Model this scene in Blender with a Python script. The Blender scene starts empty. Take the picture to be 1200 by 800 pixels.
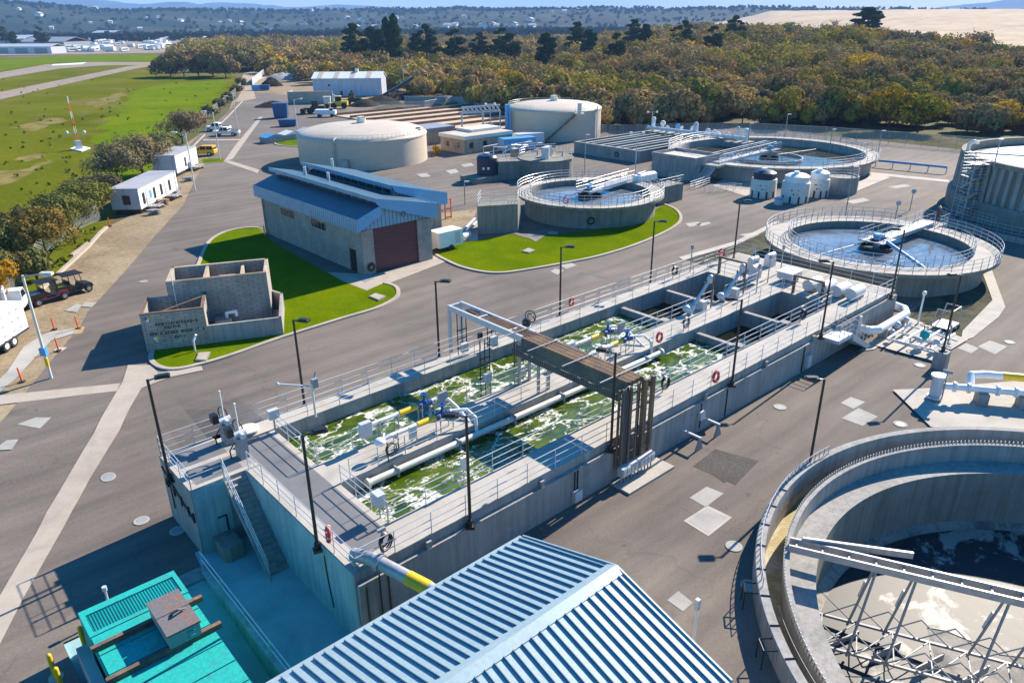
# Aerial view of a wastewater treatment plant between an airfield, a willow thicket and sand dunes
import bpy, math, random
import numpy as np
from mathutils import Vector, Matrix
from mathutils.geometry import delaunay_2d_cdt

random.seed(7)
S = bpy.context.scene
COL = S.collection
PI = math.pi
R_ = math.radians

# ------------------------------------------------------------------ camera
CAM_H = 22.0
FPX = 874.0                                  # focal length in pixels of a 1200 px wide frame
YAW, PITCH, ROLL = R_(48.40), R_(23.29), R_(0.52)
cy, sy, cp, sp = math.cos(YAW), math.sin(YAW), math.cos(PITCH), math.sin(PITCH)
_f = Vector((cy * cp, sy * cp, -sp)); _r = Vector((sy, -cy, 0)); _d = _f.cross(_r)
cr, sr = math.cos(ROLL), math.sin(ROLL)
CR = _r * cr + _d * sr
CD = _d * cr - _r * sr
CF = _f
cam_data = bpy.data.cameras.new('camera'); cam = bpy.data.objects.new('camera', cam_data); COL.objects.link(cam)
cam_data.sensor_width = 36; cam_data.lens = 36 * FPX / 1200; cam_data.clip_start = 0.5; cam_data.clip_end = 40000
m3 = Matrix((CR, -CD, -CF)).transposed()
cam.matrix_world = Matrix.Translation((0, 0, CAM_H)) @ m3.to_4x4()
S.camera = cam

def at(u, v, z=0.0):
    """Where the sight line of photo point (u, v) crosses height z."""
    d = CR * ((u - 600) / FPX) + CD * ((v - 400) / FPX) + CF
    t = (z - CAM_H) / d.z
    return (d.x * t, d.y * t)

def sstep(t):
    t = min(1, max(0, t)); return t * t * (3 - 2 * t)

def gz(x, y):
    """Level of the yard: it drops 1.2 m towards the loading dock in the near corner."""
    return -1.2 * sstep((15.0 - x) / 4.3) * sstep((47 - y) / 9.0)

def G(u, v, dz=0.0):
    x, y = at(u, v, dz)
    for _ in range(6):
        x, y = at(u, v, gz(x, y) + dz)
    return (x, y)

# ------------------------------------------------------------------ meshes
class MB:
    def __init__(s): s.v = []; s.f = []; s.M = None
    def add(s, vs, fs):
        o = len(s.v)
        if s.M is not None: vs = [s.M @ Vector(p) for p in vs]
        s.v += [tuple(p) for p in vs]; s.f += [tuple(i + o for i in f) for f in fs]; return s
    def box(s, x0, x1, y0, y1, z0, z1):
        vs = [(x, y, z) for z in (z0, z1) for x, y in ((x0, y0), (x1, y0), (x1, y1), (x0, y1))]
        return s.add(vs, [(3, 2, 1, 0), (4, 5, 6, 7), (0, 1, 5, 4), (1, 2, 6, 5), (2, 3, 7, 6), (3, 0, 4, 7)])
    def obox(s, c, size, rz=0.0, ry=0.0, rx=0.0):
        m = Matrix.Translation(c) @ Matrix.Rotation(rz, 4, 'Z') @ Matrix.Rotation(ry, 4, 'Y') @ Matrix.Rotation(rx, 4, 'X')
        a, b, h = size[0] / 2, size[1] / 2, size[2] / 2
        vs = [m @ Vector((x, y, z)) for z in (-h, h) for x, y in ((-a, -b), (a, -b), (a, b), (-a, b))]
        return s.add(vs, [(3, 2, 1, 0), (4, 5, 6, 7), (0, 1, 5, 4), (1, 2, 6, 5), (2, 3, 7, 6), (3, 0, 4, 7)])
    def tube(s, p, q, r, n=8, r2=None):
        p, q = Vector(p), Vector(q); d = q - p
        if d.length < 1e-6: return s
        d.normalize(); a = d.orthogonal().normalized(); b = d.cross(a); r2 = r if r2 is None else r2
        vs = []
        for c, rr in ((p, r), (q, r2)):
            vs += [c + (a * math.cos(2 * PI * i / n) + b * math.sin(2 * PI * i / n)) * rr for i in range(n)]
        fs = [(i, (i + 1) % n, n + (i + 1) % n, n + i) for i in range(n)] + [tuple(range(n - 1, -1, -1)), tuple(range(n, 2 * n))]
        return s.add(vs, fs)
    def path(s, pts, r, n=8):
        for a, b in zip(pts, pts[1:]): s.tube(a, b, r, n)
        for c in pts[1:-1]: s.ball(c, r * 1.02, n, max(3, n // 2))
        return s
    def ball(s, c, r, n=8, m=5, sz=1.0):
        vs = []; fs = []
        for j in range(m + 1):
            t = PI * j / m
            for i in range(n):
                vs.append((c[0] + r * math.sin(t) * math.cos(2 * PI * i / n), c[1] + r * math.sin(t) * math.sin(2 * PI * i / n), c[2] + r * sz * math.cos(t)))
        for j in range(m):
            for i in range(n):
                fs.append((j * n + i, (j + 1) * n + i, (j + 1) * n + (i + 1) % n, j * n + (i + 1) % n))
        return s.add(vs, fs)
    def lathe(s, prof, cx=0, cy=0, n=64, closed=False):
        """Spin the profile [(r, z)...] about the vertical through (cx, cy)."""
        vs = []; fs = []; k = len(prof)
        for i in range(n):
            c, si = math.cos(2 * PI * i / n), math.sin(2 * PI * i / n)
            vs += [(cx + r * c, cy + r * si, z) for r, z in prof]
        for i in range(n):
            j = (i + 1) % n
            for q in range(k if closed else k - 1):
                w = (q + 1) % k
                fs.append((i * k + q, j * k + q, j * k + w, i * k + w))
        return s.add(vs, fs)
    def ring(s, c, axis, R, r, n=24, m=8):
        axis = Vector(axis).normalized(); a = axis.orthogonal().normalized(); b = axis.cross(a); c = Vector(c)
        vs = []; fs = []
        for i in range(n):
            u = a * math.cos(2 * PI * i / n) + b * math.sin(2 * PI * i / n)
            for j in range(m):
                t = 2 * PI * j / m
                vs.append(c + u * (R + r * math.cos(t)) + axis * (r * math.sin(t)))
        for i in range(n):
            for j in range(m):
                fs.append((i * m + j, ((i + 1) % n) * m + j, ((i + 1) % n) * m + (j + 1) % m, i * m + (j + 1) % m))
        return s.add(vs, fs)
    def prism(s, poly, z0, z1):
        n = len(poly)
        area = sum(poly[i][0] * poly[(i + 1) % n][1] - poly[(i + 1) % n][0] * poly[i][1] for i in range(n))
        if area < 0: poly = poly[::-1]
        vs = [(x, y, z0) for x, y in poly] + [(x, y, z1) for x, y in poly]
        fs = [tuple(range(n - 1, -1, -1)), tuple(range(n, 2 * n))] + [(i, (i + 1) % n, n + (i + 1) % n, n + i) for i in range(n)]
        return s.add(vs, fs)
    def extr(s, poly, axis, a, b):
        """Extrude a polygon given in the vertical plane across axis ('x': (y, z) pairs; 'y': (x, z) pairs)."""
        n = len(poly)
        P = (lambda p, t: (t, p[0], p[1])) if axis == 'x' else (lambda p, t: (p[0], t, p[1]))
        vs = [P(p, a) for p in poly] + [P(p, b) for p in poly]
        fs = [tuple(range(n)), tuple(range(2 * n - 1, n - 1, -1))] + [(i, n + i, n + (i + 1) % n, (i + 1) % n) for i in range(n)]
        return s.add(vs, fs)
    def build(s, name, mat, parent=None, smooth=None):
        org = WLOC.get(parent.name, Vector((0, 0, 0))) if parent is not None else Vector((0, 0, 0))
        me = bpy.data.meshes.new(name)
        me.from_pydata([(x - org.x, y - org.y, z - org.z) for x, y, z in s.v], [], s.f)
        if not smooth == 'raw':
            import bmesh
            bm = bmesh.new(); bm.from_mesh(me); bmesh.ops.recalc_face_normals(bm, faces=bm.faces); bm.to_mesh(me); bm.free()
        me.materials.append(mat)
        if smooth is True:
            me.shade_smooth(); me.set_sharp_from_angle(angle=R_(35))
        o = bpy.data.objects.new(name, me); COL.objects.link(o)
        if parent is not None:
            o.parent = parent; WLOC[o.name] = org
        return o

WLOC = {}
def tag(o, label=None, cat=None, group=None, kind=None):
    if label: o['label'] = label
    if cat: o['category'] = cat
    if group: o['group'] = group
    if kind: o['kind'] = kind
    return o
def thing(name, label, cat, loc=(0, 0, 0), group=None):
    o = bpy.data.objects.new(name, None); COL.objects.link(o); o.empty_display_size = 0.2
    o.location = loc; WLOC[o.name] = Vector(loc)
    return tag(o, label, cat, group)
KIDS = {}
def dup(root, loc=None, rz=None, label=None, scale=None):
    def cp(o, par):
        c = o.copy(); COL.objects.link(c); c.parent = par
        for k in [x for x in ALLK(o)]: cp(k, c)
        return c
    r = cp(root, None)
    if loc is not None: r.location = loc
    if rz is not None: r.rotation_euler = (0, 0, rz)
    if label: r['label'] = label
    if scale is not None: r.scale = (scale,) * 3 if not hasattr(scale, '__len__') else scale
    return r
def ALLK(o):
    if o.name not in KIDS: KIDS[o.name] = list(o.children)
    return KIDS[o.name]
def put(root, loc, rz=0.0):
    root.location = loc; root.rotation_euler = (0, 0, rz); return root

def inside(p, poly):
    x, y = p; c = False; j = len(poly) - 1
    for i in range(len(poly)):
        xi, yi = poly[i]; xj, yj = poly[j]
        if (yi > y) != (yj > y) and x < (xj - xi) * (y - yi) / (yj - yi) + xi: c = not c
        j = i
    return c
def dens(poly, step, closed=True):
    out = []
    n = len(poly)
    for i in range(n if closed else n - 1):
        a, b = poly[i], poly[(i + 1) % n]; L = math.hypot(b[0] - a[0], b[1] - a[1]); k = max(1, int(L / step))
        out += [(a[0] + (b[0] - a[0]) * t / k, a[1] + (b[1] - a[1]) * t / k) for t in range(k)]
    if not closed: out.append(poly[-1])
    return out
def sheet(name, poly, mat, dz=0.0, holes=(), zf=gz, step=None, kind='structure', grid=None, parent=None):
    """A flat or gently shaped sheet of ground over a polygon with holes."""
    vs = []; ed = []
    for L in [poly] + list(holes):
        if step: L = dens(L, step)
        o = len(vs); n = len(L); vs += [Vector(p) for p in L]; ed += [(o + i, o + (i + 1) % n) for i in range(n)]
    if grid:
        (x0, x1, y0, y1, g) = grid
        xs = np.arange(x0, x1, g); ys = np.arange(y0, y1, g)
        for x in xs:
            for y in ys:
                if inside((x, y), poly) and not any(inside((x, y), h) for h in holes): vs.append(Vector((x + 0.013, y + 0.017)))
    V, E, F, *_ = delaunay_2d_cdt(vs, ed, [], 0, 1e-5)
    mb = MB(); fs = []
    for f in F:
        c = sum((V[i] for i in f), Vector((0, 0))) / len(f)
        if inside(c, poly) and not any(inside(c, h) for h in holes): fs.append(tuple(f))
    mb.v = [(p.x, p.y, zf(p.x, p.y) + dz) for p in V]; mb.f = fs
    o = mb.build(name, mat, parent)
    me = o.data
    if len(me.polygons) and me.polygons[0].normal.z < 0: me.flip_normals()
    if kind: o['kind'] = kind
    return o
def px(*pts, dz=0.0): return [G(u, v, dz) for u, v in pts]
def circle(cx, cy, r, n=64): return [(cx + r * math.cos(2 * PI * i / n), cy + r * math.sin(2 * PI * i / n)) for i in range(n)]
def arcpts(cx, cy, r, a0, a1, z, n=24):
    return [(cx + r * math.cos(a0 + (a1 - a0) * i / n), cy + r * math.sin(a0 + (a1 - a0) * i / n), z) for i in range(n + 1)]

def rail(mb, pts, h=1.07, sp=1.7, r=0.021, rails=(1.0, 0.66, 0.33), posts=True, n=6):
    """Pipe handrail along the polyline pts (deck level)."""
    for a, b in zip(pts, pts[1:]):
        a, b = Vector(a), Vector(b); L = (b - a).length; k = max(1, round(L / sp))
        for q in rails: mb.tube(a + Vector((0, 0, h * q)), b + Vector((0, 0, h * q)), r, n)
        if posts:
            for i in range(k + 1):
                p = a.lerp(b, i / k); mb.tube(p - Vector((0, 0, 0.12)), p + Vector((0, 0, h)), r, n)
    return mb

# ------------------------------------------------------------------ materials
def new_mat(name):
    m = bpy.data.materials.new(name); m.use_nodes = True; nt = m.node_tree
    return m, nt, nt.nodes['Principled BSDF']
def N(nt, t, **kw):
    n = nt.nodes.new(t)
    for k, v in kw.items():
        if k in n.inputs: n.inputs[k].default_value = v
        else: setattr(n, k, v)
    return n
def ramp(nt, stops, src=None, interp='LINEAR'):
    n = nt.nodes.new('ShaderNodeValToRGB'); e = n.color_ramp.elements; n.color_ramp.interpolation = interp
    while len(e) < len(stops): e.new(0.5)
    for el, (p, c) in zip(e, stops):
        el.position = p; el.color = tuple(c) + (1,) if len(c) == 3 else c
    if src is not None: nt.links.new(src, n.inputs[0])
    return n
def pos(nt, scale=(1, 1, 1), world=True):
    g = nt.nodes.new('ShaderNodeNewGeometry') if world else nt.nodes.new('ShaderNodeTexCoord')
    out = g.outputs['Position'] if world else g.outputs['Object']
    mp = nt.nodes.new('ShaderNodeMapping'); mp.inputs['Scale'].default_value = scale
    nt.links.new(out, mp.inputs[0]); return mp.outputs[0]
def noise(nt, vec, scale, detail=4, rough=0.55, dist=0.0):
    n = N(nt, 'ShaderNodeTexNoise'); n.inputs['Scale'].default_value = scale; n.inputs['Detail'].default_value = detail
    n.inputs['Roughness'].default_value = rough; n.inputs['Distortion'].default_value = dist
    nt.links.new(vec, n.inputs['Vector']); return n.outputs[0]
def mixc(nt, fac, a, b, blend='MIX'):
    n = nt.nodes.new('ShaderNodeMix'); n.data_type = 'RGBA'; n.blend_type = blend
    for sock, val in ((n.inputs[0], fac), (n.inputs[6], a), (n.inputs[7], b)):
        if hasattr(val, 'is_linked') or hasattr(val, 'links'): nt.links.new(val, sock)
        elif isinstance(val, (int, float)): sock.default_value = val
        else: sock.default_value = tuple(val) + (1,) if len(val) == 3 else val
    return n.outputs[2]
def math_(nt, op, a, b=None, clamp=False):
    n = nt.nodes.new('ShaderNodeMath'); n.operation = op; n.use_clamp = clamp
    for i, val in enumerate((a, b)):
        if val is None: continue
        if hasattr(val, 'links'): nt.links.new(val, n.inputs[i])
        else: n.inputs[i].default_value = val
    return n.outputs[0]
def bump(nt, bsdf, h, strength=0.3, dist=0.05):
    b = N(nt, 'ShaderNodeBump'); b.inputs['Strength'].default_value = strength; b.inputs['Distance'].default_value = dist
    nt.links.new(h, b.inputs['Height']); nt.links.new(b.outputs[0], bsdf.inputs['Normal'])
def sc(c, k): return tuple(min(1, x * k) for x in c[:3])

def plain(name, col, rough=0.6, metal=0.0, var=0.12, scale=2.0, streak=False, fine=True, world=True, spec=0.5):
    """Painted or bare surface with soft blotches (and run marks down vertical faces if streak)."""
    m, nt, b = new_mat(name); b.inputs['Roughness'].default_value = rough; b.inputs['Metallic'].default_value = metal
    b.inputs['Specular IOR Level'].default_value = spec
    v = pos(nt, (1, 1, 1), world)
    n1 = noise(nt, v, scale, 5, 0.6)
    r1 = ramp(nt, [(0.3, sc(col, 1 - var)), (0.7, sc(col, 1 + var))], n1)
    out = r1.outputs[0]
    if streak:
        v2 = pos(nt, (1.3, 1.3, 0.07), world); n2 = noise(nt, v2, 2.2, 5, 0.65)
        r2 = ramp(nt, [(0.32, (0.62, 0.6, 0.57)), (0.58, (1, 1, 1))], n2); out = mixc(nt, 0.75, out, r2.outputs[0], 'MULTIPLY')
    if fine:
        n3 = noise(nt, v, scale * 14, 3, 0.7); r3 = ramp(nt, [(0.25, (0.86, 0.86, 0.86)), (0.75, (1.08, 1.08, 1.08))], n3)
        out = mixc(nt, 1.0, out, r3.outputs[0], 'MULTIPLY')
    nt.links.new(out, b.inputs['Base Color'])
    return m
# ------------------------------------------------------------------ material library
M = {}
def asphalt():
    m, nt, b = new_mat('asphalt'); v = pos(nt)
    big = noise(nt, v, 0.055, 5, 0.6, 0.4); mid = noise(nt, pos(nt, (0.35, 1.0, 1)), 0.5, 5, 0.65); fine = noise(nt, v, 9, 4, 0.75)
    c = ramp(nt, [(0.3, (0.125, 0.106, 0.090)), (0.5, (0.163, 0.139, 0.118)), (0.72, (0.212, 0.180, 0.148))], big).outputs[0]
    c = mixc(nt, 0.8, c, ramp(nt, [(0.28, (0.8, 0.8, 0.81)), (0.72, (1.15, 1.14, 1.12))], mid).outputs[0], 'MULTIPLY')
    c = mixc(nt, 1, c, ramp(nt, [(0.25, (0.75, 0.75, 0.75)), (0.8, (1.2, 1.2, 1.2))], fine).outputs[0], 'MULTIPLY')
    tr = N(nt, 'ShaderNodeTexWave'); tr.bands_direction = 'Y'; tr.inputs['Scale'].default_value = 0.16; tr.inputs['Distortion'].default_value = 3.5; tr.inputs['Detail'].default_value = 3; tr.inputs['Detail Scale'].default_value = 0.4; nt.links.new(v, tr.inputs['Vector'])
    c = mixc(nt, 0.55, c, ramp(nt, [(0.0, (0.84, 0.84, 0.85)), (0.25, (1, 1, 1)), (0.8, (1, 1, 1)), (1.0, (1.13, 1.12, 1.1))], tr.outputs['Fac']).outputs[0], 'MULTIPLY')
    sp = noise(nt, v, 1.7, 2, 0.4); c = mixc(nt, ramp(nt, [(0.72, (0, 0, 0)), (0.78, (0.5,) * 3)], sp).outputs[0], c, (0.06, 0.056, 0.052))
    st = noise(nt, v, 0.23, 3, 0.5, 0.8); c = mixc(nt, ramp(nt, [(0.64, (0, 0, 0)), (0.74, (0.5,) * 3)], st).outputs[0], c, (0.075, 0.068, 0.063))
    sw = noise(nt, pos(nt, (0.06, 0.9, 1)), 0.6, 4, 0.6, 0.3); c = mixc(nt, 0.6, c, ramp(nt, [(0.3, (0.8, 0.8, 0.8)), (0.7, (1.22, 1.2, 1.16))], sw).outputs[0], 'MULTIPLY')
    vo = N(nt, 'ShaderNodeTexVoronoi'); vo.feature = 'DISTANCE_TO_EDGE'; vo.inputs['Scale'].default_value = 0.11
    wn = N(nt, 'ShaderNodeTexNoise'); wn.inputs['Scale'].default_value = 0.5; wn.inputs['Detail'].default_value = 5
    nt.links.new(v, wn.inputs['Vector'])
    ad = nt.nodes.new('ShaderNodeVectorMath'); ad.operation = 'MULTIPLY_ADD'; ad.inputs[1].default_value = (3.0, 3.0, 0)
    nt.links.new(wn.outputs['Color'], ad.inputs[0]); nt.links.new(v, ad.inputs[2]); nt.links.new(ad.outputs[0], vo.inputs['Vector'])
    crack = ramp(nt, [(0.0, (0.3,) * 3), (0.005, (0, 0, 0))], vo.outputs['Distance']).outputs[0]
    c = mixc(nt, crack, c, (0.06, 0.055, 0.05))
    nt.links.new(c, b.inputs['Base Color']); b.inputs['Roughness'].default_value = 0.9; b.inputs['Specular IOR Level'].default_value = 0.25
    bump(nt, b, fine, 0.25, 0.02); return m
def earth(name, stops, scale=0.15, fine=3.0, patch=None):
    m, nt, b = new_mat(name); v = pos(nt)
    c = ramp(nt, stops, noise(nt, v, scale, 6, 0.62, 0.6)).outputs[0]
    if patch:
        sc_, lo, hi, col = patch
        c = mixc(nt, ramp(nt, [(lo, (0, 0, 0)), (hi, (1, 1, 1))], noise(nt, pos(nt, (1, 1, 1)), sc_, 5, 0.6, 0.8)).outputs[0], c, col)
    n2 = noise(nt, v, fine, 5, 0.75); c = mixc(nt, 1, c, ramp(nt, [(0.25, (0.62, 0.63, 0.6)), (0.75, (1.3, 1.28, 1.25))], n2).outputs[0], 'MULTIPLY')
    nt.links.new(c, b.inputs['Base Color']); b.inputs['Roughness'].default_value = 0.95; b.inputs['Specular IOR Level'].default_value = 0.1
    bump(nt, b, n2, 0.5, 0.08); return m
def blockwork(name, col, bw=0.4, bh=0.2):
    m, nt, b = new_mat(name); g = nt.nodes.new('ShaderNodeNewGeometry'); sx = nt.nodes.new('ShaderNodeSeparateXYZ'); nt.links.new(g.outputs['Position'], sx.inputs[0])
    cb = nt.nodes.new('ShaderNodeCombineXYZ'); nt.links.new(math_(nt, 'ADD', sx.outputs[0], sx.outputs[1]), cb.inputs[0]); nt.links.new(sx.outputs[2], cb.inputs[1])
    br = N(nt, 'ShaderNodeTexBrick'); br.inputs['Scale'].default_value = 1.0; br.inputs['Brick Width'].default_value = bw; br.inputs['Row Height'].default_value = bh
    br.inputs['Mortar Size'].default_value = 0.014; br.inputs['Color1'].default_value = (*sc(col, 0.9), 1); br.inputs['Color2'].default_value = (*sc(col, 1.1), 1)
    br.inputs['Mortar'].default_value = (*sc(col, 0.5), 1); nt.links.new(cb.outputs[0], br.inputs['Vector'])
    n1 = noise(nt, pos(nt, (1, 1, 0.5)), 0.9, 5, 0.65)
    c = mixc(nt, 1, br.outputs['Color'], ramp(nt, [(0.3, (0.72, 0.7, 0.67)), (0.7, (1.15, 1.13, 1.1))], n1).outputs[0], 'MULTIPLY')
    nt.links.new(c, b.inputs['Base Color']); b.inputs['Roughness'].default_value = 0.9; return m
def concrete(name, col, streak=True, joint=0):
    m, nt, b = new_mat(name); v = pos(nt)
    n1 = noise(nt, v, 0.45, 6, 0.65, 0.5); c = ramp(nt, [(0.28, sc(col, 0.78)), (0.5, col), (0.75, sc(col, 1.16))], n1).outputs[0]
    if streak:
        n2 = noise(nt, pos(nt, (1.6, 1.6, 0.08)), 2.0, 6, 0.7)
        c = mixc(nt, 0.8, c, ramp(nt, [(0.3, (0.6, 0.58, 0.55)), (0.55, (1, 1, 1)), (0.75, (1.12, 1.12, 1.1))], n2).outputs[0], 'MULTIPLY')
    n3 = noise(nt, v, 12, 4, 0.7); c = mixc(nt, 1, c, ramp(nt, [(0.25, (0.88,) * 3), (0.75, (1.08,) * 3)], n3).outputs[0], 'MULTIPLY')
    if joint:
        g = nt.nodes.new('ShaderNodeNewGeometry'); sx = nt.nodes.new('ShaderNodeSeparateXYZ'); nt.links.new(g.outputs['Position'], sx.inputs[0])
        a = math_(nt, 'ABSOLUTE', math_(nt, 'SUBTRACT', math_(nt, 'FRACT', math_(nt, 'DIVIDE', math_(nt, 'ADD', sx.outputs[0], sx.outputs[1]), joint)), 0.5))
        c = mixc(nt, math_(nt, 'MULTIPLY', math_(nt, 'LESS_THAN', a, 0.012 / joint * 2), 0.5), c, sc(col, 0.3))
    nt.links.new(c, b.inputs['Base Color']); b.inputs['Roughness'].default_value = 0.88; b.inputs['Specular IOR Level'].default_value = 0.25
    bump(nt, b, n3, 0.15, 0.01); return m
def grass(name, stops, scale, patch=None):
    m, nt, b = new_mat(name); v = pos(nt)
    c = ramp(nt, stops, noise(nt, v, scale, 6, 0.62, 0.7)).outputs[0]
    if patch:
        c = mixc(nt, ramp(nt, [(patch[1], (0, 0, 0)), (patch[2], (1, 1, 1))], noise(nt, pos(nt, (1, 0.6, 1)), patch[0], 5, 0.6, 0.5)).outputs[0], c, patch[3])
    n2 = noise(nt, v, scale * 25 if scale > 0.1 else 1.6, 5, 0.8); c = mixc(nt, 1, c, ramp(nt, [(0.3, (0.62, 0.66, 0.6)), (0.72, (1.3, 1.25, 1.2))], n2).outputs[0], 'MULTIPLY')
    nt.links.new(c, b.inputs['Base Color']); b.inputs['Roughness'].default_value = 0.95; b.inputs['Specular IOR Level'].default_value = 0.0
    bump(nt, b, n2, 0.6, 0.06); return m
def froth():
    """Green mixed liquor with drifting white froth."""
    m, nt, b = new_mat('green_frothy_water'); v = pos(nt, (0.75, 1.15, 1))
    wn = N(nt, 'ShaderNodeTexNoise'); wn.inputs['Scale'].default_value = 0.55; wn.inputs['Detail'].default_value = 5; wn.inputs['Roughness'].default_value = 0.6
    nt.links.new(v, wn.inputs['Vector'])
    ad = nt.nodes.new('ShaderNodeVectorMath'); ad.operation = 'MULTIPLY_ADD'; ad.inputs[1].default_value = (3.4, 3.4, 0)
    nt.links.new(wn.outputs['Color'], ad.inputs[0]); nt.links.new(v, ad.inputs[2])
    ks = []
    for scl, w0, w1 in ((0.62, 0.022, 0.085), (1.5, 0.01, 0.05)):
        vo = N(nt, 'ShaderNodeTexVoronoi'); vo.feature = 'DISTANCE_TO_EDGE'; vo.inputs['Scale'].default_value = scl
        nt.links.new(ad.outputs[0], vo.inputs['Vector'])
        ks.append(ramp(nt, [(w0, (1, 1, 1)), (w1, (0, 0, 0))], vo.outputs['Distance']).outputs[0])
    gate = ramp(nt, [(0.46, (0, 0, 0)), (0.6, (1, 1, 1))], noise(nt, pos(nt), 0.28, 4, 0.6, 0.6)).outputs[0]
    gate2 = ramp(nt, [(0.38, (0.12, 0.12, 0.12)), (0.55, (1, 1, 1))], noise(nt, pos(nt, (1, 1, 1)), 0.7, 4, 0.6, 0.5)).outputs[0]
    foam = math_(nt, 'MULTIPLY', mixc(nt, gate2, (0, 0, 0), ks[0]), 1.0)
    foam = math_(nt, 'MAXIMUM', foam, mixc(nt, gate, (0, 0, 0), ks[1]))
    blot = ramp(nt, [(0.66, (0, 0, 0)), (0.71, (1, 1, 1))], noise(nt, ad.outputs[0], 0.42, 5, 0.65)).outputs[0]
    foam = math_(nt, 'MAXIMUM', foam, math_(nt, 'MULTIPLY', blot, 0.85))
    fr = noise(nt, v, 7, 3, 0.6); foam = math_(nt, 'MULTIPLY', foam, ramp(nt, [(0.3, (0.1,) * 3), (0.52, (1, 1, 1))], fr).outputs[0], True)
    green = ramp(nt, [(0.3, (0.010, 0.030, 0.002)), (0.5, (0.055, 0.092, 0.002)), (0.72, (0.135, 0.165, 0.005))], noise(nt, v, 0.8, 5, 0.6, 0.8)).outputs[0]
    foam = ramp(nt, [(0.15, (0, 0, 0)), (0.75, (1, 1, 1))], foam).outputs[0]
    nt.links.new(mixc(nt, foam, green, (0.66, 0.67, 0.60)), b.inputs['Base Color'])
    nt.links.new(ramp(nt, [(0, (0.12,) * 3), (0.6, (0.7,) * 3)], foam).outputs[0], b.inputs['Roughness'])
    h = math_(nt, 'ADD', noise(nt, v, 3.0, 4, 0.6), math_(nt, 'MULTIPLY', foam, 0.4)); bump(nt, b, h, 0.35, 0.12)
    return m
def pond(name, col, rip=0.12, scale=2.0, rough=0.05):
    m, nt, b = new_mat(name); v = pos(nt)
    c = ramp(nt, [(0.35, sc(col, 0.75)), (0.65, sc(col, 1.3))], noise(nt, v, 0.35, 5, 0.6, 0.6)).outputs[0]
    nt.links.new(c, b.inputs['Base Color']); b.inputs['Roughness'].default_value = rough; b.inputs['IOR'].default_value = 1.33
    b.inputs['Specular IOR Level'].default_value = 0.6
    bump(nt, b, noise(nt, v, scale, 3, 0.5), rip, 0.05); return m
def leaf(name, attr=False, trans=0.14):
    m, nt, b = new_mat(name)
    if attr:
        a = N(nt, 'ShaderNodeAttribute'); a.attribute_name = 'tint'; c = a.outputs['Color']
    else:
        a = nt.nodes.new('ShaderNodeObjectInfo'); c = a.outputs['Color']
    v = pos(nt); n2 = noise(nt, v, 0.9, 4, 0.7)
    c = mixc(nt, 1, c, ramp(nt, [(0.25, (0.62, 0.6, 0.55)), (0.75, (1.35, 1.35, 1.3))], n2).outputs[0], 'MULTIPLY')
    nt.links.new(c, b.inputs['Base Color']); b.inputs['Roughness'].default_value = 0.9; b.inputs['Specular IOR Level'].default_value = 0.0
    t = N(nt, 'ShaderNodeBsdfTranslucent'); nt.links.new(c, t.inputs[0]); mx = nt.nodes.new('ShaderNodeMixShader'); mx.inputs[0].default_value = trans
    out = nt.nodes['Material Output']; nt.links.new(b.outputs[0], mx.inputs[1]); nt.links.new(t.outputs[0], mx.inputs[2]); nt.links.new(mx.outputs[0], out.inputs[0])
    return m
def mesh_mat(name, col, cover, cell=0.0):
    """Wire mesh: bare wires with open air between them."""
    m, nt, b = new_mat(name); b.inputs['Base Color'].default_value = (*col, 1); b.inputs['Roughness'].default_value = 0.5; b.inputs['Metallic'].default_value = 0.4
    t = nt.nodes.new('ShaderNodeBsdfTransparent'); mx = nt.nodes.new('ShaderNodeMixShader'); out = nt.nodes['Material Output']
    if cell:
        g = nt.nodes.new('ShaderNodeNewGeometry'); sx = nt.nodes.new('ShaderNodeSeparateXYZ'); nt.links.new(g.outputs['Position'], sx.inputs[0])
        w = math_(nt, 'ADD', sx.outputs[0], math_(nt, 'MULTIPLY', sx.outputs[1], 0.8))
        fs = []
        for op in ('ADD', 'SUBTRACT'):
            q = math_(nt, 'FRACT', math_(nt, 'DIVIDE', math_(nt, op, w, sx.outputs[2]), cell)); fs.append(math_(nt, 'LESS_THAN', q, cover))
        nt.links.new(math_(nt, 'MAXIMUM', *fs), mx.inputs[0])
    else: mx.inputs[0].default_value = cover
    nt.links.new(t.outputs[0], mx.inputs[1]); nt.links.new(b.outputs[0], mx.inputs[2]); nt.links.new(mx.outputs[0], out.inputs[0]); return m
def striped(name, col, dark, period, duty, axis='x', rough=0.4, metal=0.0, both=False):
    """Panel sheet or grating whose pressed ribs or bars run at a fixed spacing."""
    m, nt, b = new_mat(name); g = nt.nodes.new('ShaderNodeNewGeometry'); sx = nt.nodes.new('ShaderNodeSeparateXYZ'); nt.links.new(g.outputs['Position'], sx.inputs[0])
    src = {'x': sx.outputs[0], 'y': sx.outputs[1], 'z': sx.outputs[2], 'xy': math_(nt, 'ADD', sx.outputs[0], sx.outputs[1])}[axis]
    q = math_(nt, 'LESS_THAN', math_(nt, 'FRACT', math_(nt, 'DIVIDE', src, period)), duty)
    n1 = noise(nt, pos(nt), 0.8, 4, 0.6)
    c = mixc(nt, q, col, dark); c = mixc(nt, 1, c, ramp(nt, [(0.3, (0.85,) * 3), (0.7, (1.12,) * 3)], n1).outputs[0], 'MULTIPLY')
    nt.links.new(c, b.inputs['Base Color']); b.inputs['Roughness'].default_value = rough; b.inputs['Metallic'].default_value = metal
    return m
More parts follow.
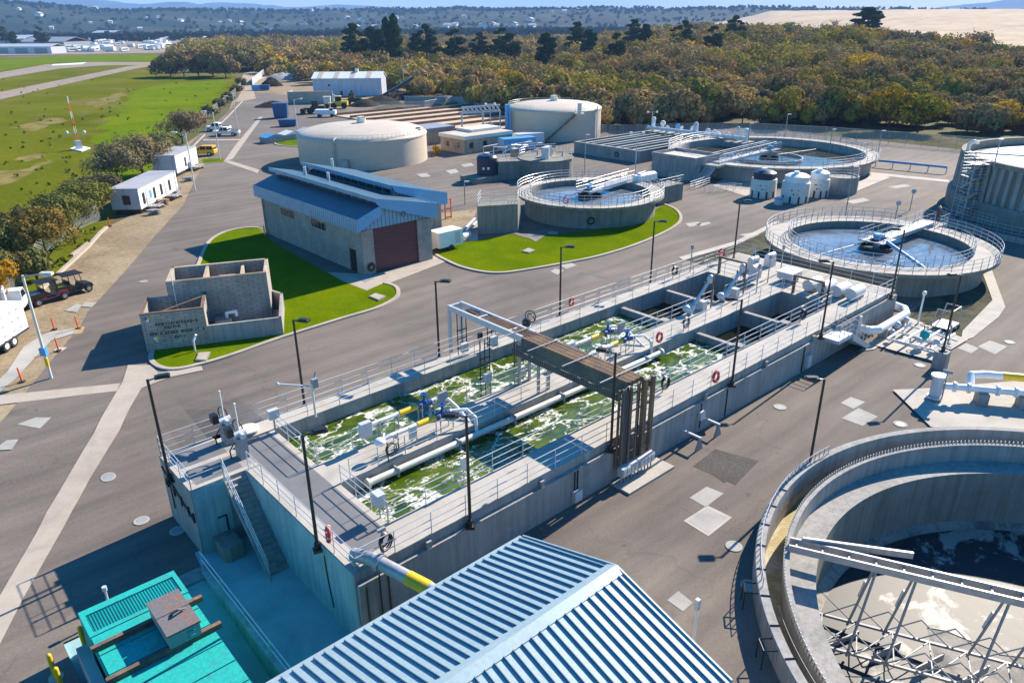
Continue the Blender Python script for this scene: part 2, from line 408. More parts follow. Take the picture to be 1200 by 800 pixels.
def rusty(name, col, rust, lo=0.45, hi=0.6, scale=1.2):
    m, nt, b = new_mat(name); v = pos(nt); n1 = noise(nt, v, scale, 6, 0.65, 0.6)
    c = mixc(nt, ramp(nt, [(lo, (0, 0, 0)), (hi, (1, 1, 1))], n1).outputs[0], col, rust)
    c = mixc(nt, 1, c, ramp(nt, [(0.3, (0.75,) * 3), (0.7, (1.2,) * 3)], noise(nt, v, 9, 4, 0.7)).outputs[0], 'MULTIPLY')
    nt.links.new(c, b.inputs['Base Color']); b.inputs['Roughness'].default_value = 0.8; return m

M['asphalt'] = asphalt()
M['ground'] = earth('scrub_ground', [(0.3, (0.09, 0.075, 0.04)), (0.55, (0.15, 0.125, 0.065)), (0.75, (0.22, 0.18, 0.10))], 0.03, 0.6, (0.02, 0.5, 0.62, (0.09, 0.10, 0.03)))
M['dirt'] = earth('dry_dirt', [(0.28, (0.20, 0.15, 0.095)), (0.5, (0.29, 0.225, 0.145)), (0.75, (0.37, 0.30, 0.20))], 0.16, 2.2, (0.25, 0.60, 0.72, (0.15, 0.14, 0.06)))
M['field'] = grass('field_grass', [(0.25, (0.075, 0.09, 0.006)), (0.45, (0.11, 0.125, 0.008)), (0.62, (0.135, 0.145, 0.010)), (0.8, (0.185, 0.16, 0.03))], 0.035, (0.05, 0.52, 0.68, (0.17, 0.14, 0.055)))
M['bright_grass'] = grass('bright_grass', [(0.28, (0.085, 0.135, 0.004)), (0.5, (0.12, 0.175, 0.005)), (0.75, (0.165, 0.20, 0.008))], 0.06, (0.09, 0.63, 0.72, (0.045, 0.085, 0.006)))
M['verge'] = grass('weedy_verge', [(0.3, (0.08, 0.085, 0.012)), (0.5, (0.16, 0.13, 0.055)), (0.68, (0.22, 0.18, 0.10)), (0.8, (0.11, 0.15, 0.015))], 0.12)
M['lawn'] = grass('mown_lawn', [(0.26, (0.075, 0.125, 0.001)), (0.5, (0.105, 0.158, 0.001)), (0.66, (0.135, 0.175, 0.001)), (0.78, (0.215, 0.20, 0.001))], 0.22)
M['scum'] = grass('stained_gravel', [(0.3, (0.06, 0.062, 0.05)), (0.52, (0.10, 0.10, 0.075)), (0.75, (0.17, 0.16, 0.10))], 0.5, (0.35, 0.62, 0.74, (0.25, 0.23, 0.01)))
M['runway'] = earth('runway', [(0.3, (0.25, 0.20, 0.16)), (0.7, (0.33, 0.27, 0.22))], 0.05, 0.5)
M['path'] = earth('gravel_path', [(0.3, (0.32, 0.26, 0.19)), (0.7, (0.42, 0.35, 0.26))], 0.08, 0.9)
M['sand'] = earth('dune_sand', [(0.3, (0.42, 0.315, 0.21)), (0.55, (0.48, 0.37, 0.255)), (0.75, (0.54, 0.42, 0.30))], 0.006, 0.05)
M['conc'] = concrete('pale_concrete', (0.43, 0.395, 0.34), False)
M['patch'] = concrete('patched_concrete', (0.36, 0.345, 0.31), False)
M['gutter'] = concrete('weathered_concrete', (0.40, 0.345, 0.28), False)
M['wall'] = concrete('tank_concrete', (0.335, 0.322, 0.30), True)
M['wall_j'] = concrete('jointed_tank_concrete', (0.33, 0.315, 0.285), True, 3.0)
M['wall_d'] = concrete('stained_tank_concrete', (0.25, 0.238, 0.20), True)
M['wall_w'] = concrete('wet_concrete', (0.20, 0.195, 0.17), True)
M['slime'] = rusty('wet_tank_floor', (0.27, 0.25, 0.215), (0.12, 0.115, 0.105), 0.5, 0.66, 0.45)
M['ochre_water'] = rusty('silty_launder', (0.34, 0.27, 0.12), (0.45, 0.40, 0.29), 0.5, 0.62, 0.8)
M['cmu'] = blockwork('grey_blockwork', (0.36, 0.33, 0.29))
M['cmu_tan'] = blockwork('tan_blockwork', (0.46, 0.37, 0.27))
M['froth'] = froth()
M['pond'] = pond('clarifier_water', (0.15, 0.185, 0.225), 0.012, 1.2, 0.03)
M['pond_dk'] = pond('dark_water', (0.012, 0.014, 0.006), 0.05, 2)
M['pond_br'] = pond('brown_water', (0.06, 0.048, 0.022), 0.03, 1.2)
M['alu'] = plain('aluminium_rail', (0.56, 0.57, 0.58), 0.4, 0.3, 0.05, 3, fine=False)
M['galv'] = plain('galvanised_steel', (0.36, 0.36, 0.36), 0.5, 0.35, 0.18, 3, fine=False)
M['black'] = plain('black_paint', (0.016, 0.014, 0.013), 0.4, 0, 0.15, 3, fine=False)
M['rubber'] = plain('black_rubber', (0.018, 0.018, 0.018), 0.8, 0, 0.15, 3, fine=False)
M['dkbrown'] = rusty('brown_cable_tray', (0.17, 0.112, 0.078), (0.30, 0.175, 0.09), 0.42, 0.62, 0.9)
M['mesh_dk'] = striped('dark_woven_screen', (0.115, 0.098, 0.092), (0.045, 0.04, 0.042), 0.16, 0.45, 'xy', 0.8)
M['white'] = plain('white_paint', (0.78, 0.78, 0.76), 0.45, 0, 0.05, 2)
M['offwhite'] = plain('cream_paint', (0.68, 0.64, 0.55), 0.5, 0, 0.07, 1.5)
M['ltgrey'] = plain('light_grey_paint', (0.55, 0.56, 0.57), 0.45, 0.1, 0.06, 2)
M['grey'] = plain('grey_paint', (0.28, 0.29, 0.30), 0.5, 0, 0.1, 2)
M['blue'] = plain('blue_enamel', (0.012, 0.10, 0.42), 0.35, 0, 0.12, 2)
M['sky_blue'] = plain('light_blue_paint', (0.10, 0.33, 0.58), 0.4, 0, 0.1, 2)
M['navy'] = plain('navy_plastic', (0.012, 0.022, 0.055), 0.35, 0, 0.1, 2)
M['yellow'] = plain('yellow_paint', (0.80, 0.50, 0.012), 0.45, 0, 0.07, 2)
M['red'] = plain('red_plastic', (0.62, 0.035, 0.018), 0.45, 0, 0.08, 2, fine=False)
M['orange'] = plain('orange_plastic', (0.85, 0.12, 0.015), 0.5, 0, 0.08, 2, fine=False)
M['teal'] = rusty('weathered_teal_paint', (0.003, 0.37, 0.33), (0.03, 0.25, 0.23), 0.5, 0.72, 0.9)
M['teal_d'] = striped('teal_grille', (0.004, 0.30, 0.29), (0.002, 0.06, 0.07), 0.11, 0.5, 'x')
M['rust'] = rusty('rusty_grey_steel', (0.15, 0.135, 0.135), (0.25, 0.11, 0.05), 0.56, 0.66, 1.6)
M['brown'] = rusty('brown_steel_beam', (0.13, 0.085, 0.062), (0.24, 0.13, 0.08), 0.45, 0.65, 1.2)
M['roof_lt'] = plain('pale_blue_metal_roof', (0.34, 0.44, 0.46), 0.38, 0.15, 0.05, 0.5)
M['roof_rib'] = plain('shade_dark_roof_rib', (0.10, 0.18, 0.25), 0.4, 0.15, 0.05, 0.5, fine=False)  # darker than the panels: shade along each seam put into the rib colour
M['roof_dk'] = striped('deep_blue_metal_roof', (0.045, 0.095, 0.135), (0.03, 0.065, 0.095), 0.4, 0.1, 'y', 0.5)
M['fascia'] = striped('blue_ribbed_fascia', (0.20, 0.36, 0.50), (0.07, 0.15, 0.25), 0.42, 0.22, 'xy', 0.45)
M['trim'] = plain('blue_trim', (0.16, 0.37, 0.58), 0.45, 0, 0.06, 1)
M['maroon'] = striped('maroon_roller_door', (0.10, 0.028, 0.032), (0.05, 0.014, 0.018), 0.45, 0.08, 'z', 0.5)
M['beige'] = plain('beige_tank_paint', (0.56, 0.46, 0.35), 0.6, 0, 0.05, 0.25)
M['beige_top'] = plain('pale_tank_roof', (0.52, 0.45, 0.36), 0.7, 0, 0.08, 0.3)
M['glass'] = plain('dark_window_glass', (0.015, 0.02, 0.028), 0.12, 0, 0.2, 2, fine=False)
M['grate'] = striped('fine_steel_grating', (0.20, 0.195, 0.19), (0.10, 0.10, 0.10), 0.06, 0.35, 'x', 0.6)
M['net'] = mesh_mat('chain_link', (0.45, 0.46, 0.45), 0.17, 0.16)
M['wood'] = earth('raw_timber', [(0.3, (0.36, 0.24, 0.12)), (0.7, (0.5, 0.36, 0.2))], 2, 9)
M['bark'] = earth('grey_bark', [(0.3, (0.055, 0.042, 0.032)), (0.7, (0.11, 0.088, 0.068))], 2, 9)
M['leaf'] = leaf('leaf_clumps'); M['leaf_attr'] = leaf('thicket_leaf_clumps', True)
M['tan_bed'] = striped('drying_bed_sludge', (0.50, 0.375, 0.26), (0.42, 0.31, 0.21), 7, 0.3, 'y', 0.9)
M['gold'] = plain('gold_car_paint', (0.78, 0.40, 0.008), 0.3, 0.1, 0.04, 2, fine=False)
M['lilac'] = plain('pale_lilac_panel', (0.52, 0.54, 0.64), 0.5, 0, 0.05, 0.6, True)
M['trailer_end'] = striped('grey_panel_siding', (0.46, 0.48, 0.54), (0.38, 0.40, 0.46), 0.3, 0.12, 'xy', 0.6)
M['skin'] = plain('skin', (0.50, 0.29, 0.19), 0.6, 0, 0.05, 3, fine=False)
M['hill'] = earth('hill_scrub', [(0.3, (0.018, 0.028, 0.014)), (0.5, (0.034, 0.044, 0.02)), (0.72, (0.085, 0.08, 0.042))], 0.0035, 0.02, (0.007, 0.48, 0.6, (0.012, 0.02, 0.011)))
M['mount'] = earth('mountain_scrub', [(0.3, (0.035, 0.04, 0.025)), (0.7, (0.08, 0.075, 0.045))], 0.0015, 0.006)
M['dock'] = concrete('shade_tinted_dock_concrete', (0.28, 0.46, 0.47), False)  # teal bounce and blue shade put into the floor colour
M['dock_wall_bounce'] = concrete('bounce_tinted_dock_wall', (0.36, 0.46, 0.46), True)  # paler, greener than the tank concrete: bounced light put into the colour
M['bin_blue'] = plain('dull_blue_bin', (0.02, 0.075, 0.20), 0.5, 0, 0.15, 1.5)
M['roof_grey'] = plain('weathered_white_roof', (0.36, 0.35, 0.36), 0.6, 0, 0.1, 0.5)
M['dry'] = grass('dry_field_grass', [(0.3, (0.12, 0.11, 0.02)), (0.5, (0.2, 0.165, 0.06)), (0.75, (0.3, 0.24, 0.12))], 0.25)
M['asphalt_dark'] = earth('dark_asphalt_patch', [(0.3, (0.075, 0.068, 0.062)), (0.7, (0.115, 0.105, 0.096))], 0.3, 6)
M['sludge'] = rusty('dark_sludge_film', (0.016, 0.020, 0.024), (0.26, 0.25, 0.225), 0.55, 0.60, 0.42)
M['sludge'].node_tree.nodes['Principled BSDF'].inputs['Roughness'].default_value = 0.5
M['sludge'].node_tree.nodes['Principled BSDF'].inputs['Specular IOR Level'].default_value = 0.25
M['valve_blue'] = plain('deep_blue_valve', (0.015, 0.07, 0.24), 0.4, 0, 0.15, 3)
# ------------------------------------------------------------------ the lie of the land
def terr(x, y):
    r = math.hypot(x, y); a = math.degrees(math.atan2(y, x))
    if r < 200: return 0.0
    f = sstep((46 - a) / 12) * (0.6 + 0.4 * sstep((a - 12) / 12))
    return 9.0 * f * sstep((r - 200) / 260)
BX0, BX1, BY0, BY1 = 10.6, 58.9, 21.0, 35.3             # aeration basin footprint
DCX, DCY = 32.5, -0.95                                   # empty clarifier
basin_hole = [(13.0, 21.6), (52.6, 21.6), (52.6, 34.6), (13.0, 34.6)]
d_hole = circle(DCX, DCY, 15.0, 72)
ramp_hole = [(1.6, 2.0), (7.45, 2.0), (7.45, 29.6), (1.6, 29.6)]
def pol(a, r): return (r * math.cos(R_(a)), r * math.sin(R_(a)))

gpoly = [(-60, -60), (120, -120)] + [pol(a, 6000) for a in range(-14, 112, 6)] + [(-200, 300)]
def ground_sheet():
    vs = [Vector(p) for p in gpoly]; ed = [(i, (i + 1) % len(vs)) for i in range(len(vs))]; holes = [basin_hole, d_hole, ramp_hole]
    for L in holes:
        o = len(vs); vs += [Vector(p) for p in L]; ed += [(o + i, o + (i + 1) % len(L)) for i in range(len(L))]
    for x in np.arange(-9, 17, 1.5):
        for y in np.arange(-6, 52, 1.5): vs.append(Vector((x + .011, y + .017)))
    for a in np.arange(-10, 62, 2.0):
        for r in np.arange(200, 700, 25): vs.append(Vector(pol(a + 0.03, r)))
    V, E_, F, *_ = delaunay_2d_cdt(vs, ed, [], 0, 1e-5); fs = []
    for f in F:
        c = sum((V[i] for i in f), Vector((0, 0))) / len(f)
        if inside(c, gpoly) and not any(inside(c, h) for h in holes): fs.append(tuple(f))
    mb = MB(); mb.v = [(p.x, p.y, gz(p.x, p.y) + terr(p.x, p.y) - 0.08) for p in V]; mb.f = fs
    o = mb.build('ground', M['ground'], smooth=True); o['kind'] = 'structure'
    if o.data.polygons[0].normal.z < 0: o.data.flip_normals()
ground_sheet()

def ragged(pts, amp, seed=0):
    from mathutils import noise as mn
    out = []
    for p in dens(pts, amp * 1.2):
        out.append((p[0] + amp * mn.noise((p[0] / (amp * 2.2), p[1] / (amp * 2.2), seed)) * 1.6, p[1] + amp * mn.noise((p[0] / (amp * 2.2), p[1] / (amp * 2.2), seed + 9)) * 1.6))
    return out
edge = px((0, 496), (22, 470), (58, 425), (96, 380), (105, 363), (150, 314), (182, 276), (215, 240), (232, 205), (246, 182), (215, 178), (232, 160), (257, 140), (283, 116))
asp = [(-18, -22), (-18, 47)] + edge + px((296, 108), (345, 112), (372, 128), (420, 126)) + [(118, 150), (150, 96), (151, 60), (150, 20), (150, -30)]
sheet('asphalt_yard', asp, M['asphalt'], 0.0, [basin_hole, d_hole, ramp_hole], gz, step=3, grid=(-9, 18, -8, 52, 1.5))
dirt = px((-120, 560), (-120, 372), (-10, 372), (28, 356), (72, 317), (125, 266), (158, 250), (172, 225), (215, 170), (262, 138), (283, 112), (272, 118), (250, 190), (200, 290), (60, 440), (0, 520))
sheet('dirt_shoulder', dirt, M['dirt'], -0.035, (), gz, step=4)
lot = px((286, 108), (300, 84), (345, 80), (470, 92), (480, 118), (420, 130), (372, 140), (340, 118))
sheet('dirt_lot', lot, M['dirt'], -0.03, (), gz)
rimr = [pol(a, r) for a, r in ((40, 158), (34, 166), (28, 163), (22, 158), (14, 156), (6, 158), (6, 180), (14, 178), (22, 178), (28, 180), (34, 182), (40, 178))]
sheet('grass_verge', rimr, M['verge'], -0.02, (), gz)
fieldp = px((-140, 420), (-10, 372), (28, 356), (72, 317), (125, 266), (150, 236), (172, 205), (215, 152), (250, 128), (276, 106), (284, 92), (270, 88), (190, 88), (190, 66), (-40, 69), (-200, 74))
sheet('field', fieldp, M['field'], -0.03, (), gz)
sheet('bright_field', ragged(px((132, 246), (122, 226), (124, 200), (112, 172), (120, 146), (142, 124), (150, 108), (200, 97), (260, 94), (270, 97), (258, 112), (213, 150), (176, 196), (150, 230)), 3.5), M['bright_grass'], -0.015, (), gz)
sheet('grass_strip', px((-150, 80), (-150, 73), (0, 70), (60, 66), (185, 63.5), (188, 72), (100, 72.6), (50, 75), (0, 83)), M['bright_grass'], -0.015, (), gz)
for k_, q_ in enumerate((((-30, 226), (-30, 202), (20, 200), (58, 186), (60, 192), (30, 208), (0, 218)), ((10, 150), (60, 138), (80, 140), (40, 154)), ((100, 122), (140, 108), (150, 112), (115, 126)), ((20, 184), (50, 178), (60, 182), (30, 190)))): sheet('dry_grass', ragged(px(*q_), 1.6, k_), M['dry'], -0.012, (), gz)
sheet('runway', px((-150, 118), (0, 85), (55, 75.5), (100, 73), (183, 73), (183, 76), (120, 77), (70, 80.5), (0, 92), (-150, 130)), M['runway'], 0.0, (), gz)
sheet('taxiway', px((-150, 140), (0, 108), (80, 92), (150, 78), (172, 75), (184, 76.5), (160, 80.5), (90, 96), (0, 117), (-150, 155)), M['runway'], 0.02, (), gz)
sheet('runway_marking', px((62, 75.6), (102, 73.2), (96, 75.6), (60, 77.2)), M['white'], 0.05, (), gz)
sheet('dirt_road', px((276, 120), (284, 104), (282, 94), (286, 86), (294, 86), (291, 96), (297, 106), (300, 116)), M['path'], 0.02, (), gz)
sheet('farm_track', px((286, 87), (300, 80), (345, 86), (340, 96), (312, 92), (292, 96)), M['path'], 0.0, (), gz)
sheet('trailer_park_ground', px((-60, 66), (-60, 42), (70, 39), (250, 41), (246, 53), (190, 62)), M['runway'], -0.02, (), gz)

# mown lawns with concrete kerbs
def kerb(name, pts, w=0.34, h=0.13, closed=False):
    n = len(pts); mb = MB(); L = []; Rr = []
    for i in range(n):
        a = Vector(pts[max(0, i - 1)]); b = Vector(pts[min(n - 1, i + 1)]); t = (b - a).normalized(); nn = Vector((-t.y, t.x)) * w / 2; p = Vector(pts[i])
        L.append(p + nn); Rr.append(p - nn)
    for i in range(n - 1):
        q = [L[i], L[i + 1], Rr[i + 1], Rr[i]]; z = [gz(*p) for p in q]
        vs = [(p.x, p.y, zz - 0.1) for p, zz in zip(q, z)] + [(p.x, p.y, zz + h) for p, zz in zip(q, z)]
        mb.add(vs, [(4, 5, 6, 7), (0, 1, 5, 4), (2, 3, 7, 6), (3, 0, 4, 7), (1, 2, 6, 5)])
    o = mb.build(name, M['gutter']); o['kind'] = 'structure'; return o
def smooth_pts(pts, k=5, closed=False):
    out = []; n = len(pts)
    for i in range(n - 1):
        p0, p1, p2, p3 = (Vector(pts[max(0, i - 1)]), Vector(pts[i]), Vector(pts[i + 1]), Vector(pts[min(n - 1, i + 2)]))
        for t in range(k):
            u = t / k
            out.append(tuple(0.5 * ((2 * p1) + (p2 - p0) * u + (2 * p0 - 5 * p1 + 4 * p2 - p3) * u * u + (3 * p1 - p0 - 3 * p2 + p3) * u ** 3)))
    out.append(tuple(pts[-1])); return out
k1 = smooth_pts(px((302, 267), (283, 268), (262, 273), (248, 281), (240, 292), (232, 312), (218, 345), (200, 380), (183, 405), (177, 420), (186, 430), (205, 433), (232, 428), (270, 417), (330, 396), (400, 374), (440, 362), (462, 351), (467, 343), (463, 336), (450, 332)))
sheet('lawn', k1 + px((430, 341), (404, 331), (383, 320), (320, 284)), M['lawn'], 0.06, (), gz)
kerb('lawn_kerb', k1)
k2 = smooth_pts(px((511, 299), (520, 304), (540, 313), (566, 319), (590, 320), (620, 316), (660, 309), (700, 301), (740, 289), (772, 276), (793, 264), (798, 255), (792, 246), (779, 240)))
sheet('lawn', k2 + px((768, 246), (740, 262), (690, 271), (640, 276), (628, 284), (602, 274), (560, 282), (520, 288), (510, 292)), M['lawn'], 0.06, (), gz)
kerb('lawn_kerb', k2)
k3 = smooth_pts(px((352, 163), (330, 165), (322, 168), (330, 171), (352, 172)))
sheet('lawn', k3, M['lawn'], 0.06, (), gz); kerb('lawn_kerb', k3)
sheet('lawn', px((228, 187), (240, 186), (262, 186), (262, 190), (228, 191)), M['lawn'], 0.02, (), gz)

def slab(name, pts, mat='conc', dz=0.012):
    P_ = px(*pts); lo = any(gz(*p) < -.01 for p in P_); xs = [p[0] for p in P_]; ys = [p[1] for p in P_]
    return sheet(name, P_, M[mat], dz + (.025 if lo else 0), (), gz, step=.8 if lo else 3, grid=(min(xs), max(xs), min(ys), max(ys), .8) if lo else None)
slab('door_apron', ((383, 319), (404, 331), (430, 342), (470, 327), (524, 306), (508, 299), (470, 312), (440, 322)), 'gutter', 0.03)
slab('valley_gutter', ((-40, 765), (0, 698), (55, 600), (79, 560), (110, 508), (144, 447), (150, 428), (176, 428), (186, 437), (236, 429), (238, 434), (200, 442), (166, 455), (140, 505), (106, 560), (84, 600), (28, 700), (-10, 775)), 'gutter', 0.012)
slab('cross_gutter', ((-40, 466), (0, 463), (141, 449), (137, 458), (0, 474), (-40, 478)), 'gutter', 0.012)
slab('side_gutter', ((-12, 455), (8, 436), (27, 407), (48, 393), (62, 388), (88, 385), (86, 391), (60, 399), (40, 420), (18, 444), (-12, 468)), 'patch', 0.012)
slab('rust_stain', ((86, 392), (89, 383), (100, 383), (96, 390)), 'wood', 0.016)
slab('parking_gutter', ((273, 186), (262, 190), (276, 170), (304, 137), (308, 137), (290, 162)), 'gutter', 0.012)
slab('parking_gutter', ((268, 188), (304, 199), (302, 203), (264, 190)), 'gutter', 0.012)
kerb('parking_kerb', px((222, 176), (238, 160), (240, 158)), 0.3); kerb('parking_kerb', px((257, 147), (270, 134), (284, 119)), 0.3)
kerb('edge_kerb', px((68, 322), (103, 290), (118, 273), (125, 267)), 0.35, 0.2); kerb('edge_kerb', px((84, 300), (104, 285)), 0.3, 0.2)
kerb('edge_kerb', px((22, 364), (34, 352), (56, 333)), 0.35, 0.2)
slab('parking_line', ((238, 163.5), (284, 163), (284, 164.5), (238, 165)), 'gutter', 0.016)
PT = 'patch'
for q in [((20, 497), (42, 489), (60, 489), (47, 502)), ((-8, 528), (8, 516), (22, 515), (14, 527)), ((76, 364), (90, 356), (96, 357), (90, 366)), ((95, 359), (100, 354), (113, 355), (107, 360)),
          ((808, 583), (828, 570), (848, 578), (827, 594)), ((985, 472), (997, 465), (1014, 471), (1000, 479)), ((986, 490), (1006, 478), (1029, 488), (1011, 499)),
          ((782, 703), (795, 692), (812, 706), (800, 716)), ((1122, 408), (1132, 402), (1147, 408), (1138, 414)), ((652, 309), (665, 306), (676, 311), (664, 315)),
          ((645, 318), (650, 315), (661, 317), (653, 322)), ((803, 262), (818, 260), (822, 263), (808, 266)), ((815, 263), (830, 260), (834, 262), (822, 265)), ((866, 275), (886, 272), (893, 277), (880, 279)), ((1040, 219), (1060, 216), (1068, 218), (1050, 221)), ((990, 236), (1012, 232), (1020, 235), (1000, 239)),
          ((488, 204), (500, 203), (505, 207), (494, 208)), ((522, 200), (534, 198), (538, 202), (528, 204)), ((540, 193), (552, 191), (556, 194), (544, 196))]:
    slab('concrete_patch', q, PT, 0.012)
def frame_patch(q):
    slab('concrete_patch', q, 'conc', 0.012)
    c = (sum(p[0] for p in q) / 4, sum(p[1] for p in q) / 4)
    slab('asphalt_patch', [(c[0] + (u - c[0]) * .82, c[1] + (v - c[1]) * .82) for u, v in q], PT, 0.018)
frame_patch(((801, 610), (829, 592), (858, 606), (830, 628))); frame_patch(((1146, 406), (1160, 399), (1180, 406), (1166, 415)))
slab('asphalt_patch', ((812, 546), (838, 526), (889, 540), (862, 568)), 'asphalt_dark', 0.01); sheet('asphalt_patch', ragged(px((832, 552), (845, 543), (866, 548), (868, 558), (850, 566)), .4), M['asphalt_dark'], 0.014, (), gz)
# pads round the clarifiers, gravel and the pipe yard
slab('concrete_pad', ((1022, 405), (1062, 372), (1134, 399), (1092, 424)), 'conc', 0.10)
slab('landing_strip', ((1006, 412), (1050, 378), (1066, 384), (1024, 410)), 'conc', 0.06)
slab('pipe_yard_pad', ((1046, 458), (1090, 456), (1210, 446), (1330, 440), (1330, 560), (1090, 501)), 'conc', 0.10)
slab('gravel_bed', ((1062, 372), (1110, 330), (1160, 318), (1174, 352), (1132, 390), (1126, 398)), 'scum', 0.02)
slab('kerb_path', ((1126, 400), (1140, 396), (1170, 372), (1178, 360), (1162, 316), (1152, 322), (1163, 352), (1128, 388)), 'conc', 0.05)
slab('gravel_bed', ((800, 303), (862, 288), (905, 268), (925, 300), (900, 312), (850, 320)), 'scum', 0.02)
slab('kerb_path', ((795, 302), (862, 283), (912, 258), (914, 262), (864, 287), (800, 305)), 'conc', 0.05)
slab('concrete_pad', ((835, 218), (850, 208), (900, 215), (880, 232)), 'gutter', 0.03)
slab('concrete_pad', ((980, 226), (1024, 204), (1044, 208), (1000, 226)), 'conc', 0.05)
slab('back_kerb', ((1020, 202), (1112, 211), (1112, 214), (1020, 205)), 'conc', 0.03)
slab('concrete_pad', ((508, 286), (530, 272), (560, 262), (560, 282), (520, 289)), 'gutter', 0.03)
slab('concrete_pad', ((500, 262), (516, 250), (560, 245), (552, 262), (520, 276)), 'dirt', 0.02)
slab('concrete_wedge', ((598, 274), (640, 276), (628, 284), (622, 281)), 'wall_d', 0.09)
# loading dock: concrete apron, ramp and the floor of the empty clarifier are built with their structures
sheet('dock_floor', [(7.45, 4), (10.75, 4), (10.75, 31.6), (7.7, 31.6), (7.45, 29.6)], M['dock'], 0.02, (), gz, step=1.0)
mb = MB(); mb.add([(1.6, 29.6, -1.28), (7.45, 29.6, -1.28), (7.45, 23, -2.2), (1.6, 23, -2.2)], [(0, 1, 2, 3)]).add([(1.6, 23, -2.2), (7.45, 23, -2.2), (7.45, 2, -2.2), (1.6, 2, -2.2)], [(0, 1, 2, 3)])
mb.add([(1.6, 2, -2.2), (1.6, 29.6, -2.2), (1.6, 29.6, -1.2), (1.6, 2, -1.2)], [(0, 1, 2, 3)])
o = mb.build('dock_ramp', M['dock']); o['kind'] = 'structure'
tag(MB().box(6.3, 7.9, 29.55, 30.4, -1.4, -1.155).build('dock_sill', M['wall']), kind='structure')

# ------------------------------------------------------------------ dunes and hills
def fbm(x, y, s):
    from mathutils import noise as mn
    v = 0; a = 1
    for k in range(5): v += a * mn.noise((x * s, y * s, 3.7 + k)); s *= 2.1; a *= 0.5
    return v
def polar(name, a0, a1, da, rs, zf, mat):
    As = np.arange(a0, a1 + 1e-6, da); mb = MB()
    for a in As:
        for r in rs:
            x, y = pol(a, r); mb.v.append((x, y, zf(a, r, x, y)))
    k = len(rs)
    for i in range(len(As) - 1):
        for j in range(k - 1): mb.f.append((i * k + j, i * k + j + 1, (i + 1) * k + j + 1, (i + 1) * k + j))
    o = mb.build(name, mat, smooth=True); o['kind'] = 'structure'
    if o.data.polygons[0].normal.z < 0: o.data.flip_normals()
    return o
def rbase(a): return float(np.interp(a, [-12, 14, 18, 23, 31, 36, 42, 48], [330, 350, 400, 490, 760, 1000, 1300, 1500]))
def dune(a, r, x, y):
    rb = rbase(a); t = sstep((r - rb) / (1000 - 8 * abs(a - 20))); zc = float(np.interp(a, [-12, 12, 20, 30.5, 35, 42], [26, 28, 33, 34, 6, 2]))
    return terr(x, y) * (1 - t) - 0.5 + t * zc + t * (2.6 * fbm(x, y, 0.006) - 1.0) + sstep((r - rb) / 60) * 1.2 * fbm(x, y, 0.02) - 20 * sstep((r - 2300) / 500)
polar('sand_dunes', -12, 48, 0.5, list(np.geomspace(1, 9, 60) * 330), lambda a, r, x, y: dune(a, r, x, y) if r > rbase(a) else terr(x, y) - 2 - 4 * sstep((rbase(a) - r) / 100), M['sand'])
def hill(a, r, x, y):
    top = float(np.interp(a, [20, 35, 46, 52, 60, 66, 74, 80, 95], [36, 50, 58, 62, 60, 56, 62, 82, 90]))
    return -1 + sstep((r - 1750) / 1150) * (top + 9 * fbm(x, y, 0.0016)) * (0.75 + 0.25 * sstep((r - 2300) / 500)) + sstep((r - 1750) / 300) * 8 * fbm(x, y, 0.005)
polar('hills', 16, 100, 0.5, list(np.linspace(1700, 3900, 44)), hill, M['hill'])
def mount(a, r, x, y):
    top = float(np.interp(a, [52, 60, 66, 72, 76, 79, 82, 86, 95], [150, 190, 150, 150, 230, 380, 430, 500, 520]))
    return sstep((r - 7000) / 3000) * (top + 110 * fbm(x, y, 0.0006))
polar('mountains', 50, 104, 0.6, list(np.linspace(7000, 11500, 22)), mount, M['mount'])
def mount2(a, r, x, y):
    top = float(np.interp(a, [-4, 8, 14, 17, 20, 23], [560, 420, 300, 200, 110, 20]))
    return sstep((r - 9000) / 2500) * (top + 60 * fbm(x, y, 0.0007))
polar('mountains', -6, 24, 0.6, list(np.linspace(9000, 13000, 18)), mount2, M['mount'])
# ------------------------------------------------------------------ aeration basin
ZD = 2.4
basin = thing('aeration_basin', 'long raised concrete basin with two frothy green channels and railed walkways', 'treatment basin', (10.6, 21.0, 0))
mb = MB()
mb.box(10.6, 13.3, 21.2, 35.3, -3, ZD)                               # near end
mb.box(13.3, 52.2, 21.2, 23.1, -3, ZD); mb.box(13.3, 52.2, 27.05, 29.25, -3, ZD); mb.box(13.3, 52.2, 33.85, 35.3, -3, ZD)
mb.box(52.2, 58.9, 21.2, 35.3, -3, ZD)
mb.build('wall', M['wall'], basin)
mb = MB()
mb.box(10.62, 46.4, 20.98, 21.19, -1.4, 1.95)                          # outer skin with its ledge
mb.box(46.4, 58.88, 20.98, 21.19, -1.0, 2.1)
for x in (14, 20.5, 27, 33.5, 40, 46): mb.box(x - .12, x + .12, 21.0, 21.185, 1.95, 2.28)
mb.build('outer_wall', M['wall'], basin)
dk = MB()                                                             # sun-bleached walking surface
for a in ((13.3, 52.2, 21.2, 23.1), (13.3, 52.2, 27.05, 29.25), (13.3, 52.2, 33.85, 35.3), (52.2, 58.9, 21.2, 35.3), (13.0, 13.3, 21.2, 35.3), (10.6, 11.3, 21.2, 31.0), (10.6, 13.0, 33.9, 35.3), (11.3, 13.0, 21.2, 21.9)):
    dk.box(a[0], a[1], a[2], a[3], ZD, ZD + 0.02)
dk.build('deck', M['conc'], basin)
gr = MB(); gr.box(11.3, 13.0, 21.9, 33.9, ZD, ZD + 0.024); gr.build('grating', M['grate'], basin)
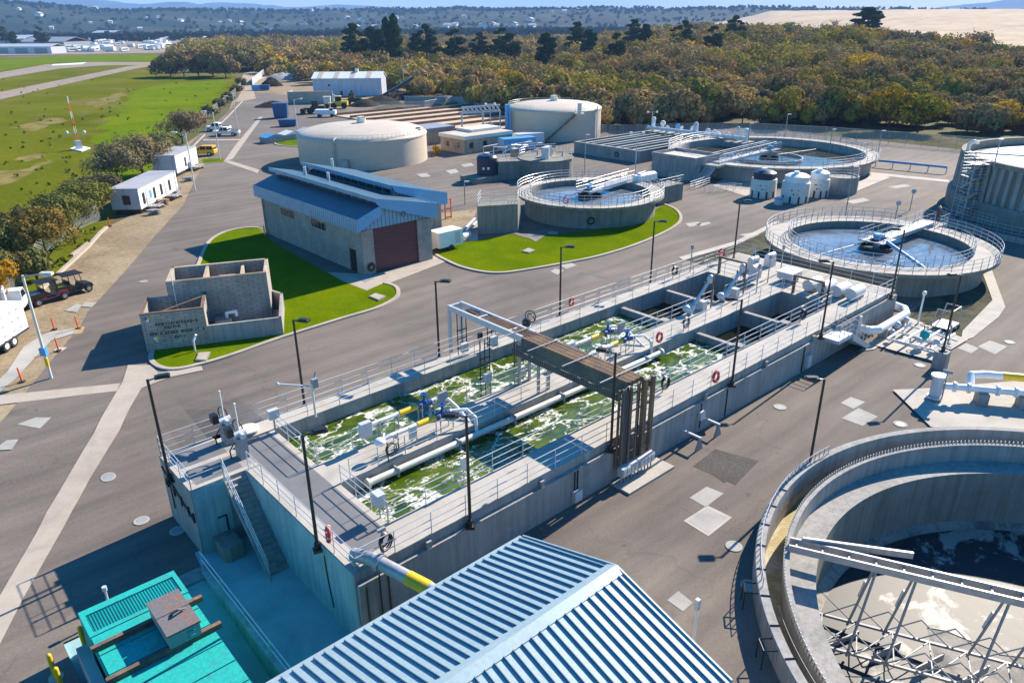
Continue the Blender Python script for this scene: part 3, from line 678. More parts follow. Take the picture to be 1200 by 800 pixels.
# stair block
mb = MB(); mb.box(7.95, 10.6, 31.15, 35.3, -1.6, ZD)
mb.build('stair_block', M['wall'], basin)
mb = MB(); mb.box(7.95, 8.35, 31.15, 35.3, ZD, ZD + .02); mb.box(8.35, 11.3, 31.15, 31.45, ZD, ZD + .02); mb.box(8.35, 11.3, 34.9, 35.3, ZD, ZD + .02); mb.box(8.35, 11.3, 32.9, 33.3, ZD, ZD + .02)
mb.build('deck', M['conc'], basin)
mb = MB(); mb.box(8.35, 10.59, 31.45, 32.9, ZD, ZD + .024); mb.box(8.35, 10.59, 33.3, 34.9, ZD, ZD + .024); mb.build('grating', M['grate'], basin)
st = MB(); n = 19; dz = 3.6 / n; dy = 3.75 / n
for i in range(n):
    z1 = ZD - dz * (i + 1); y1 = 31.15 - dy * i
    st.box(9.62, 10.59, y1 - dy, y1, max(-1.25, z1 - 0.35) if i < n - 1 else -1.25, z1)
st.extr([(31.1, 1.9), (31.1, 2.3), (27.4, -1.15), (27.1, -1.2), (27.55, -1.2)], 'x', 9.5, 9.6)
st.build('stair', M['wall'], basin)
MB().box(10.56, 10.598, 21.2, 31.14, -1.4, ZD - .02).build('end_wall', M['dock_wall_bounce'], basin); MB().box(8.0, 9.6, 31.11, 31.148, -1.4, ZD - .02).build('block_face', M['dock_wall_bounce'], basin)  # thin added facings that carry the bounce tint over the shaded walls
# weirs across the channels
for (x, y0, y1, z) in ((40.9, 23.1, 27.05, 2.12), (46.7, 23.1, 27.05, 2.15), (40.9, 29.25, 33.85, 2.12), (46.4, 29.25, 33.85, 2.15)):
    w = MB(); w.box(x, x + 0.35, y0 + .01, y1 - .01, -3, z); w.box(x - 0.12, x + .5, y0 + .3, y0 + .9, z, z + .14)
    w.build('weir_wall', M['wall'], basin)
fl = MB(); fl.box(13.3, 52.2, 23.1, 27.05, -3.2, -3.0); fl.box(13.3, 52.2, 29.25, 33.85, -3.2, -3.0); fl.build('channel_floor', M['wall_w'], basin)
def water(name, x0, x1, y0, y1, z, mat): return tag(MB().add([(x0, y0, z), (x1, y0, z), (x1, y1, z), (x0, y1, z)], [(0, 1, 2, 3)]).build(name, M[mat]), kind='structure')
water('water', 13.3, 40.9, 23.1, 27.05, 1.62, 'froth'); water('water', 13.3, 40.9, 29.25, 33.85, 1.62, 'froth')
water('water', 41.25, 46.7, 23.1, 27.05, 1.1, 'pond_dk'); water('water', 47.05, 52.2, 23.1, 27.05, 0.55, 'pond_dk')
water('water', 41.25, 46.4, 29.25, 33.85, 1.1, 'pond_dk'); water('water', 46.75, 52.2, 29.25, 33.85, 0.55, 'pond_dk')
# handrails
def basin_rail(pts, **k): rail(MB(), pts, **k).build('railing', M['alu'], basin, smooth=True) if False else RB(pts, k)
def RB(pts, k):
    m = MB(); rail(m, pts, **k); return m.build('railing', M['alu'], basin, smooth=True)
z = ZD
RB([(8.03, 35.25, z), (58.8, 35.25, z)], {})
RB([(8.03, 35.25, z), (8.03, 31.2, z), (9.55, 31.2, z)], {'sp': 1.35})
RB([(9.57, 31.15, z), (9.57, 27.45, -1.2)], {'sp': 1.3})
RB([(10.68, 31.0, z), (10.68, 21.25, z)], {'sp': 1.5})
RB([(10.68, 21.25, z), (46.9, 21.25, z)], {'sp': 1.85}); RB([(49.2, 21.25, z), (58.8, 21.25, z)], {})
RB([(58.8, 21.25, z), (58.8, 35.25, z)], {})
RB([(13.36, 23.1, z), (13.36, 27.0, z)], {'sp': 1.3}); RB([(13.36, 29.3, z), (13.36, 33.8, z)], {'sp': 1.3})
RB([(13.36, 23.05, z), (52.1, 23.05, z)], {'sp': 1.9}); RB([(13.36, 33.9, z), (52.1, 33.9, z)], {'sp': 1.9})
RB([(13.9, 27.12, z), (17.0, 27.12, z)], {}); RB([(17.0, 27.12, z), (44, 27.12, z)], {'sp': 1.9}); RB([(46, 27.12, z), (52.2, 27.12, z)], {})
RB([(13.36, 29.18, z), (17.2, 29.18, z)], {}); RB([(22.5, 29.18, z), (31.5, 29.18, z)], {}); RB([(36, 29.18, z), (46, 29.18, z)], {}); RB([(47.5, 29.18, z), (52.1, 29.18, z)], {})
RB([(52.25, 23.2, z), (52.25, 27.0, z)], {}); RB([(52.25, 29.3, z), (52.25, 33.8, z)], {})
# stair on the front wall, near the far end
st = MB(); st.box(46.9, 49.0, 19.75, 20.97, 1.75, 2.0)
for i in range(11): st.box(49.0 + i * .29, 49.3 + i * .29, 19.8, 20.9, 1.62 - i * .162, 1.84 - i * .165)
for y in (19.72, 20.92): st.extr([(49.0, 1.5), (49.0, 1.95), (52.3, .12), (52.3, 0.02), (51.8, 0.02)], 'y', y, y + .06)
st.build('stair', M['ltgrey'], basin)
RB([(46.95, 19.8, 2.0), (49.0, 19.8, 2.0), (52.2, 19.8, 0.15)], {'sp': .8, 'r': .02}); RB([(46.95, 21.0, 2.0), (46.95, 19.8, 2.0)], {})
RB([(49.0, 20.9, 2.0), (52.2, 20.9, 0.15)], {'sp': .8, 'r': .02})
# conduits and boxes on the outer faces
def cpart(f, nm='conduit', mt='black'):
    m = MB(); f(m); m.build(nm, M[mt], basin)
for x, z0, z1 in ((11.5, -1.0, 2.3), (11.9, -.8, 2.3), (10.9, -1.0, 1.8), (22.6, .6, 1.9), (22.8, .6, 1.9), (33.0, .3, 1.9), (35.6, .1, 1.9), (44.6, .1, 2.0)): cpart(lambda m: m.tube((x, 20.93, z0), (x, 20.93, z1), .035, 6))
cpart(lambda m: m.path([(7.9, 35.1, 1.9), (7.9, 33.0, 1.2), (7.9, 31.3, .7)], .04, 6)); cpart(lambda m: m.path([(7.9, 34.2, 1.6), (7.9, 34.2, -.1)], .03, 6))
for y in (34.6, 33.7, 32.8, 31.9, 31.3): cpart(lambda m: m.box(7.86, 7.95, y - .05, y + .05, 1.0 - (35 - y) * .1, 1.5 - (35 - y) * .1), 'clamp')
cpart(lambda m: m.path([(8.9, 31.1, .5), (9.3, 31.1, .5), (9.3, 31.1, -.9)], .045, 6)); cpart(lambda m: m.box(9.2, 9.4, 30.98, 31.14, -1.1, -.9), 'outlet_box')
cpart(lambda m: m.path([(10.55, 23.6, 1.9), (10.53, 23.5, .8), (10.55, 23.3, -.6)], .03, 6))
for q in ((22.45, 22.95, 20.72, 20.97, 0.25, .85), (32.8, 33.2, 20.75, 20.97, .9, 1.4), (44.9, 45.4, 20.7, 20.97, .3, 1.2)): cpart(lambda m: m.box(*q), 'junction_box', 'ltgrey')
# concrete trough below the stair
t = MB(); t.prism([(8.5, 29.9), (8.75, 29.7), (9.4, 29.75), (9.45, 31.05), (8.5, 31.05)], -1.2, -.35)
tag(t.build('concrete_trough', M['wall_d']), 'squat concrete bin under the stair of the dock', 'concrete bin')
# retaining wall between dock and ramp
rw = thing('retaining_wall', 'low concrete dock wall topped by a two bar aluminium rail', 'wall', (7.55, 20, -1.2))
MB().box(7.4, 7.62, 4, 29.9, -2.3, -0.95).build('wall', M['dock_wall_bounce'], rw)
m = MB(); rail(m, [(7.5, 29.9, -.95), (7.5, 4, -.95)], h=.95, sp=2.4, rails=(1, .55), r=.035); m.build('handrail', M['alu'], rw, smooth=True)

# ------------------------------------------------------------------ walkway equipment
pipe = thing('air_main', 'long off white air pipe clamped beside the centre walkway', 'pipe', (14.8, 26.8, 2))
m = MB(); m.tube((14.6, 26.78, 2.0), (36.8, 26.78, 2.0), .17, 14); m.build('pipe', M['offwhite'], pipe, smooth=True)
for x in (16.2, 20, 23.8, 27.6, 31.4, 35.2): MB().box(x - .05, x + .05, 26.55, 27.05, 1.72, 2.22).build('clamp', M['galv'], pipe)
for x in (14.6, 36.8): MB().tube((x - .06, 26.78, 2), (x + .06, 26.78, 2), .26, 14).build('flange', M['offwhite'], pipe, smooth=True)
def mixer(x0, label):
    t = thing('blower_manifold', label, 'pipework', (x0, 28.4, ZD))
    for k, y in enumerate((27.75, 29.35)):
        m = MB(); m.tube((x0, y, 3.35), (x0 + 3.8, y, 3.35), .12, 12); m.tube((x0 - .45, y, 3.3), (x0, y, 3.35), .08, 10, .12)
        m.path([(x0 + 3.8, y, 3.35), (x0 + 4.5, y - .35, 3.3), (x0 + 4.75, y - .75, 2.9), (x0 + 4.75, 26.9, 2.1)], .09, 10); m.build('pipe', M['white'], t, smooth=True)
        m = MB(); m.tube((x0 + 1.6, y, 3.35), (x0 + 2.7, y, 3.35), .155, 12); m.build('yellow_band', M['yellow'], t, smooth=True)
        m = MB(); m.tube((x0 + 2.75, y, 3.35), (x0 + 3.0, y, 3.35), .2, 12); m.tube((x0 + 3.4, y, 3.35), (x0 + 3.6, y, 3.35), .2, 12); m.ball((x0 + 3.2, y, 3.4), .22); m.tube((x0 + 3.2, y, 3.4), (x0 + 3.2, y, 3.95), .08, 8); m.tube((x0 + 3.2, y, 3.9), (x0 + 3.2, y, 3.95), .2, 12); m.build('valve', M['valve_blue'], t, smooth=True)
        m = MB(); m.ball((x0 - .6, y, 3.25), .3, 12, 7, .7); m.build('filter_cap', M['white'], t, smooth=True)
        for dx in (.3, 1.4, 2.9, 3.7):
            m = MB(); m.tube((x0 + dx, y - .2, ZD), (x0 + dx, y - .2, 3.5), .035, 6); m.tube((x0 + dx, y + .2, ZD), (x0 + dx, y + .2, 3.3), .035, 6); m.box(x0 + dx - .04, x0 + dx + .04, y - .24, y + .24, 3.1, 3.2); m.build('support', M['galv'], t)
    MB().box(x0 - .9, x0 - .3, 28.9, 29.2, 3.0, 3.8).build('control_box', M['ltgrey'], t); MB().box(x0 + .8, x0 + 1.2, 27.2, 27.35, 3.0, 3.7).build('control_box', M['ltgrey'], t)
    MB().box(x0 + 3.9, x0 + 4.5, 29.0, 29.15, 3.1, 3.8).build('control_panel', M['grey'], t)
    m = MB(); m.ring((x0 - .4, 27.1, 3.1), (0, 1, 0), .3, .03); m.ring((x0 - .35, 27.05, 3.05), (0, 1, 0.2), .36, .03); m.tube((x0 - .6, 27.1, 2.4), (x0 - .6, 27.1, 3.5), .03); m.build('hose_coil', M['black'], t, smooth=True)
mixer(16.6, 'twin white blower pipes with yellow bands and blue valves nearest the stair end')
mixer(31.2, 'twin blower pipes with yellow bands and blue valves behind the brown gantry')

# brown cable bridge over both channels
g = thing('cable_bridge', 'brown steel cable bridge crossing both basin channels with hanging cables', 'gantry', (26.7, 28, 0))
m = MB()
for x in (26.2, 27.2): m.box(x - .07, x + .07, 28.6, 35.5, 5.25, 5.62)
for y in (35.5, 32.7, 29.9): m.box(26.2, 27.2, y - .07, y + .07, 5.3, 5.56)
m.build('beam', M['ltgrey'], g)
m = MB()
for x in (26.2, 27.2): m.box(x - .06, x + .06, 20.9, 28.59, 5.3, 5.56)
m.build('beam', M['dkbrown'], g)
m = MB(); m.box(26.28, 27.12, 20.9, 34.6, 5.3, 5.36)
for i in range(6): m.box(26.34 + i * .13, 26.41 + i * .13, 20.8, 34.2 - (i % 3), 5.36, 5.5 + .04 * (i % 3))
m.build('cable_tray', M['dkbrown'], g)
m = MB(); [m.extr([(26.12 - .125 * q_, 5.46 - .075 * q_), (26.04 - .125 * q_, 5.41 - .075 * q_), (26.04 - .125 * q_, 5.35 - .075 * q_), (26.12 - .125 * q_, 5.40 - .075 * q_)], 'y', 20.8, 28.6 - .15 * (q_ % 3)) for q_ in range(5)]; [m.extr([(27.28 + .125 * q_, 5.46 - .075 * q_), (27.36 + .125 * q_, 5.41 - .075 * q_), (27.36 + .125 * q_, 5.35 - .075 * q_), (27.28 + .125 * q_, 5.40 - .075 * q_)], 'y', 20.8, 29.0 - .15 * (q_ % 3)) for q_ in range(5)]; m.build('wing_slat', M['dkbrown'], g); m = MB()
for y in (21.5, 23.3, 25.1, 26.9, 28.3): m.extr([(25.5, 5.02), (26.7, 5.34), (27.9, 5.02), (27.9, 4.96), (26.7, 5.28), (25.5, 4.96)], 'y', y, y + .07)
m.build('wing_bracket', M['dkbrown'], g); m = MB()
for i in range(9): m.box(26.2 + i * .11, 26.27 + i * .11, 20.8, 28.5 - .1 * (i % 4), 5.52, 5.57 + .02 * (i % 3))
m.build('cable_rack', M['dkbrown'], g)
m = MB(); m.box(25.47, 25.505, 20.8, 28.7, 4.72, 5.06); m.box(27.895, 27.93, 20.8, 29.0, 4.8, 5.06); m.build('side_screen', M['mesh_dk'], g)
for y in (21.6, 24.2, 26.8, 29.2): MB().tube((24.9, y, 5.68), (28.9, y, 5.68), .035, 8).build('outrigger', M['grey'], g, smooth=True)
for x, y in ((26.25, 35.5), (27.15, 35.5)): MB().box(x - .09, x + .09, y - .09, y + .09, 0, 5.3).build('post', M['ltgrey'], g)
for x, y, z0 in ((26.3, 29.0, ZD), (27.1, 29.0, ZD), (26.3, 27.4, ZD), (27.1, 27.4, ZD)): MB().box(x - .07, x + .07, y - .07, y + .07, z0, 5.3).build('post', M['galv'], g)
m = MB(); rng = random.Random(3)
for i in range(9):
    x = 25.55 + i * .1 + (.55 if i > 6 else 0); m.tube((x, 20.72 + rng.uniform(-.08, .05), 5.4), (x + rng.uniform(-.04, .04), 20.72 + rng.uniform(-.08, .05), 1.05), rng.uniform(.022, .05), 6)
m.build('cable_bundle', M['mesh_dk'], g)
m = MB()
for i in range(4):
    x = 25.6 + i * .55; m.tube((x, 20.62, 5.42), (x + rng.uniform(-.03, .03), 20.6, 1.1), .055, 6)
m.build('riser_pipes', M['dkbrown'], g)
MB().box(25.5, 26.35, 20.66, 20.69, 1.1, 5.2).build('cable_screen', M['mesh_dk'], g)
for x in (27.35, 27.95): MB().box(x - .1, x + .1, 20.6, 20.78, 1.0, 5.4).build('cable_duct', M['dkbrown'], g)
m = MB()
for x in (25.5, 26.4, 27.3, 28.0): m.box(x - .06, x + .06, 20.78, 20.86, .9, 5.35)
for z_ in (1.4, 2.6, 3.8, 4.8): m.box(25.4, 28.1, 20.8, 20.85, z_, z_ + .08)
m.build('cable_frame', M['dkbrown'], g)
for k, (x, y, ya) in enumerate(((26.5, 34.6, 34.2), (28.6, 34.2, 34.0), (24.8, 30.3, 30.0), (26.8, 29.6, 29.5))):
    m = MB()
    for dx in (-.35, 0, .35): m.tube((x + dx, y, 1.6 if y < 33 else 2.5), (x + dx, y, 5.3 if k != 1 else 4.4), .035, 6)
    for z_ in (2.9, 3.5, 4.1): m.box(x - .4, x + .4, y - .03, y + .03, z_, z_ + .06)
    m.build('cable_drop', M['black'], g)
    MB().box(x - .25, x + .25, y - .32, y - .05, 2.7, 3.25).build('junction_box', M['ltgrey'], g)
m = MB(); m.ball((27.8, 30.0, 5.6), .3); m.ring((28.3, 30.2, 5.8), (1, .4, 0), .35, .03); m.ring((28.35, 30.2, 5.7), (1, 0, .2), .28, .03); m.build('cable_coil', M['black'], g, smooth=True)
for i in range(2):
    m = MB(); x0 = 25.45 + i * 1.35
    m.box(x0, x0 + 1.25, 20.3, 20.65, .55, 1.05)
    for q in range(4): m.box(x0 + .06 + q * .3, x0 + .30 + q * .3, 20.26, 20.29, .6, 1.0)
    m.build('terminal_box', M['ltgrey'], g)
    m = MB()
    for q in range(5): m.tube((x0 + .1 + q * .26, 20.45, .15), (x0 + .1 + q * .26, 20.45, .55), .04, 6)
    m.build('conduit', M['grey'], g)
MB().box(25.2, 28.9, 19.6, 20.85, 0, .12).build('plinth', M['conc'], g)

# gate actuators at the stair end
def actuator(x, y, label):
    t = thing('gate_actuator', label, 'valve gear', (x, y, ZD))
    MB().box(x - .22, x + .22, y - .3, y + .3, ZD, ZD + 1.15).build('frame', M['grey'], t)
    m = MB(); m.tube((x, y, ZD + 1.1), (x, y, ZD + 2.9), .05, 8); m.ball((x, y, ZD + 2.9), .07); m.build('stem', M['offwhite'], t, smooth=True)
    m = MB(); m.tube((x - .3, y, ZD + 1.3), (x + .3, y, ZD + 1.3), .2, 12); m.tube((x, y - .45, ZD + 1.3), (x, y, ZD + 1.3), .14, 10); m.build('motor', M['ltgrey'], t, smooth=True)
    m = MB(); m.ring((x + .1, y + .35, ZD + 1.5), (1, .3, 0), .35, .03); m.path([(x - .3, y, ZD + .9), (x - .55, y + .1, ZD + .5), (x - .5, y + .2, ZD)], .035); m.build('cable', M['black'], t, smooth=True)
    MB().box(x - .6, x - .3, y - .15, y + .3, ZD + 1.3, ZD + 1.75).build('control_box', M['black'], t)
actuator(11.0, 34.2, 'dark gate actuator with tall stem on the far side of the block')
actuator(11.0, 32.4, 'gate actuator with tall pale stem closer to the stair')
t = thing('round_hatch', 'round pale hatch lid lying on the grating by the actuators', 'hatch', (12.3, 33.9, ZD)); MB().tube((12.2, 34.4, ZD + .2), (12.2, 34.4, ZD + .28), .55, 20).build('lid', M['offwhite'], t, smooth=True); MB().tube((12.2, 34.4, ZD + .02), (12.2, 34.4, ZD + .2), .45, 20).build('collar', M['grey'], t, smooth=True)

def post_box(x, y, z0, h, size, label, mat='ltgrey'):
    t = thing('control_box', label, 'control box', (x, y, z0))
    MB().tube((x, y, z0), (x, y, z0 + h), .035, 6).build('post', M['galv'], t); MB().obox((x, y, z0 + h), size).build('box', M[mat], t); return t
post_box(13.25, 33.5, ZD, 1.1, (.55, .3, .5), 'light blue grey box on the rail at the far channel corner')
post_box(13.3, 23.6, ZD, 1.0, (.4, .55, .6), 'light blue grey box on the rail of the near channel')
post_box(17.5, 23.1, ZD, 1.2, (.3, .15, .6), 'tan panel on the near channel rail beside a lamp post', 'offwhite')
post_box(27.8, 34.4, ZD, 1.0, (.3, .2, .4), 'small dark instrument post on the far walkway', 'black')
def hose(x, y, nrm, label):
    t = thing('hose_rack', label, 'hose rack', (x, y, ZD))
    MB().tube((x, y, ZD), (x, y, ZD + 1.2), .04, 8).obox((x, y, ZD + 1.2), (.35, .12, .12)).build('post', M['galv'], t)
    m = MB()
    for k in range(3): m.ring((x + nrm[0] * (.1 + .05 * k), y + nrm[1] * (.1 + .05 * k), ZD + .75 - .05 * k), nrm, .3 + .03 * k, .035, 18, 6)
    m.build('hose', M['black'], t, smooth=True)
hose(12.1, 21.5, (.3, -1, 0), 'coiled hose rack by the large pipe elbow')
hose(31.6, 22.7, (0, -1, 0), 'coiled hose on the front walkway past the cable bridge')
hose(47.2, 22.8, (0, -1, 0), 'coiled hose on the front walkway above the side stair')
hose(40.0, 27.4, (0, -1, 0), 'coiled hose on the centre walkway beyond the life ring')
hose(48.6, 34.8, (0, -1, 0), 'coiled hose on the far walkway beside the road')

def weather(x, y):
    t = thing('jib_crane', 'pale davit mast with a cross arm at the near end of the far channel', 'davit', (x, y, ZD))
    m = MB(); m.tube((x, y, ZD), (x, y, ZD + 2.0), .07, 8); m.build('mast', M['offwhite'], t, smooth=True)
    m = MB(); m.tube((x - 1.6, y + .6, ZD + 2.3), (x + .3, y - .1, ZD + 1.75), .05, 8); m.ball((x - 1.6, y + .6, ZD + 2.3), .1); m.build('arm', M['ltgrey'], t, smooth=True)
    m = MB(); m.obox((x + .15, y, ZD + 2.0), (.3, .3, .5)); m.tube((x, y, ZD + 1.9), (x + .4, y + .2, ZD + 2.5), .05); m.build('winch', M['grey'], t)
weather(15.6, 33.6)
def goal(x, y0, y1, label):
    t = thing('lifting_frame', label, 'lifting frame', (x, (y0 + y1) / 2, ZD))
    for y in (y0, y1): MB().box(x - .09, x + .09, y - .09, y + .09, ZD, ZD + 1.35).build('post', M['brown'], t)
    MB().box(x - .08, x + .08, y0 - .1, y1 + .1, ZD + 1.35, ZD + 1.5).build('crossbar', M['brown'], t)
goal(52.5, 24.0, 26.3, 'brown goalpost frame at the end of the near channel'); goal(52.5, 30.6, 33.0, 'brown goalpost frame at the end of the far channel')
def skid(x, y, label, k):
    t = thing('mixer_unit', label, 'mixer', (x, y, ZD))
    m = MB(); m.tube((x - 1.6, y, ZD + .3), (x + .7, y + .1, ZD + 2.0), .12, 10); m.tube((x - 1.8, y, ZD + .1), (x - 1.3, y, ZD + .6), .26, 12); m.build('tube', M['ltgrey'], t, smooth=True)
    MB().ball((x + .8, y + .1, ZD + 2.1), .26, 12, 8, 1.3).build('motor', M['ltgrey'], t, smooth=True); MB().ball((x - 1.9, y + .05, ZD + .5), .33, 12, 8, .8).build('gear_case', M['ltgrey'], t, smooth=True)
    MB().tube((x + .5, y - .35, ZD), (x + .5, y - .35, ZD + 2.6), .06, 8).build('post', M['brown'], t, smooth=True); MB().tube((x + .5, y + .35, ZD), (x + .5, y + .35, ZD + 1.9), .06, 8).build('post', M['brown'], t, smooth=True)
    MB().box(x - .4, x + .1, y - .3, y + .3, ZD, ZD + .7).build('base', M['ltgrey'], t)
skid(44.5, 29.0, 'grey leaning mixer on the centre walkway before the far weirs', 1); skid(48.6, 28.9, 'grey leaning mixer on the centre walkway near the end deck', 0)
def drum(x, y, z_, r, L, label, name='motor'):
    t = thing(name, label, 'blower motor', (x, y, z_)); m = MB(); m.tube((x, y, z_ + r + .15), (x + L * .72, y, z_ + r + .15), r, 18); m.ball((x + L * .72, y, z_ + r + .15), r * .98, 14, 8); m.build('casing', M['white'], t, smooth=True)
    m = MB(); m.tube((x - .28, y, z_ + r + .15), (x, y, z_ + r + .15), r * 1.05, 18); m.build('end_cap', M['ltgrey'], t, smooth=True)
    MB().box(x, x + L * .8, y - r * .7, y + r * .7, z_, z_ + .2).build('base', M['grey'], t)
for i, l in enumerate(('dome ended white motor, farthest of the row of four on the end deck', 'dome ended white motor, second from the lifting frame', 'dome ended white motor, third from the lifting frame', 'dome ended white motor closest to the front rail of the end deck')): drum(53.6 + .15 * i, 25.6 - i * 1.05, ZD + .02, .42, 1.9, l)
t = thing('deck_vent', 'low louvred vent box on the end deck beside the motors', 'vent', (55, 28.3, ZD)); MB().box(54.2, 55.8, 27.4, 28.7, ZD + .3, ZD + .8).box(54.1, 55.9, 27.3, 28.8, ZD + .8, ZD + .88).build('housing', M['ltgrey'], t)
for x, y in ((54.4, 27.6), (55.6, 27.6), (54.4, 28.5), (55.6, 28.5)): MB().box(x - .05, x + .05, y - .05, y + .05, ZD + .02, ZD + .3).build('leg', M['galv'], t)
for i, (x, y, l) in enumerate(((53.6, 30.3, 'grey motor box between the two far frames'), (55.4, 31.6, 'grey motor box behind the far frame'), (57.4, 31.2, 'grey motor box at the back rail of the end deck'))):
    t = thing('actuator_motor', l, 'actuator', (x, y, ZD)); MB().box(x - .4, x + .4, y - .35, y + .35, ZD + .02, ZD + .7).build('base', M['ltgrey'], t)
    m = MB(); m.tube((x - .5, y, ZD + .9), (x + .5, y, ZD + .9), .28, 12); m.build('motor', M['ltgrey'], t, smooth=True); m = MB(); m.tube((x, y + .2, ZD + .8), (x, y + .2, ZD + 2.2), .05); m.build('stem', M['galv'], t)
for i, (x, y) in enumerate(((50.4, 28.2), (53.2, 28.9), (56.4, 29.6), (51.0, 34.8))):
    t = thing('instrument_post', ('slender instrument post by the grey mixer', 'slender instrument post between the lifting frames', 'slender instrument post near the vent box', 'slender instrument post on the far rail')[i], 'instrument post', (x, y, ZD))
    MB().tube((x, y, ZD), (x, y, ZD + 2.3), .045, 8).build('post', M['galv'], t); MB().obox((x, y, ZD + 2.2), (.2, .16, .35)).build('head', M['grey'], t)
def ring(x, y, z_, nrm, label):
    t = thing('life_ring', label, 'life ring', (x, y, z_)); m = MB(); m.ring((x, y, z_), nrm, .30, .085, 28, 10); m.build('ring', M['red'], t, smooth=True)
    ax = Vector(nrm).normalized(); a = ax.orthogonal().normalized(); b = ax.cross(a)
    m = MB()
    for k in range(4):
        u = a * math.cos(PI / 4 + k * PI / 2) + b * math.sin(PI / 4 + k * PI / 2); w = ax.cross(u); c = Vector((x, y, z_)) + u * .30
        m.ring(c, w, .09, .012, 10, 5); m.ring(c + w * .04, w, .09, .012, 10, 5)
    m.build('rope_band', M['white'], t)
ring(10.75, 23.4, ZD + .62, (-1, .35, .1), 'red life ring hung on the near end rail by the lamp post')
ring(36.8, 27.0, ZD + .6, (.1, -1, .1), 'red life ring on the centre walkway rail')
ring(34.6, 21.2, ZD + .55, (.1, -1, .1), 'red life ring on the front walkway rail')
ring(37.2, 35.3, ZD + .7, (.3, -1, .1), 'red life ring on the far rail beside a black lamp post')
ring(55.2, 34.6, ZD + .9, (-.4, -1, .1), 'red life ring at the end deck near the round clarifier')

# large silver pipe leaving the near corner
p = thing('overflow_pipe', 'large silver pipe with yellow band from basin corner to blue roofed building', 'pipe', (11.6, 20.6, 2.4))
m = MB(); m.path([(11.0, 21.9, 2.75), (11.3, 20.9, 2.95), (12.2, 17.8, 2.72)], .27, 18); m.tube((11.36, 20.7, 2.93), (11.42, 20.5, 2.92), .35, 18); m.build('pipe', M['galv'], p, smooth=True)
m = MB(); m.tube((11.78, 19.25, 2.83), (12.06, 18.3, 2.76), .285, 18); m.build('yellow_band', M['yellow'], p, smooth=True)

# ------------------------------------------------------------------ lamp posts
def lamp(loc, face, H=5.4, base=0.0):
    t = thing('lamp_post', '', 'lamp post', (0, 0, 0))
    m = MB(); m.tube((0, 0, 0), (0, 0, H), .075, 8, .062); m.build('pole', M['black'], t, smooth=True)
    m = MB(); m.tube((0, 0, H - .06), (.38, 0, H + .02), .035, 6); m.build('arm', M['black'], t)
    m = MB(); m.obox((.62, 0, H + .03), (.66, .36, .10)); m.obox((.66, 0, H + .10), (.46, .26, .06)); m.build('lamp_head', M['black'], t)
    m = MB(); m.obox((.64, 0, H - .03), (.42, .26, .025)); m.build('lens', M['ltgrey'], t)
    m = MB(); m.tube((0, 0, 0), (0, 0, .35), .13, 8); m.box(-.2, .2, -.16, .16, -.08, .06); m.build('base_bracket', M['black'], t)
    return t
lamp0 = lamp((0, 0, 0), 0); first = [True]
def lamp_at(x, y, z_, rz, label, h=1.0):
    if first[0]: o = put(lamp0, (x, y, z_), rz); first[0] = False
    else: o = dup(lamp0, (x, y, z_), rz)
    o['label'] = label; o.scale = (1, 1, h); o['group'] = 'black lamp posts of the plant'
    return o
lamp_at(7.8, 33.6, 1.85, -.3, 'black lamp post on the outer face of the stair block')
lamp_at(10.45, 23.9, 2.1, -.3, 'black lamp post on the near end wall above the dock')
lamp_at(16.1, 20.95, 2.02, 2.4, 'black lamp post on the front ledge between blue roof and hatch')
lamp_at(25.2, 20.95, 2.02, 2.0, 'black lamp post on the front ledge right beside the cable bridge')
lamp_at(36.0, 20.95, 2.02, 2.4, 'black lamp post on the front ledge past the red life ring')
lamp_at(46.6, 20.9, 2.02, 2.4, 'black lamp post on the front ledge above the side stair')
lamp_at(57.6, 20.95, 2.1, 2.2, 'black lamp post at the front corner of the end deck')
lamp_at(15.9, 35.5, 2.0, -1.0, 'black lamp post behind the far walkway near the davit')
lamp_at(25.3, 35.5, 2.0, -.9, 'black lamp post behind the far walkway just before the cable bridge')
lamp_at(36.2, 35.5, 2.0, -.9, 'black lamp post behind the far walkway beside the far life ring')
lamp_at(46.6, 35.5, 2.0, -.9, 'black lamp post behind the far walkway opposite the weirs')
lamp_at(57.2, 34.6, 2.1, -.9, 'black lamp post at the end deck next to the stained gravel')
pl = at(1097, 438, 0.3)
t = thing('pedestal', 'square concrete pedestal under a lamp post by the valve pad', 'pedestal', (52.2, 15.0, 0)); MB().box(51.8, 52.6, 14.6, 15.4, -.02, 1.25).build('pedestal_body', M['wall'], t)
lamp_at(52.2, 15.0, 1.27, 2.6, 'black lamp post on a square concrete pedestal by the valve pad')
lamp_at(33.3, 14.4, .3, 2.4, 'black lamp post at the rim of the empty clarifier')
# ------------------------------------------------------------------ the empty clarifier in the near corner
cl = thing('empty_clarifier', 'drained round concrete clarifier with a wet floor and notched launder ring', 'clarifier', (DCX, DCY, 0))
m = MB(); m.lathe([(15.4, -1.0), (15.4, 0.98), (15.36, 1.02), (15.0, 1.02), (15.0, -0.75)], DCX, DCY, 160); m.build('rim_wall', M['wall'], cl, smooth=True)
m = MB(); m.lathe([(15.0, -0.72), (14.15, -0.72)], DCX, DCY, 120); m.build('launder_floor', M['ochre_water'], cl)
m = MB(); m.lathe([(14.15, -0.8), (14.15, 0.66), (13.95, 0.66), (13.95, -0.35), (12.75, -0.35)], DCX, DCY, 160); m.build('launder_wall', M['wall'], cl, smooth=True)
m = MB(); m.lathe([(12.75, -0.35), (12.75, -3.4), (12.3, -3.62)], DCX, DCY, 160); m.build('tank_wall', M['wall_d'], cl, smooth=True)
m = MB(); m.lathe([(12.75, -3.40), (12.3, -3.62), (1.4, -4.3), (0.02, -4.3)], DCX, DCY, 120); m.build('tank_floor', M['slime'], cl, smooth=True)
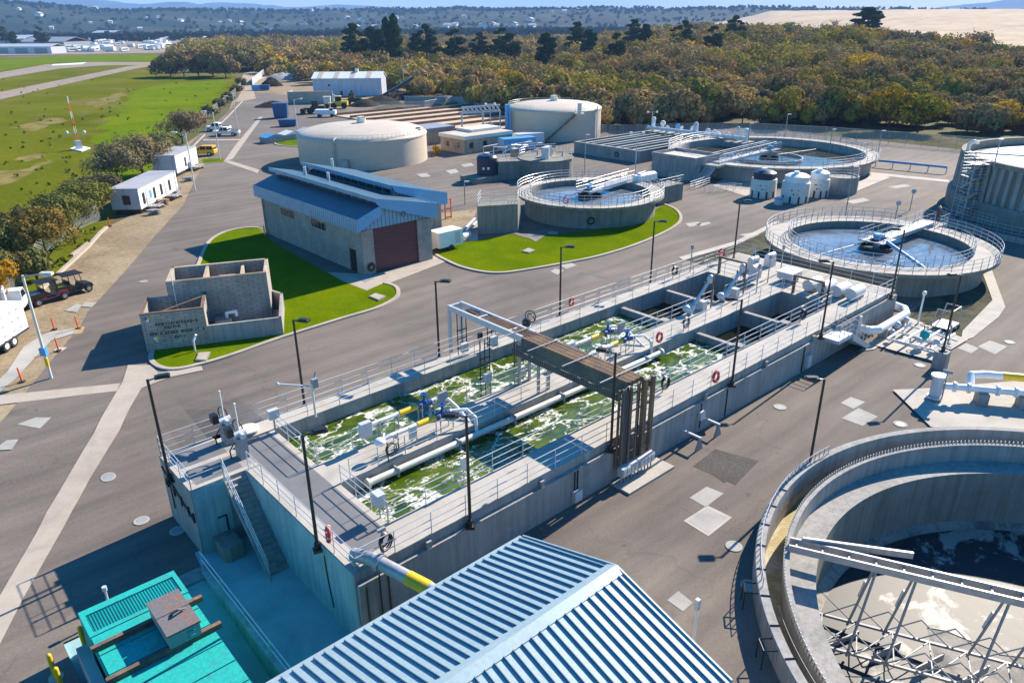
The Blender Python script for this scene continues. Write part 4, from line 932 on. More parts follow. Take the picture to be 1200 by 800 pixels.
sp_ = [(DCX + 12.2 * math.cos(R_(a)), DCY + 12.2 * math.sin(R_(a))) for a in range(-40, 128, 3)]
ip_ = [(DCX + r * math.cos(R_(a)), DCY + r * math.sin(R_(a))) for a, r in ((126, 11.3), (118, 9.0), (108, 7.5), (96, 8.2), (84, 5.2), (70, 3.6), (55, 4.4), (40, 2.8), (22, 3.6), (4, 2.6), (-14, 4.4), (-28, 6.6), (-38, 9.5))]
fz = lambda x, y: -3.62 - .68 * (12.3 - math.hypot(x - DCX, y - DCY)) / 10.9 + .03
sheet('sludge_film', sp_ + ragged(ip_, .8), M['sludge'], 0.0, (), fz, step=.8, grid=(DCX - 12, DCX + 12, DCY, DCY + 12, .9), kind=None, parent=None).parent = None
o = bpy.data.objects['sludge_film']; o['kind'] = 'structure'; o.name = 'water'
m = MB(); m.lathe([(1.3, -4.4), (1.3, 0.9), (0.02, 0.9)], DCX, DCY, 32); m.build('centre_column', M['galv'], cl, smooth=True)
m = MB()
nn = 420
for i in range(nn):
    a = 2 * PI * i / nn; r = 14.19
    for da in (0.0,):
        w = 0.11; t_ = Vector((-math.sin(a), math.cos(a), 0)); p = Vector((DCX + r * math.cos(a), DCY + r * math.sin(a), .5))
        vs = [p - t_ * w / 2, p + t_ * w / 2, p + t_ * w * .18 + Vector((0, 0, .3)), p - t_ * w * .18 + Vector((0, 0, .3))]
        u = Vector((math.cos(a), math.sin(a), 0)) * .02
        m.add([q - u for q in vs] + [q + u for q in vs], [(3, 2, 1, 0), (4, 5, 6, 7), (0, 1, 5, 4), (1, 2, 6, 5), (2, 3, 7, 6), (3, 0, 4, 7)])
o = m.build('notched_weir', M['offwhite'], cl)
m = MB(); rail(m, arcpts(DCX, DCY, 15.2, R_(82), R_(128), 1.02, 30), h=.45, sp=2, rails=(1,), r=.02); m.build('pipe_rail', M['alu'], cl, smooth=True)
m = MB(); pts = arcpts(DCX, DCY, 14.8, R_(132), R_(190), 1.05, 40); m.path(pts, .03, 6); m.build('hose', M['black'], cl, smooth=True)
for a in range(100, 215, 6): c, s_ = math.cos(R_(a)), math.sin(R_(a)); MB().tube((DCX + 15.35 * c, DCY + 15.35 * s_, 1.05), (DCX + 14.95 * c, DCY + 14.95 * s_, 1.05), .025, 6).build('cleat', M['black'], cl)
for a, z_ in ((128, .2), (139, .1)):
    c, s_ = math.cos(R_(a)), math.sin(R_(a)); mm = MB(); P = lambda r, z__, dt=0: (DCX + r * c - s_ * dt, DCY + r * s_ + c * dt, z__)
    mm.path([P(15.4, .9, -.3), P(15.9, .9, -.3), P(15.9, .9, .3), P(15.4, .9, .3)], .03, 6); mm.tube(P(15.9, -.05, -.3), P(15.9, .9, -.3), .025, 6); mm.tube(P(15.9, -.05, .3), P(15.9, .9, .3), .025, 6); mm.build('step_rail', M['black'], cl)
# rotating half bridge with hanging truss
br = thing('scraper_bridge', 'silver steel half bridge with hanging lattice arms in the drained clarifier', 'scraper bridge', (DCX, DCY, 0))
P0 = Vector((26.7, 11.5, 0.85)); P1 = Vector((DCX, DCY, 0.85)); dv = (P1 - P0).normalized(); nv = Vector((-dv.y, dv.x, 0)); Lb = (P1 - P0).length
def bp(s_, off=0.0, z_=0.85): return tuple(P0 + dv * s_ + nv * off + Vector((0, 0, z_ - .85)))
def bar(m, a, b, w, h):
    a, b = Vector(a), Vector(b); d = (b - a); L = d.length; d.normalize(); rz = math.atan2(d.y, d.x); ry = -math.asin(max(-1, min(1, d.z)))
    m.obox((a + b) / 2, (L, w, h), rz, ry)
for off in (-.28, .28):
    mm = MB(); bar(mm, bp(-.3, off), bp(Lb, off), .09, .34); mm.build('beam', M['galv'], br)
mm = MB()
for i in range(14): bar(mm, bp(i * Lb / 13, -.28), bp(i * Lb / 13, .28), .06, .1)
mm.build('cross_tie', M['galv'], br)
mm = MB(); bar(mm, bp(.3, .9, .5), bp(3.4, .75, .5), .1, .26); mm.build('scum_plate', M['offwhite'], br)
mm = MB(); bar(mm, bp(.2, .3, 1.0), bp(4.6, 1.1, .95), .12, .3); mm.build('scum_beam', M['galv'], br)
for s_ in (3.2, 4.7, 8.0, 9.6, 12.2):
    for off in (-.22, .22):
        mm = MB(); mm.tube(bp(s_, off, .7), bp(s_ - .5, off * 4.5, -3.5), .055, 6); mm.build('hanger', M['grey'], br, smooth=True)
    mm = MB(); bar(mm, bp(s_ - .2, .5, -.5), bp(s_ - .3, .75, -1.6), .1, .12); mm.build('counter_plate', M['white'], br)
for off in (-1.0, 1.0):
    mm = MB(); bar(mm, bp(1.4, off, -3.3), bp(Lb, off, -3.3), .1, .12); mm.build('lower_chord', M['grey'], br)
    mm = MB(); k = 9
    for i in range(k):
        a, b = 1.6 + i * (Lb - 2) / k, 1.6 + (i + 1) * (Lb - 2) / k
        bar(mm, bp(a, off, -3.3), bp(b, off, -2.2), .045, .045); bar(mm, bp(a, off, -2.2), bp(b, off, -3.3), .045, .045)
    mm.build('lattice', M['grey'], br)
mm = MB()
for i in range(8):
    a, b = 1.6 + i * (Lb - 2) / 8, 1.6 + (i + 1) * (Lb - 2) / 8
    bar(mm, bp(a, -1, -3.25), bp(b, 1, -3.25), .045, .045); bar(mm, bp(a, 1, -3.25), bp(a, -1, -3.25), .045, .045)
mm.build('cross_lattice', M['grey'], br)
for i in range(7): a = 2 + i * 1.7; mm = MB(); bar(mm, bp(a, -.7, -3.55), bp(a + 1.2, .7, -3.6), .05, .4); mm.build('scraper_blade', M['grey'], br)

# ------------------------------------------------------------------ working clarifiers
def clarifier(label, c, rin, rw, ro, zr, zw, ang, mat, watermat, plat=True, railgap=None, n=96, weir=False):
    cx, cy_ = c; t = thing('clarifier', label, 'clarifier', (cx, cy_, 0))
    m = MB(); m.lathe([(rw, -.1), (rw, zr - .55), (rw + .12, zr - .45), (ro - .02, zr - .3), (ro, zr - .28), (ro, zr), (rin, zr), (rin, zw - 1)], cx, cy_, n); m.build('tank_wall', M[mat], t, smooth=True)
    m = MB(); m.lathe([(ro - .04, zr + .012), (rin + .04, zr + .012)], cx, cy_, n); m.build('walkway', M['conc'], t)
    if weir: m = MB(); m.lathe([(rin - .02, zw + .12), (rin - .6, zw + .12), (rin - .6, zw - .2)], cx, cy_, n); m.build('weir_ring', M['wall_d'], t, smooth=True)
    for rr, a0, a1 in ((ro - .05, 0.2, 2 * PI - .2), (rin + .06, .22, 2 * PI - .22)):
        m = MB(); rail(m, arcpts(cx, cy_, rr, ang + a0, ang + a1, zr, 56), h=1.05, sp=2.2, r=.026); m.build('railing', M['alu'], t, smooth=True)
    w = MB(); w.lathe([(rin, zw), (0.02, zw)], cx, cy_, 64); o = w.build('water', M[watermat]); o['kind'] = 'structure'
    # half bridge, drive and centre well
    T = Matrix.Translation((cx, cy_, 0)) @ Matrix.Rotation(ang, 4, 'Z')
    def mb(): q = MB(); q.M = T; return q
    zb = zr + .25
    q = mb(); q.box(-.9, ro + .3, -.55, .55, zb - .12, zb)
    q.build('bridge_deck', M['galv'], t)
    for s_ in (-.58, .58):
        q = mb(); rail(q, [(-.9, s_, zb), (ro + .3, s_, zb)], h=1.05, sp=1.8, rails=(1, .5), r=.018); q.box(-.9, ro + .3, s_ - .05, s_ + .05, zb - .35, zb + .02); q.build('bridge_railing', M['alu'], t, smooth=False)
    q = mb(); q.box(-1.3, 1.3, -1.2, 1.2, zb - .1, zb); q.build('platform', M['grey'], t)
    q = mb(); rail(q, [(-1.3, -1.2, zb), (-1.3, 1.2, zb), (1.3, 1.2, zb)], h=1.05, sp=1.2); rail(q, [(-1.3, -1.2, zb), (1.3, -1.2, zb)], h=1.05, sp=1.2); q.build('platform_railing', M['alu'], t)
    q = mb(); q.tube((0, 0, zb), (0, 0, zb + .55), .4, 14); q.tube((.2, -.5, zb + .3), (.2, .5, zb + .3), .2, 12); q.build('drive', M['sky_blue'], t, smooth=True)
    q = mb(); q.lathe([(1.5, zw - .5), (1.5, zw + .35), (1.42, zw + .35), (1.42, zw - .5)], 0, 0, 40); q.build('centre_well', M['black'], t, smooth=True)
    q = mb(); q.tube((0, 0, zw - 1), (0, 0, zb), .3, 12); q.build('centre_column', M['galv'], t, smooth=True)
    q = mb(); q.box(ro - .4, ro + 1.9, -1.3, 1.3, zr - .3, zr + .03); q.build('landing', M['conc'], t)
    q = mb(); rail(q, [(ro, 1.28, zr), (ro + 1.85, 1.28, zr), (ro + 1.85, -1.28, zr), (ro, -1.28, zr)], h=1.05, sp=1.2); q.build('landing_railing', M['alu'], t, smooth=True)
    q = mb(); q.tube((-1.0, .9, zw + .6), (-rin + .3, 2.2, zw + .2), .06, 8); q.build('skimmer_arm', M['grey'], t); 
    return t, T
tC, TC = clarifier('round clarifier beside the basin end deck, blue still water and double walkway rail', (71.9, 28.4), 8.0, 9.1, 10.2, 2.3, 1.6, R_(-3), 'wall_d', 'pond')
q = MB(); q.M = TC; q.tube((-1.5, -1.6, 2.9), (-3.6, -6.8, 1.6), .16, 10); q.build('scum_pipe', M['sky_blue'], tC, smooth=True)
tB, TB = clarifier('round clarifier behind the curved lawn, stained wall and pale blue water', (68.0, 61.9), 7.3, 8.0, 9.0, 2.6, 1.9, R_(8), 'wall_d', 'pond')
q = MB()
for k in range(3): q.ring((62.0, 56.15, 1.0), (.75, 1, 0), .42 - .05 * k, .05, 18, 6)
q.build('hose_coil', M['black'], tB, smooth=True)
MB().extr([(58.6, 1.2), (61.0, .3), (60.6, 0), (58.2, 0)], 'x', 60.0, 60.3).build('buttress', M['wall_d'], tB) if False else None
ring(60.4, 58.6, 3.2, (-.8, -1, .1), 'red life ring on the rail of the clarifier behind the curved lawn')
vA = at(833, 192, 2.5); angA = math.atan2(vA[1] - 64, vA[0] - 113)
tA, TA = clarifier('widest clarifier by the woods with a lattice bridge and inner baffle ring', (113, 64), 14.3, 15.2, 16.2, 2.3, 1.0, angA, 'wall', 'pond_br', weir=True)
q = MB(); q.lathe([(5.2, .4), (5.2, 1.35), (5.05, 1.35), (5.05, .4)], 113, 64, 64); q.build('baffle_ring', M['ltgrey'], tA, smooth=True)
q = MB(); q.M = TA
for s_ in (-.9, .9):
    for i in range(10): q.tube((i * 1.6, s_, 2.6 if i % 2 else 3.7), ((i + 1) * 1.6, s_, 3.7 if i % 2 else 2.6), .045, 6)
    q.tube((0, s_, 3.75), (16.3, s_, 3.75), .05, 6)
q.build('bridge_lattice', M['alu'], tA)
for i in range(9): pass
q = MB(); q.M = TA
for s_ in (-.9, -.0, .9):
    pass
for i in range(10): q.box(17.9 + i * .3, 18.2 + i * .3, -.7, .7, 2.1 - i * .21, 2.16 - i * .21)
q.extr([(17.9, 2.2), (17.9, 1.9), (21.0, -.05), (21.2, .1)], 'y', -.78, -.7); q.extr([(17.9, 2.2), (17.9, 1.9), (21.0, -.05), (21.2, .1)], 'y', .7, .78)
q.build('stair', M['ltgrey'], tA)
q = MB(); q.M = TA; rail(q, [(17.9, -.75, 2.3), (21.0, -.75, 0.1)], sp=1.2); rail(q, [(17.9, .75, 2.3), (21.0, .75, .1)], sp=1.2); q.build('stair_railing', M['alu'], tA)

# ------------------------------------------------------------------ tall ribbed trickling filter
fx, fy = 112, 17.5
tf = thing('trickling_filter', 'tall round grey tank with ribbed concrete sides and foamy top', 'filter tank', (fx, fy, 0))
m = MB(); m.lathe([(18.0, -.1), (18.0, 2.0), (17.7, 2.25), (17.3, 2.25), (17.1, 6.2), (17.35, 6.25), (17.35, 6.75), (16.7, 6.75), (16.7, 5.2)], fx, fy, 128); m.build('tank_wall', M['wall_d'], tf, smooth=True)
m = MB(); k = 96
for i in range(k):
    a = 2 * PI * i / k
    m.obox((fx + 17.28 * math.cos(a), fy + 17.28 * math.sin(a), 4.25), (.42, .5, 3.98), a, R_(-2.6))
m.build('wall_rib', M['wall'], tf); tf.children[-1]['kind'] = 'stuff'
m = MB(); m.lathe([(16.7, 5.75), (0.02, 5.75)], fx, fy, 64); m.build('media_bed', M['wall_w'], tf)
m = MB(); m.lathe([(15.6, 5.8), (3, 5.85), (.02, 5.85)], fx, fy, 64); m.build('foam', M['white'], tf)
m = MB()
for a in (20, 110, 200, 290): m.tube((fx, fy, 6.3), (fx + 15.8 * math.cos(R_(a)), fy + 15.8 * math.sin(R_(a)), 6.25), .12, 8)
m.build('distributor_arm', M['galv'], tf, smooth=True)
a0 = 150
m = MB(); pts = arcpts(fx, fy, 22.0, R_(143), R_(196), .55, 26); rail(m, pts, sp=2.2); m.build('ramp_railing', M['alu'], tf, smooth=True)
m = MB(); pts = arcpts(fx, fy, 19.6, R_(141), R_(158), .55, 10); rail(m, pts, sp=2.2); m.build('ramp_railing', M['alu'], tf, smooth=True)
m = MB(); k = 30
pi_, po = arcpts(fx, fy, 21.7, R_(143), R_(196), 0, k), arcpts(fx, fy, 22.2, R_(143), R_(196), 0, k)
for i in range(k): m.prism([pi_[i][:2], pi_[i + 1][:2], po[i + 1][:2], po[i][:2]], -.1, .55)
m.build('ramp_wall', M['wall'], tf)
# stair tower on the near left side of the filter
def stack_xy(a, r): return (fx + r * math.cos(R_(a)), fy + r * math.sin(R_(a)))
sx, sy_ = stack_xy(141, 18.6)
tw = thing('stair_tower', 'open steel stair tower with mesh landings leaning on the ribbed tank', 'stair tower', (sx, sy_, 0))
m = MB(); m.M = Matrix.Translation((sx, sy_, 0)) @ Matrix.Rotation(R_(141), 4, 'Z')
for x in (-.9, .9):
    for y in (-1.1, 1.1): m.box(x - .07, x + .07, y - .07, y + .07, 0, 6.5)
m.build('post', M['galv'], tw)
m = MB(); m.M = Matrix.Translation((sx, sy_, 0)) @ Matrix.Rotation(R_(141), 4, 'Z')
for z_ in (1.6, 3.3, 5.0, 6.5): m = MB(); m.M = Matrix.Translation((sx, sy_, 0)) @ Matrix.Rotation(R_(141), 4, 'Z'); m.box(-.95, .95, -1.15, 1.15, z_ - .08, z_); m.build('landing', M['grey'], tw)
m = MB(); m.M = Matrix.Translation((sx, sy_, 0)) @ Matrix.Rotation(R_(141), 4, 'Z')
for z_ in (1.6, 3.3, 5.0, 6.5): rail(m, [(-.92, -1.1, z_), (.92, -1.1, z_), (.92, 1.1, z_), (-.92, 1.1, z_)], sp=1)
m.build('railing', M['alu'], tw)
m = MB(); m.M = Matrix.Translation((sx, sy_, 0)) @ Matrix.Rotation(R_(141), 4, 'Z')
for i in range(4): m.extr([(-1.0, i * 1.65), (-1.0, i * 1.65 + .25), (1.0, (i + 1) * 1.65), (1.0, (i + 1) * 1.65 - .25)], 'x', -.4 if i % 2 else .1, 0 if i % 2 else .5)
m.build('stair_flight', M['galv'], tw)
lx, ly = stack_xy(146, 17.6)
t = thing('flood_lamp', 'slim grey lamp post rising from the rim of the ribbed tank', 'lamp', (lx, ly, 6)); MB().tube((lx, ly, 6.0), (lx, ly, 9.3), .07, 8).build('pole', M['galv'], t); MB().obox((lx + .3, ly, 9.3), (.8, .3, .16)).build('lamp_head', M['ltgrey'], t)
vx, vy = stack_xy(118, 16.9)
t = thing('gooseneck_vent', 'pale gooseneck vent on the far rim of the ribbed tank', 'vent', (vx, vy, 6.7)); MB().path([(vx, vy, 6.7), (vx, vy, 7.6), (vx + .5, vy - .3, 7.9), (vx + 1.1, vy - .6, 7.7)], .22, 10).build('pipe', M['offwhite'], t, smooth=True); MB().tube((vx, vy, 6.6), (vx, vy, 6.75), .4, 12).build('flange', M['galv'], t)

# ------------------------------------------------------------------ beige digesters
def digester(label, cx, cy_, r, h, dome, rails=True):
    t = thing('storage_tank', label, 'tank', (cx, cy_, 0))
    m = MB(); m.lathe([(r, -.1), (r, h - .25), (r + .1, h - .2), (r + .1, h)], cx, cy_, 128); m.build('tank_shell', M['beige'], t, smooth=True)
    k = 10; m = MB(); m.lathe([(r + .1, h)] + [(r * math.cos(i * PI / 2 / k) if i < k else .02, h + dome * math.sin(i * PI / 2 / k)) for i in range(1, k + 1)], cx, cy_, 96)
    m.build('tank_roof', M['beige_top'], t, smooth=True)
    m = MB(); m.tube((cx, cy_, h + dome - .1), (cx, cy_, h + dome + .6), .8, 16); m.box(cx - .5, cx + .5, cy_ - .5, cy_ + .5, h + dome + .5, h + dome + 1.0); m.build('roof_hatch', M['offwhite'], t)
    return t
d1 = digester('wide low beige tank with a shallow pale dome behind the blue shed', 68.4, 115.2, 10.9, 4.5, 1.7)
m = MB(); rail(m, arcpts(68.4, 115.2, 10.6, R_(200), R_(330), 4.55, 30), h=.9, sp=2.5, rails=(1, .5)); m.build('roof_railing', M['alu'], d1, smooth=True)
m = MB(); m.M = Matrix.Translation((68.4, 115.2, 0)) @ Matrix.Rotation(R_(215), 4, 'Z'); m.path([(11.2, 0, .2), (11.2, 0, 4.8), (9.5, 0, 5.2)], .12, 8); m.box(10.9, 11.5, 1, 2.2, 0, 1.8); m.build('side_pipe', M['galv'], d1, smooth=True)
m = MB(); m.tube((74.5, 107.9, 5.2), (75.1, 107.4, 5.2), .35, 10); m.build('roof_vent', M['grey'], d1, smooth=True)
d2 = digester('taller beige tank with a zigzag stair against the woods', 112.2, 112.8, 9.6, 5.6, 1.3)
m = MB(); rail(m, arcpts(112.2, 112.8, 9.3, R_(20), R_(200), 5.6, 40), h=1.05, sp=2); m.build('roof_railing', M['alu'], d2, smooth=True)
m = MB(); m.extr([(-6.4, 0), (-6.4, .3), (-.4, 5.4), (-.4, 5.0)], 'y', -.45, .45); m.M = None
mm = MB(); mm.M = Matrix.Translation((112.2, 112.8, 0)) @ Matrix.Rotation(R_(-38), 4, 'Z') @ Matrix.Translation((3.4, -9.9, 0)); mm.add(m.v, m.f); mm.build('stair', M['brown'], d2)
mm = MB(); mm.M = Matrix.Translation((112.2, 112.8, 0)) @ Matrix.Rotation(R_(-38), 4, 'Z') @ Matrix.Translation((3.4, -9.9, 0)); rail(mm, [(-6.4, -.45, .1), (-.4, -.45, 5.1)], sp=1.5); mm.box(-.6, 1.2, -.6, .6, 5.3, 5.45); rail(mm, [(-.6, -.6, 5.45), (1.2, -.6, 5.45)], sp=.9); mm.box(0, .7, -.35, .35, 5.45, 7.3); mm.build('stair_landing', M['offwhite'], d2)
m = MB(); m.M = Matrix.Translation((112.2, 112.8, 0)) @ Matrix.Rotation(R_(160), 4, 'Z'); m.tube((10.2, 0, 0), (10.2, 0, 6.6), .55, 12); m.tube((10.2, 1.4, 0), (10.2, 1.4, 6.2), .2, 8); m.build('vent_stack', M['sky_blue'], d2, smooth=True)
m = MB(); m.tube((115.0, 103.4, 0), (115.0, 103.4, 6.2), .14, 8); m.build('standpipe', M['white'], d2, smooth=True)

# ------------------------------------------------------------------ thickener, chemical tanks
hx, hy = 80.7, 82.8
th = thing('thickener_tank', 'small round grey concrete tank crowded with pipes and railings', 'tank', (hx, hy, 0))
m = MB(); m.lathe([(4.15, -.1), (4.15, 2.6), (4.25, 2.65), (4.25, 2.85), (.02, 2.95)], hx, hy, 64); m.build('tank_wall', M['wall_d'], th, smooth=True)
m = MB(); rail(m, arcpts(hx, hy, 4.0, R_(-60), R_(150), 2.9, 20), sp=1.6); m.build('railing', M['alu'], th, smooth=True)
m = MB(); m.tube((hx - 1.5, hy - 1.5, 2.9), (hx - 1.5, hy - 1.5, 4.6), .6, 12); m.build('hopper', M['ltgrey'], th, smooth=True)
m = MB(); m.box(hx, hx + .9, hy - .5, hy + .4, 2.9, 4.4); m.build('cabinet', M['offwhite'], th)
for (dx, dy) in ((1.8, -1.8), (-.2, 1.6), (2.2, .8)):
    MB().path([(hx + dx, hy + dy, 2.9), (hx + dx, hy + dy, 3.6), (hx + dx - 1.0, hy + dy + .3, 3.6)], .12, 8).build('pipe', M['galv'], th, smooth=True)
for u, v in ((730, 215), (748, 208)):
    pass
bl = thing('concrete_annex', 'curved concrete annex joined to the crowded small tank', 'annex', (75.3, 86.3, 0)); MB().prism([(73.2, 85.2), (76.8, 83.2), (78.0, 86.0), (75.0, 88.4)], 0, 2.7).build('wall', M['wall_d'], bl); m = MB(); rail(m, [(73.4, 85.3, 2.7), (76.6, 83.4, 2.7)], sp=1.3); m.build('railing', M['alu'], bl)
bt = at(571, 204, .8)
t = thing('chemical_tank', 'dark navy upright tank on a concrete plinth with white stickers', 'tank', (bt[0], bt[1], 0))
m = MB(); m.lathe([(1.55, .8), (1.55, 3.3), (1.3, 3.6), (.5, 3.8), (.02, 3.8)], bt[0], bt[1], 40); m.build('tank_body', M['navy'], t, smooth=True)
m = MB(); m.tube((bt[0], bt[1], 3.75), (bt[0], bt[1], 3.95), .4, 14); m.build('lid', M['offwhite'], t, smooth=True)
for dy in (-.8, .5): MB().obox((bt[0] - 1.12 + dy * .5, bt[1] - 1.2 - dy * .3, 1.9), (.35, .03, .35), -.7).build('label', M['white'], t)
t2 = thing('plinth', 'low square concrete plinth carrying the dark navy tank', 'plinth', (bt[0], bt[1], 0)); MB().box(bt[0] - 3.6, bt[0] + 2.2, bt[1] - 2.0, bt[1] + 2.0, 0, .8).build('plinth_body', M['wall_d'], t2)
def chem(u, v, r, h, lid, label):
    x, y = at(u, v, 0); a = math.atan2(y, x); x += r * math.cos(a); y += r * math.sin(a)
    t = thing('chemical_tank', label, 'chemical tank', (x, y, 0))
    m = MB(); m.lathe([(r * 1.02, 0), (r, h), (r * .98, h + .1), (r * .8, h + .1)], x, y, 40); m.build('tank_body', M['offwhite'], t, smooth=True)
    m = MB(); m.lathe([(r * .86, h + .08), (r * .88, h + .9), (r * .6, h + 1.15), (.02, h + 1.25)], x, y, 36); m.build('inner_tank', M[lid], t, smooth=True)
    m = MB(); m.tube((x - .3, y, h + 1.1), (x - .3, y, h + 1.5), .35, 12); m.build('lid', M['white'], t, smooth=True)
    for k in range(4):
        aa = a + PI + (-.9 + k * .6); c, s_ = math.cos(aa), math.sin(aa); MB().obox((x + c * r * 1.03, y + s_ * r * 1.03, .45), (.12, .2, .9), aa).build('strap_foot', M['black'], t)
    for k, z_ in ((-.25, 1.7), (.2, 1.7), (-.1, 1.2), (.18, 1.15)):
        aa = a + PI + k; c, s_ = math.cos(aa), math.sin(aa); MB().obox((x + c * r * 1.01, y + s_ * r * 1.01, z_), (.02, .2, .14), aa).build('warning_sticker', M['navy'] if k < 0 else M['grey'], t)
    return x, y
chem(893, 233, 1.65, 2.3, 'navy', 'cream tank with a dark navy inner lid, leftmost of the row'); chem(930, 239, 1.75, 2.4, 'white', 'cream tank with a bright white stepped lid in the middle of the row'); chem(957, 232, 1.35, 2.2, 'white', 'smaller cream tank with a white lid beside the concrete tank')
x, y = at(983, 229, 0); a = math.atan2(y, x); x += 2.2 * math.cos(a); y += 2.2 * math.sin(a)
t = thing('concrete_tank', 'squat round concrete tank with rails at the right end of the cream tanks', 'tank', (x, y, 0)); m = MB(); m.lathe([(2.2, 0), (2.2, 2.3), (2.0, 2.3), (2.0, 2.1), (.02, 2.1)], x, y, 40); m.build('tank_wall', M['wall'], t, smooth=True)
m = MB(); rail(m, arcpts(x, y, 2.1, 0, 2 * PI, 2.3, 12), sp=1.2); m.build('railing', M['alu'], t)
t = thing('crate', 'small pink and blue drum box between the first two cream tanks', 'crate', (*at(912, 240, 0), 0)); x, y = at(912, 240, 0); MB().box(x - .4, x + .4, y - .4, y + .4, 0, .7).build('crate_body', M['ltgrey'], t); MB().box(x - .42, x + .42, y - .42, y + .42, .7, .95).build('crate_lid', M['sky_blue'], t)

# ------------------------------------------------------------------ long rectangular tanks beside the woods
rb = thing('settling_tanks', 'rectangular grey concrete tank block with four long parallel channels', 'settling tank', (98.7, 80, 0))
RX0, RX1, RY0, RY1 = 99.2, 122, 79.5, 94.5
m = MB(); zt = 2.0; m.box(RX0, RX1, RY0, RY1, -.1, .6)
ys = [RY0, 83.0, 83.9, 86.7, 87.6, 90.4, 91.2, 94.5]
for i in range(5):
    y = RY0 + i * (RY1 - RY0 - .45) / 4; m.box(RX0 + .45, RX1 - 3, y, y + .45, .6, zt)
m.box(RX0, RX0 + .45, RY0, RY1, .6, zt); m.box(RX1 - 3, RX1, RY0, RY1, .6, zt)
m.build('wall', M['wall_j'], rb)
for i in range(4):
    y = RY0 + .45 + i * (RY1 - RY0 - .45) / 4; w = (RY1 - RY0 - .45) / 4 - .45
    MB().box(RX0 + .46, RX1 - 3, y + w * .55, y + w * .72, .7, zt - .15).build('trough', M['conc'], rb)
    tag(MB().add([(RX0 + .45, y, 1.0), (RX1 - 3, y, 1.0), (RX1 - 3, y + w, 1.0), (RX0 + .45, y + w, 1.0)], [(0, 1, 2, 3)]).build('water', M['pond_dk']), kind='structure')
m = MB(); rail(m, [(RX1 - 2.9, RY0, zt), (RX1 - 2.9, RY1, zt)], sp=2); m.build('railing', M['alu'], rb); m = MB()
m.ring((RX0 - .05, 84.5, .9), (1, 0, 0), .4, .07); m.ring((RX0 - .08, 84.5, .85), (1, 0, 0), .32, .06); m.build('hose_coil', M['black'], rb, smooth=True)
rng = random.Random(5)
pg = thing('pump_gallery', 'row of white pump heads and pipes between the rectangular tanks and the woods', 'pump gallery', (121, 85, 2))
for i in range(13):
    y = 73.5 + i * 1.65; h = rng.uniform(.7, 2.3); x = 120.3 + rng.uniform(-1, 1.2)
    q = MB(); q.tube((x, y, 1.9), (x, y, 2.0 + h), rng.uniform(.25, .5), 10); q.ball((x, y, 2.0 + h), rng.uniform(.3, .55)); q.build('pump_head', M[rng.choice(['white', 'ltgrey', 'sky_blue', 'white'])], pg, smooth=True)
MB().tube((119.2, 72.5, 2.7), (119.2, 94, 2.7), .28, 12).build('header_pipe', M['white'], pg, smooth=True)
MB().box(118.6, 122.4, 72.4, 79.45, -.1, 1.9).build('plinth', M['wall'], pg)
lb = thing('pump_house', 'flat roofed grey concrete box building beside the long tanks', 'pump house', (93, 64, 0))
LX, LY = 93.0, 64.2
m = MB(); m.box(LX, LX + 6, LY, LY + 7.9, -.1, 2.9); m.build('wall', M['wall_j'], lb)
m = MB()
for a in ((LX - .1, LX + .15, LY - .1, LY + 8), (LX + 5.85, LX + 6.1, LY - .1, LY + 8), (LX + .15, LX + 5.85, LY - .1, LY + .15), (LX + .15, LX + 5.85, LY + 7.75, LY + 8)): m.box(a[0], a[1], a[2], a[3], 2.9, 3.4)
m.build('parapet', M['wall'], lb); MB().box(LX + .15, LX + 5.85, LY + .15, LY + 7.75, 2.9, 2.98).build('roof', M['beige_top'], lb)
MB().box(LX + 1.2, LX + 2.0, LY - .13, LY - .1 + .0, 1.2, 2.3).build('vent', M['black'], lb)
for i, (x0, y0, x1, y1, l) in enumerate(((88.5, 60.8, 93, 61.5, 'low white guard rail in front of the box building'), (88.0, 58.0, 92.5, 56.0, 'low white guard rail beside the wide clarifier stair'))):
    t = thing('guard_rail', l, 'guard rail', (x0, y0, 0)); m = MB(); rail(m, [(x0, y0, 0), (x1, y1, 0)], sp=1.4, h=.95); m.build('rail', M['alu'], t, smooth=True); m = MB(); rail(m, [(x0, y0 + .9, 0), (x1, y1 + .9, 0)], sp=1.4, h=.95); m.build('rail', M['alu'], t, smooth=True)
st = thing('stair_block', 'concrete landing block with railing between the two clarifiers', 'landing', (78, 59.5, 0)); MB().box(76.9, 82.0, 58.2, 60.6, -.1, 2.2).build('block', M['wall_d'], st); m = MB(); rail(m, [(77, 58.3, 2.2), (82, 58.3, 2.2), (82, 60.5, 2.2)], sp=1.3); m.build('railing', M['alu'], st); m = MB(); m.box(76.5, 80, 61, 62.2, 2.6, 3.4); m.tube((77, 61.6, 3.0), (80, 61.6, 3.0), .6, 14); m.build('scum_box', M['white'], st)
ring(82.8, 63.2, 1.3, (-.5, -1, .1), 'red life ring on the guard rail by the box building')
bb = thing('valve_vault', 'upright concrete box with a railed roof beside the curved lawn', 'concrete vault', (51, 61, 0))
MB().prism([at(560, 275), at(607, 272), (57.6, 63.2), (53.8, 65.9)], -.1, 3.2).build('wall', M['wall_d'], bb)
p0, p1 = Vector((*at(560, 275), 3.2)), Vector((*at(607, 272), 3.2))
m = MB(); rail(m, [p0 + Vector((.2, .2, 0)), p1 + Vector((.1, .2, 0)), Vector((57.4, 63.2, 3.2)), Vector((53.8, 65.7, 3.2)), p0 + Vector((.2, .2, 0))], sp=1.6); m.build('railing', M['alu'], bb)
m = MB(); c = at(545, 274, .8)
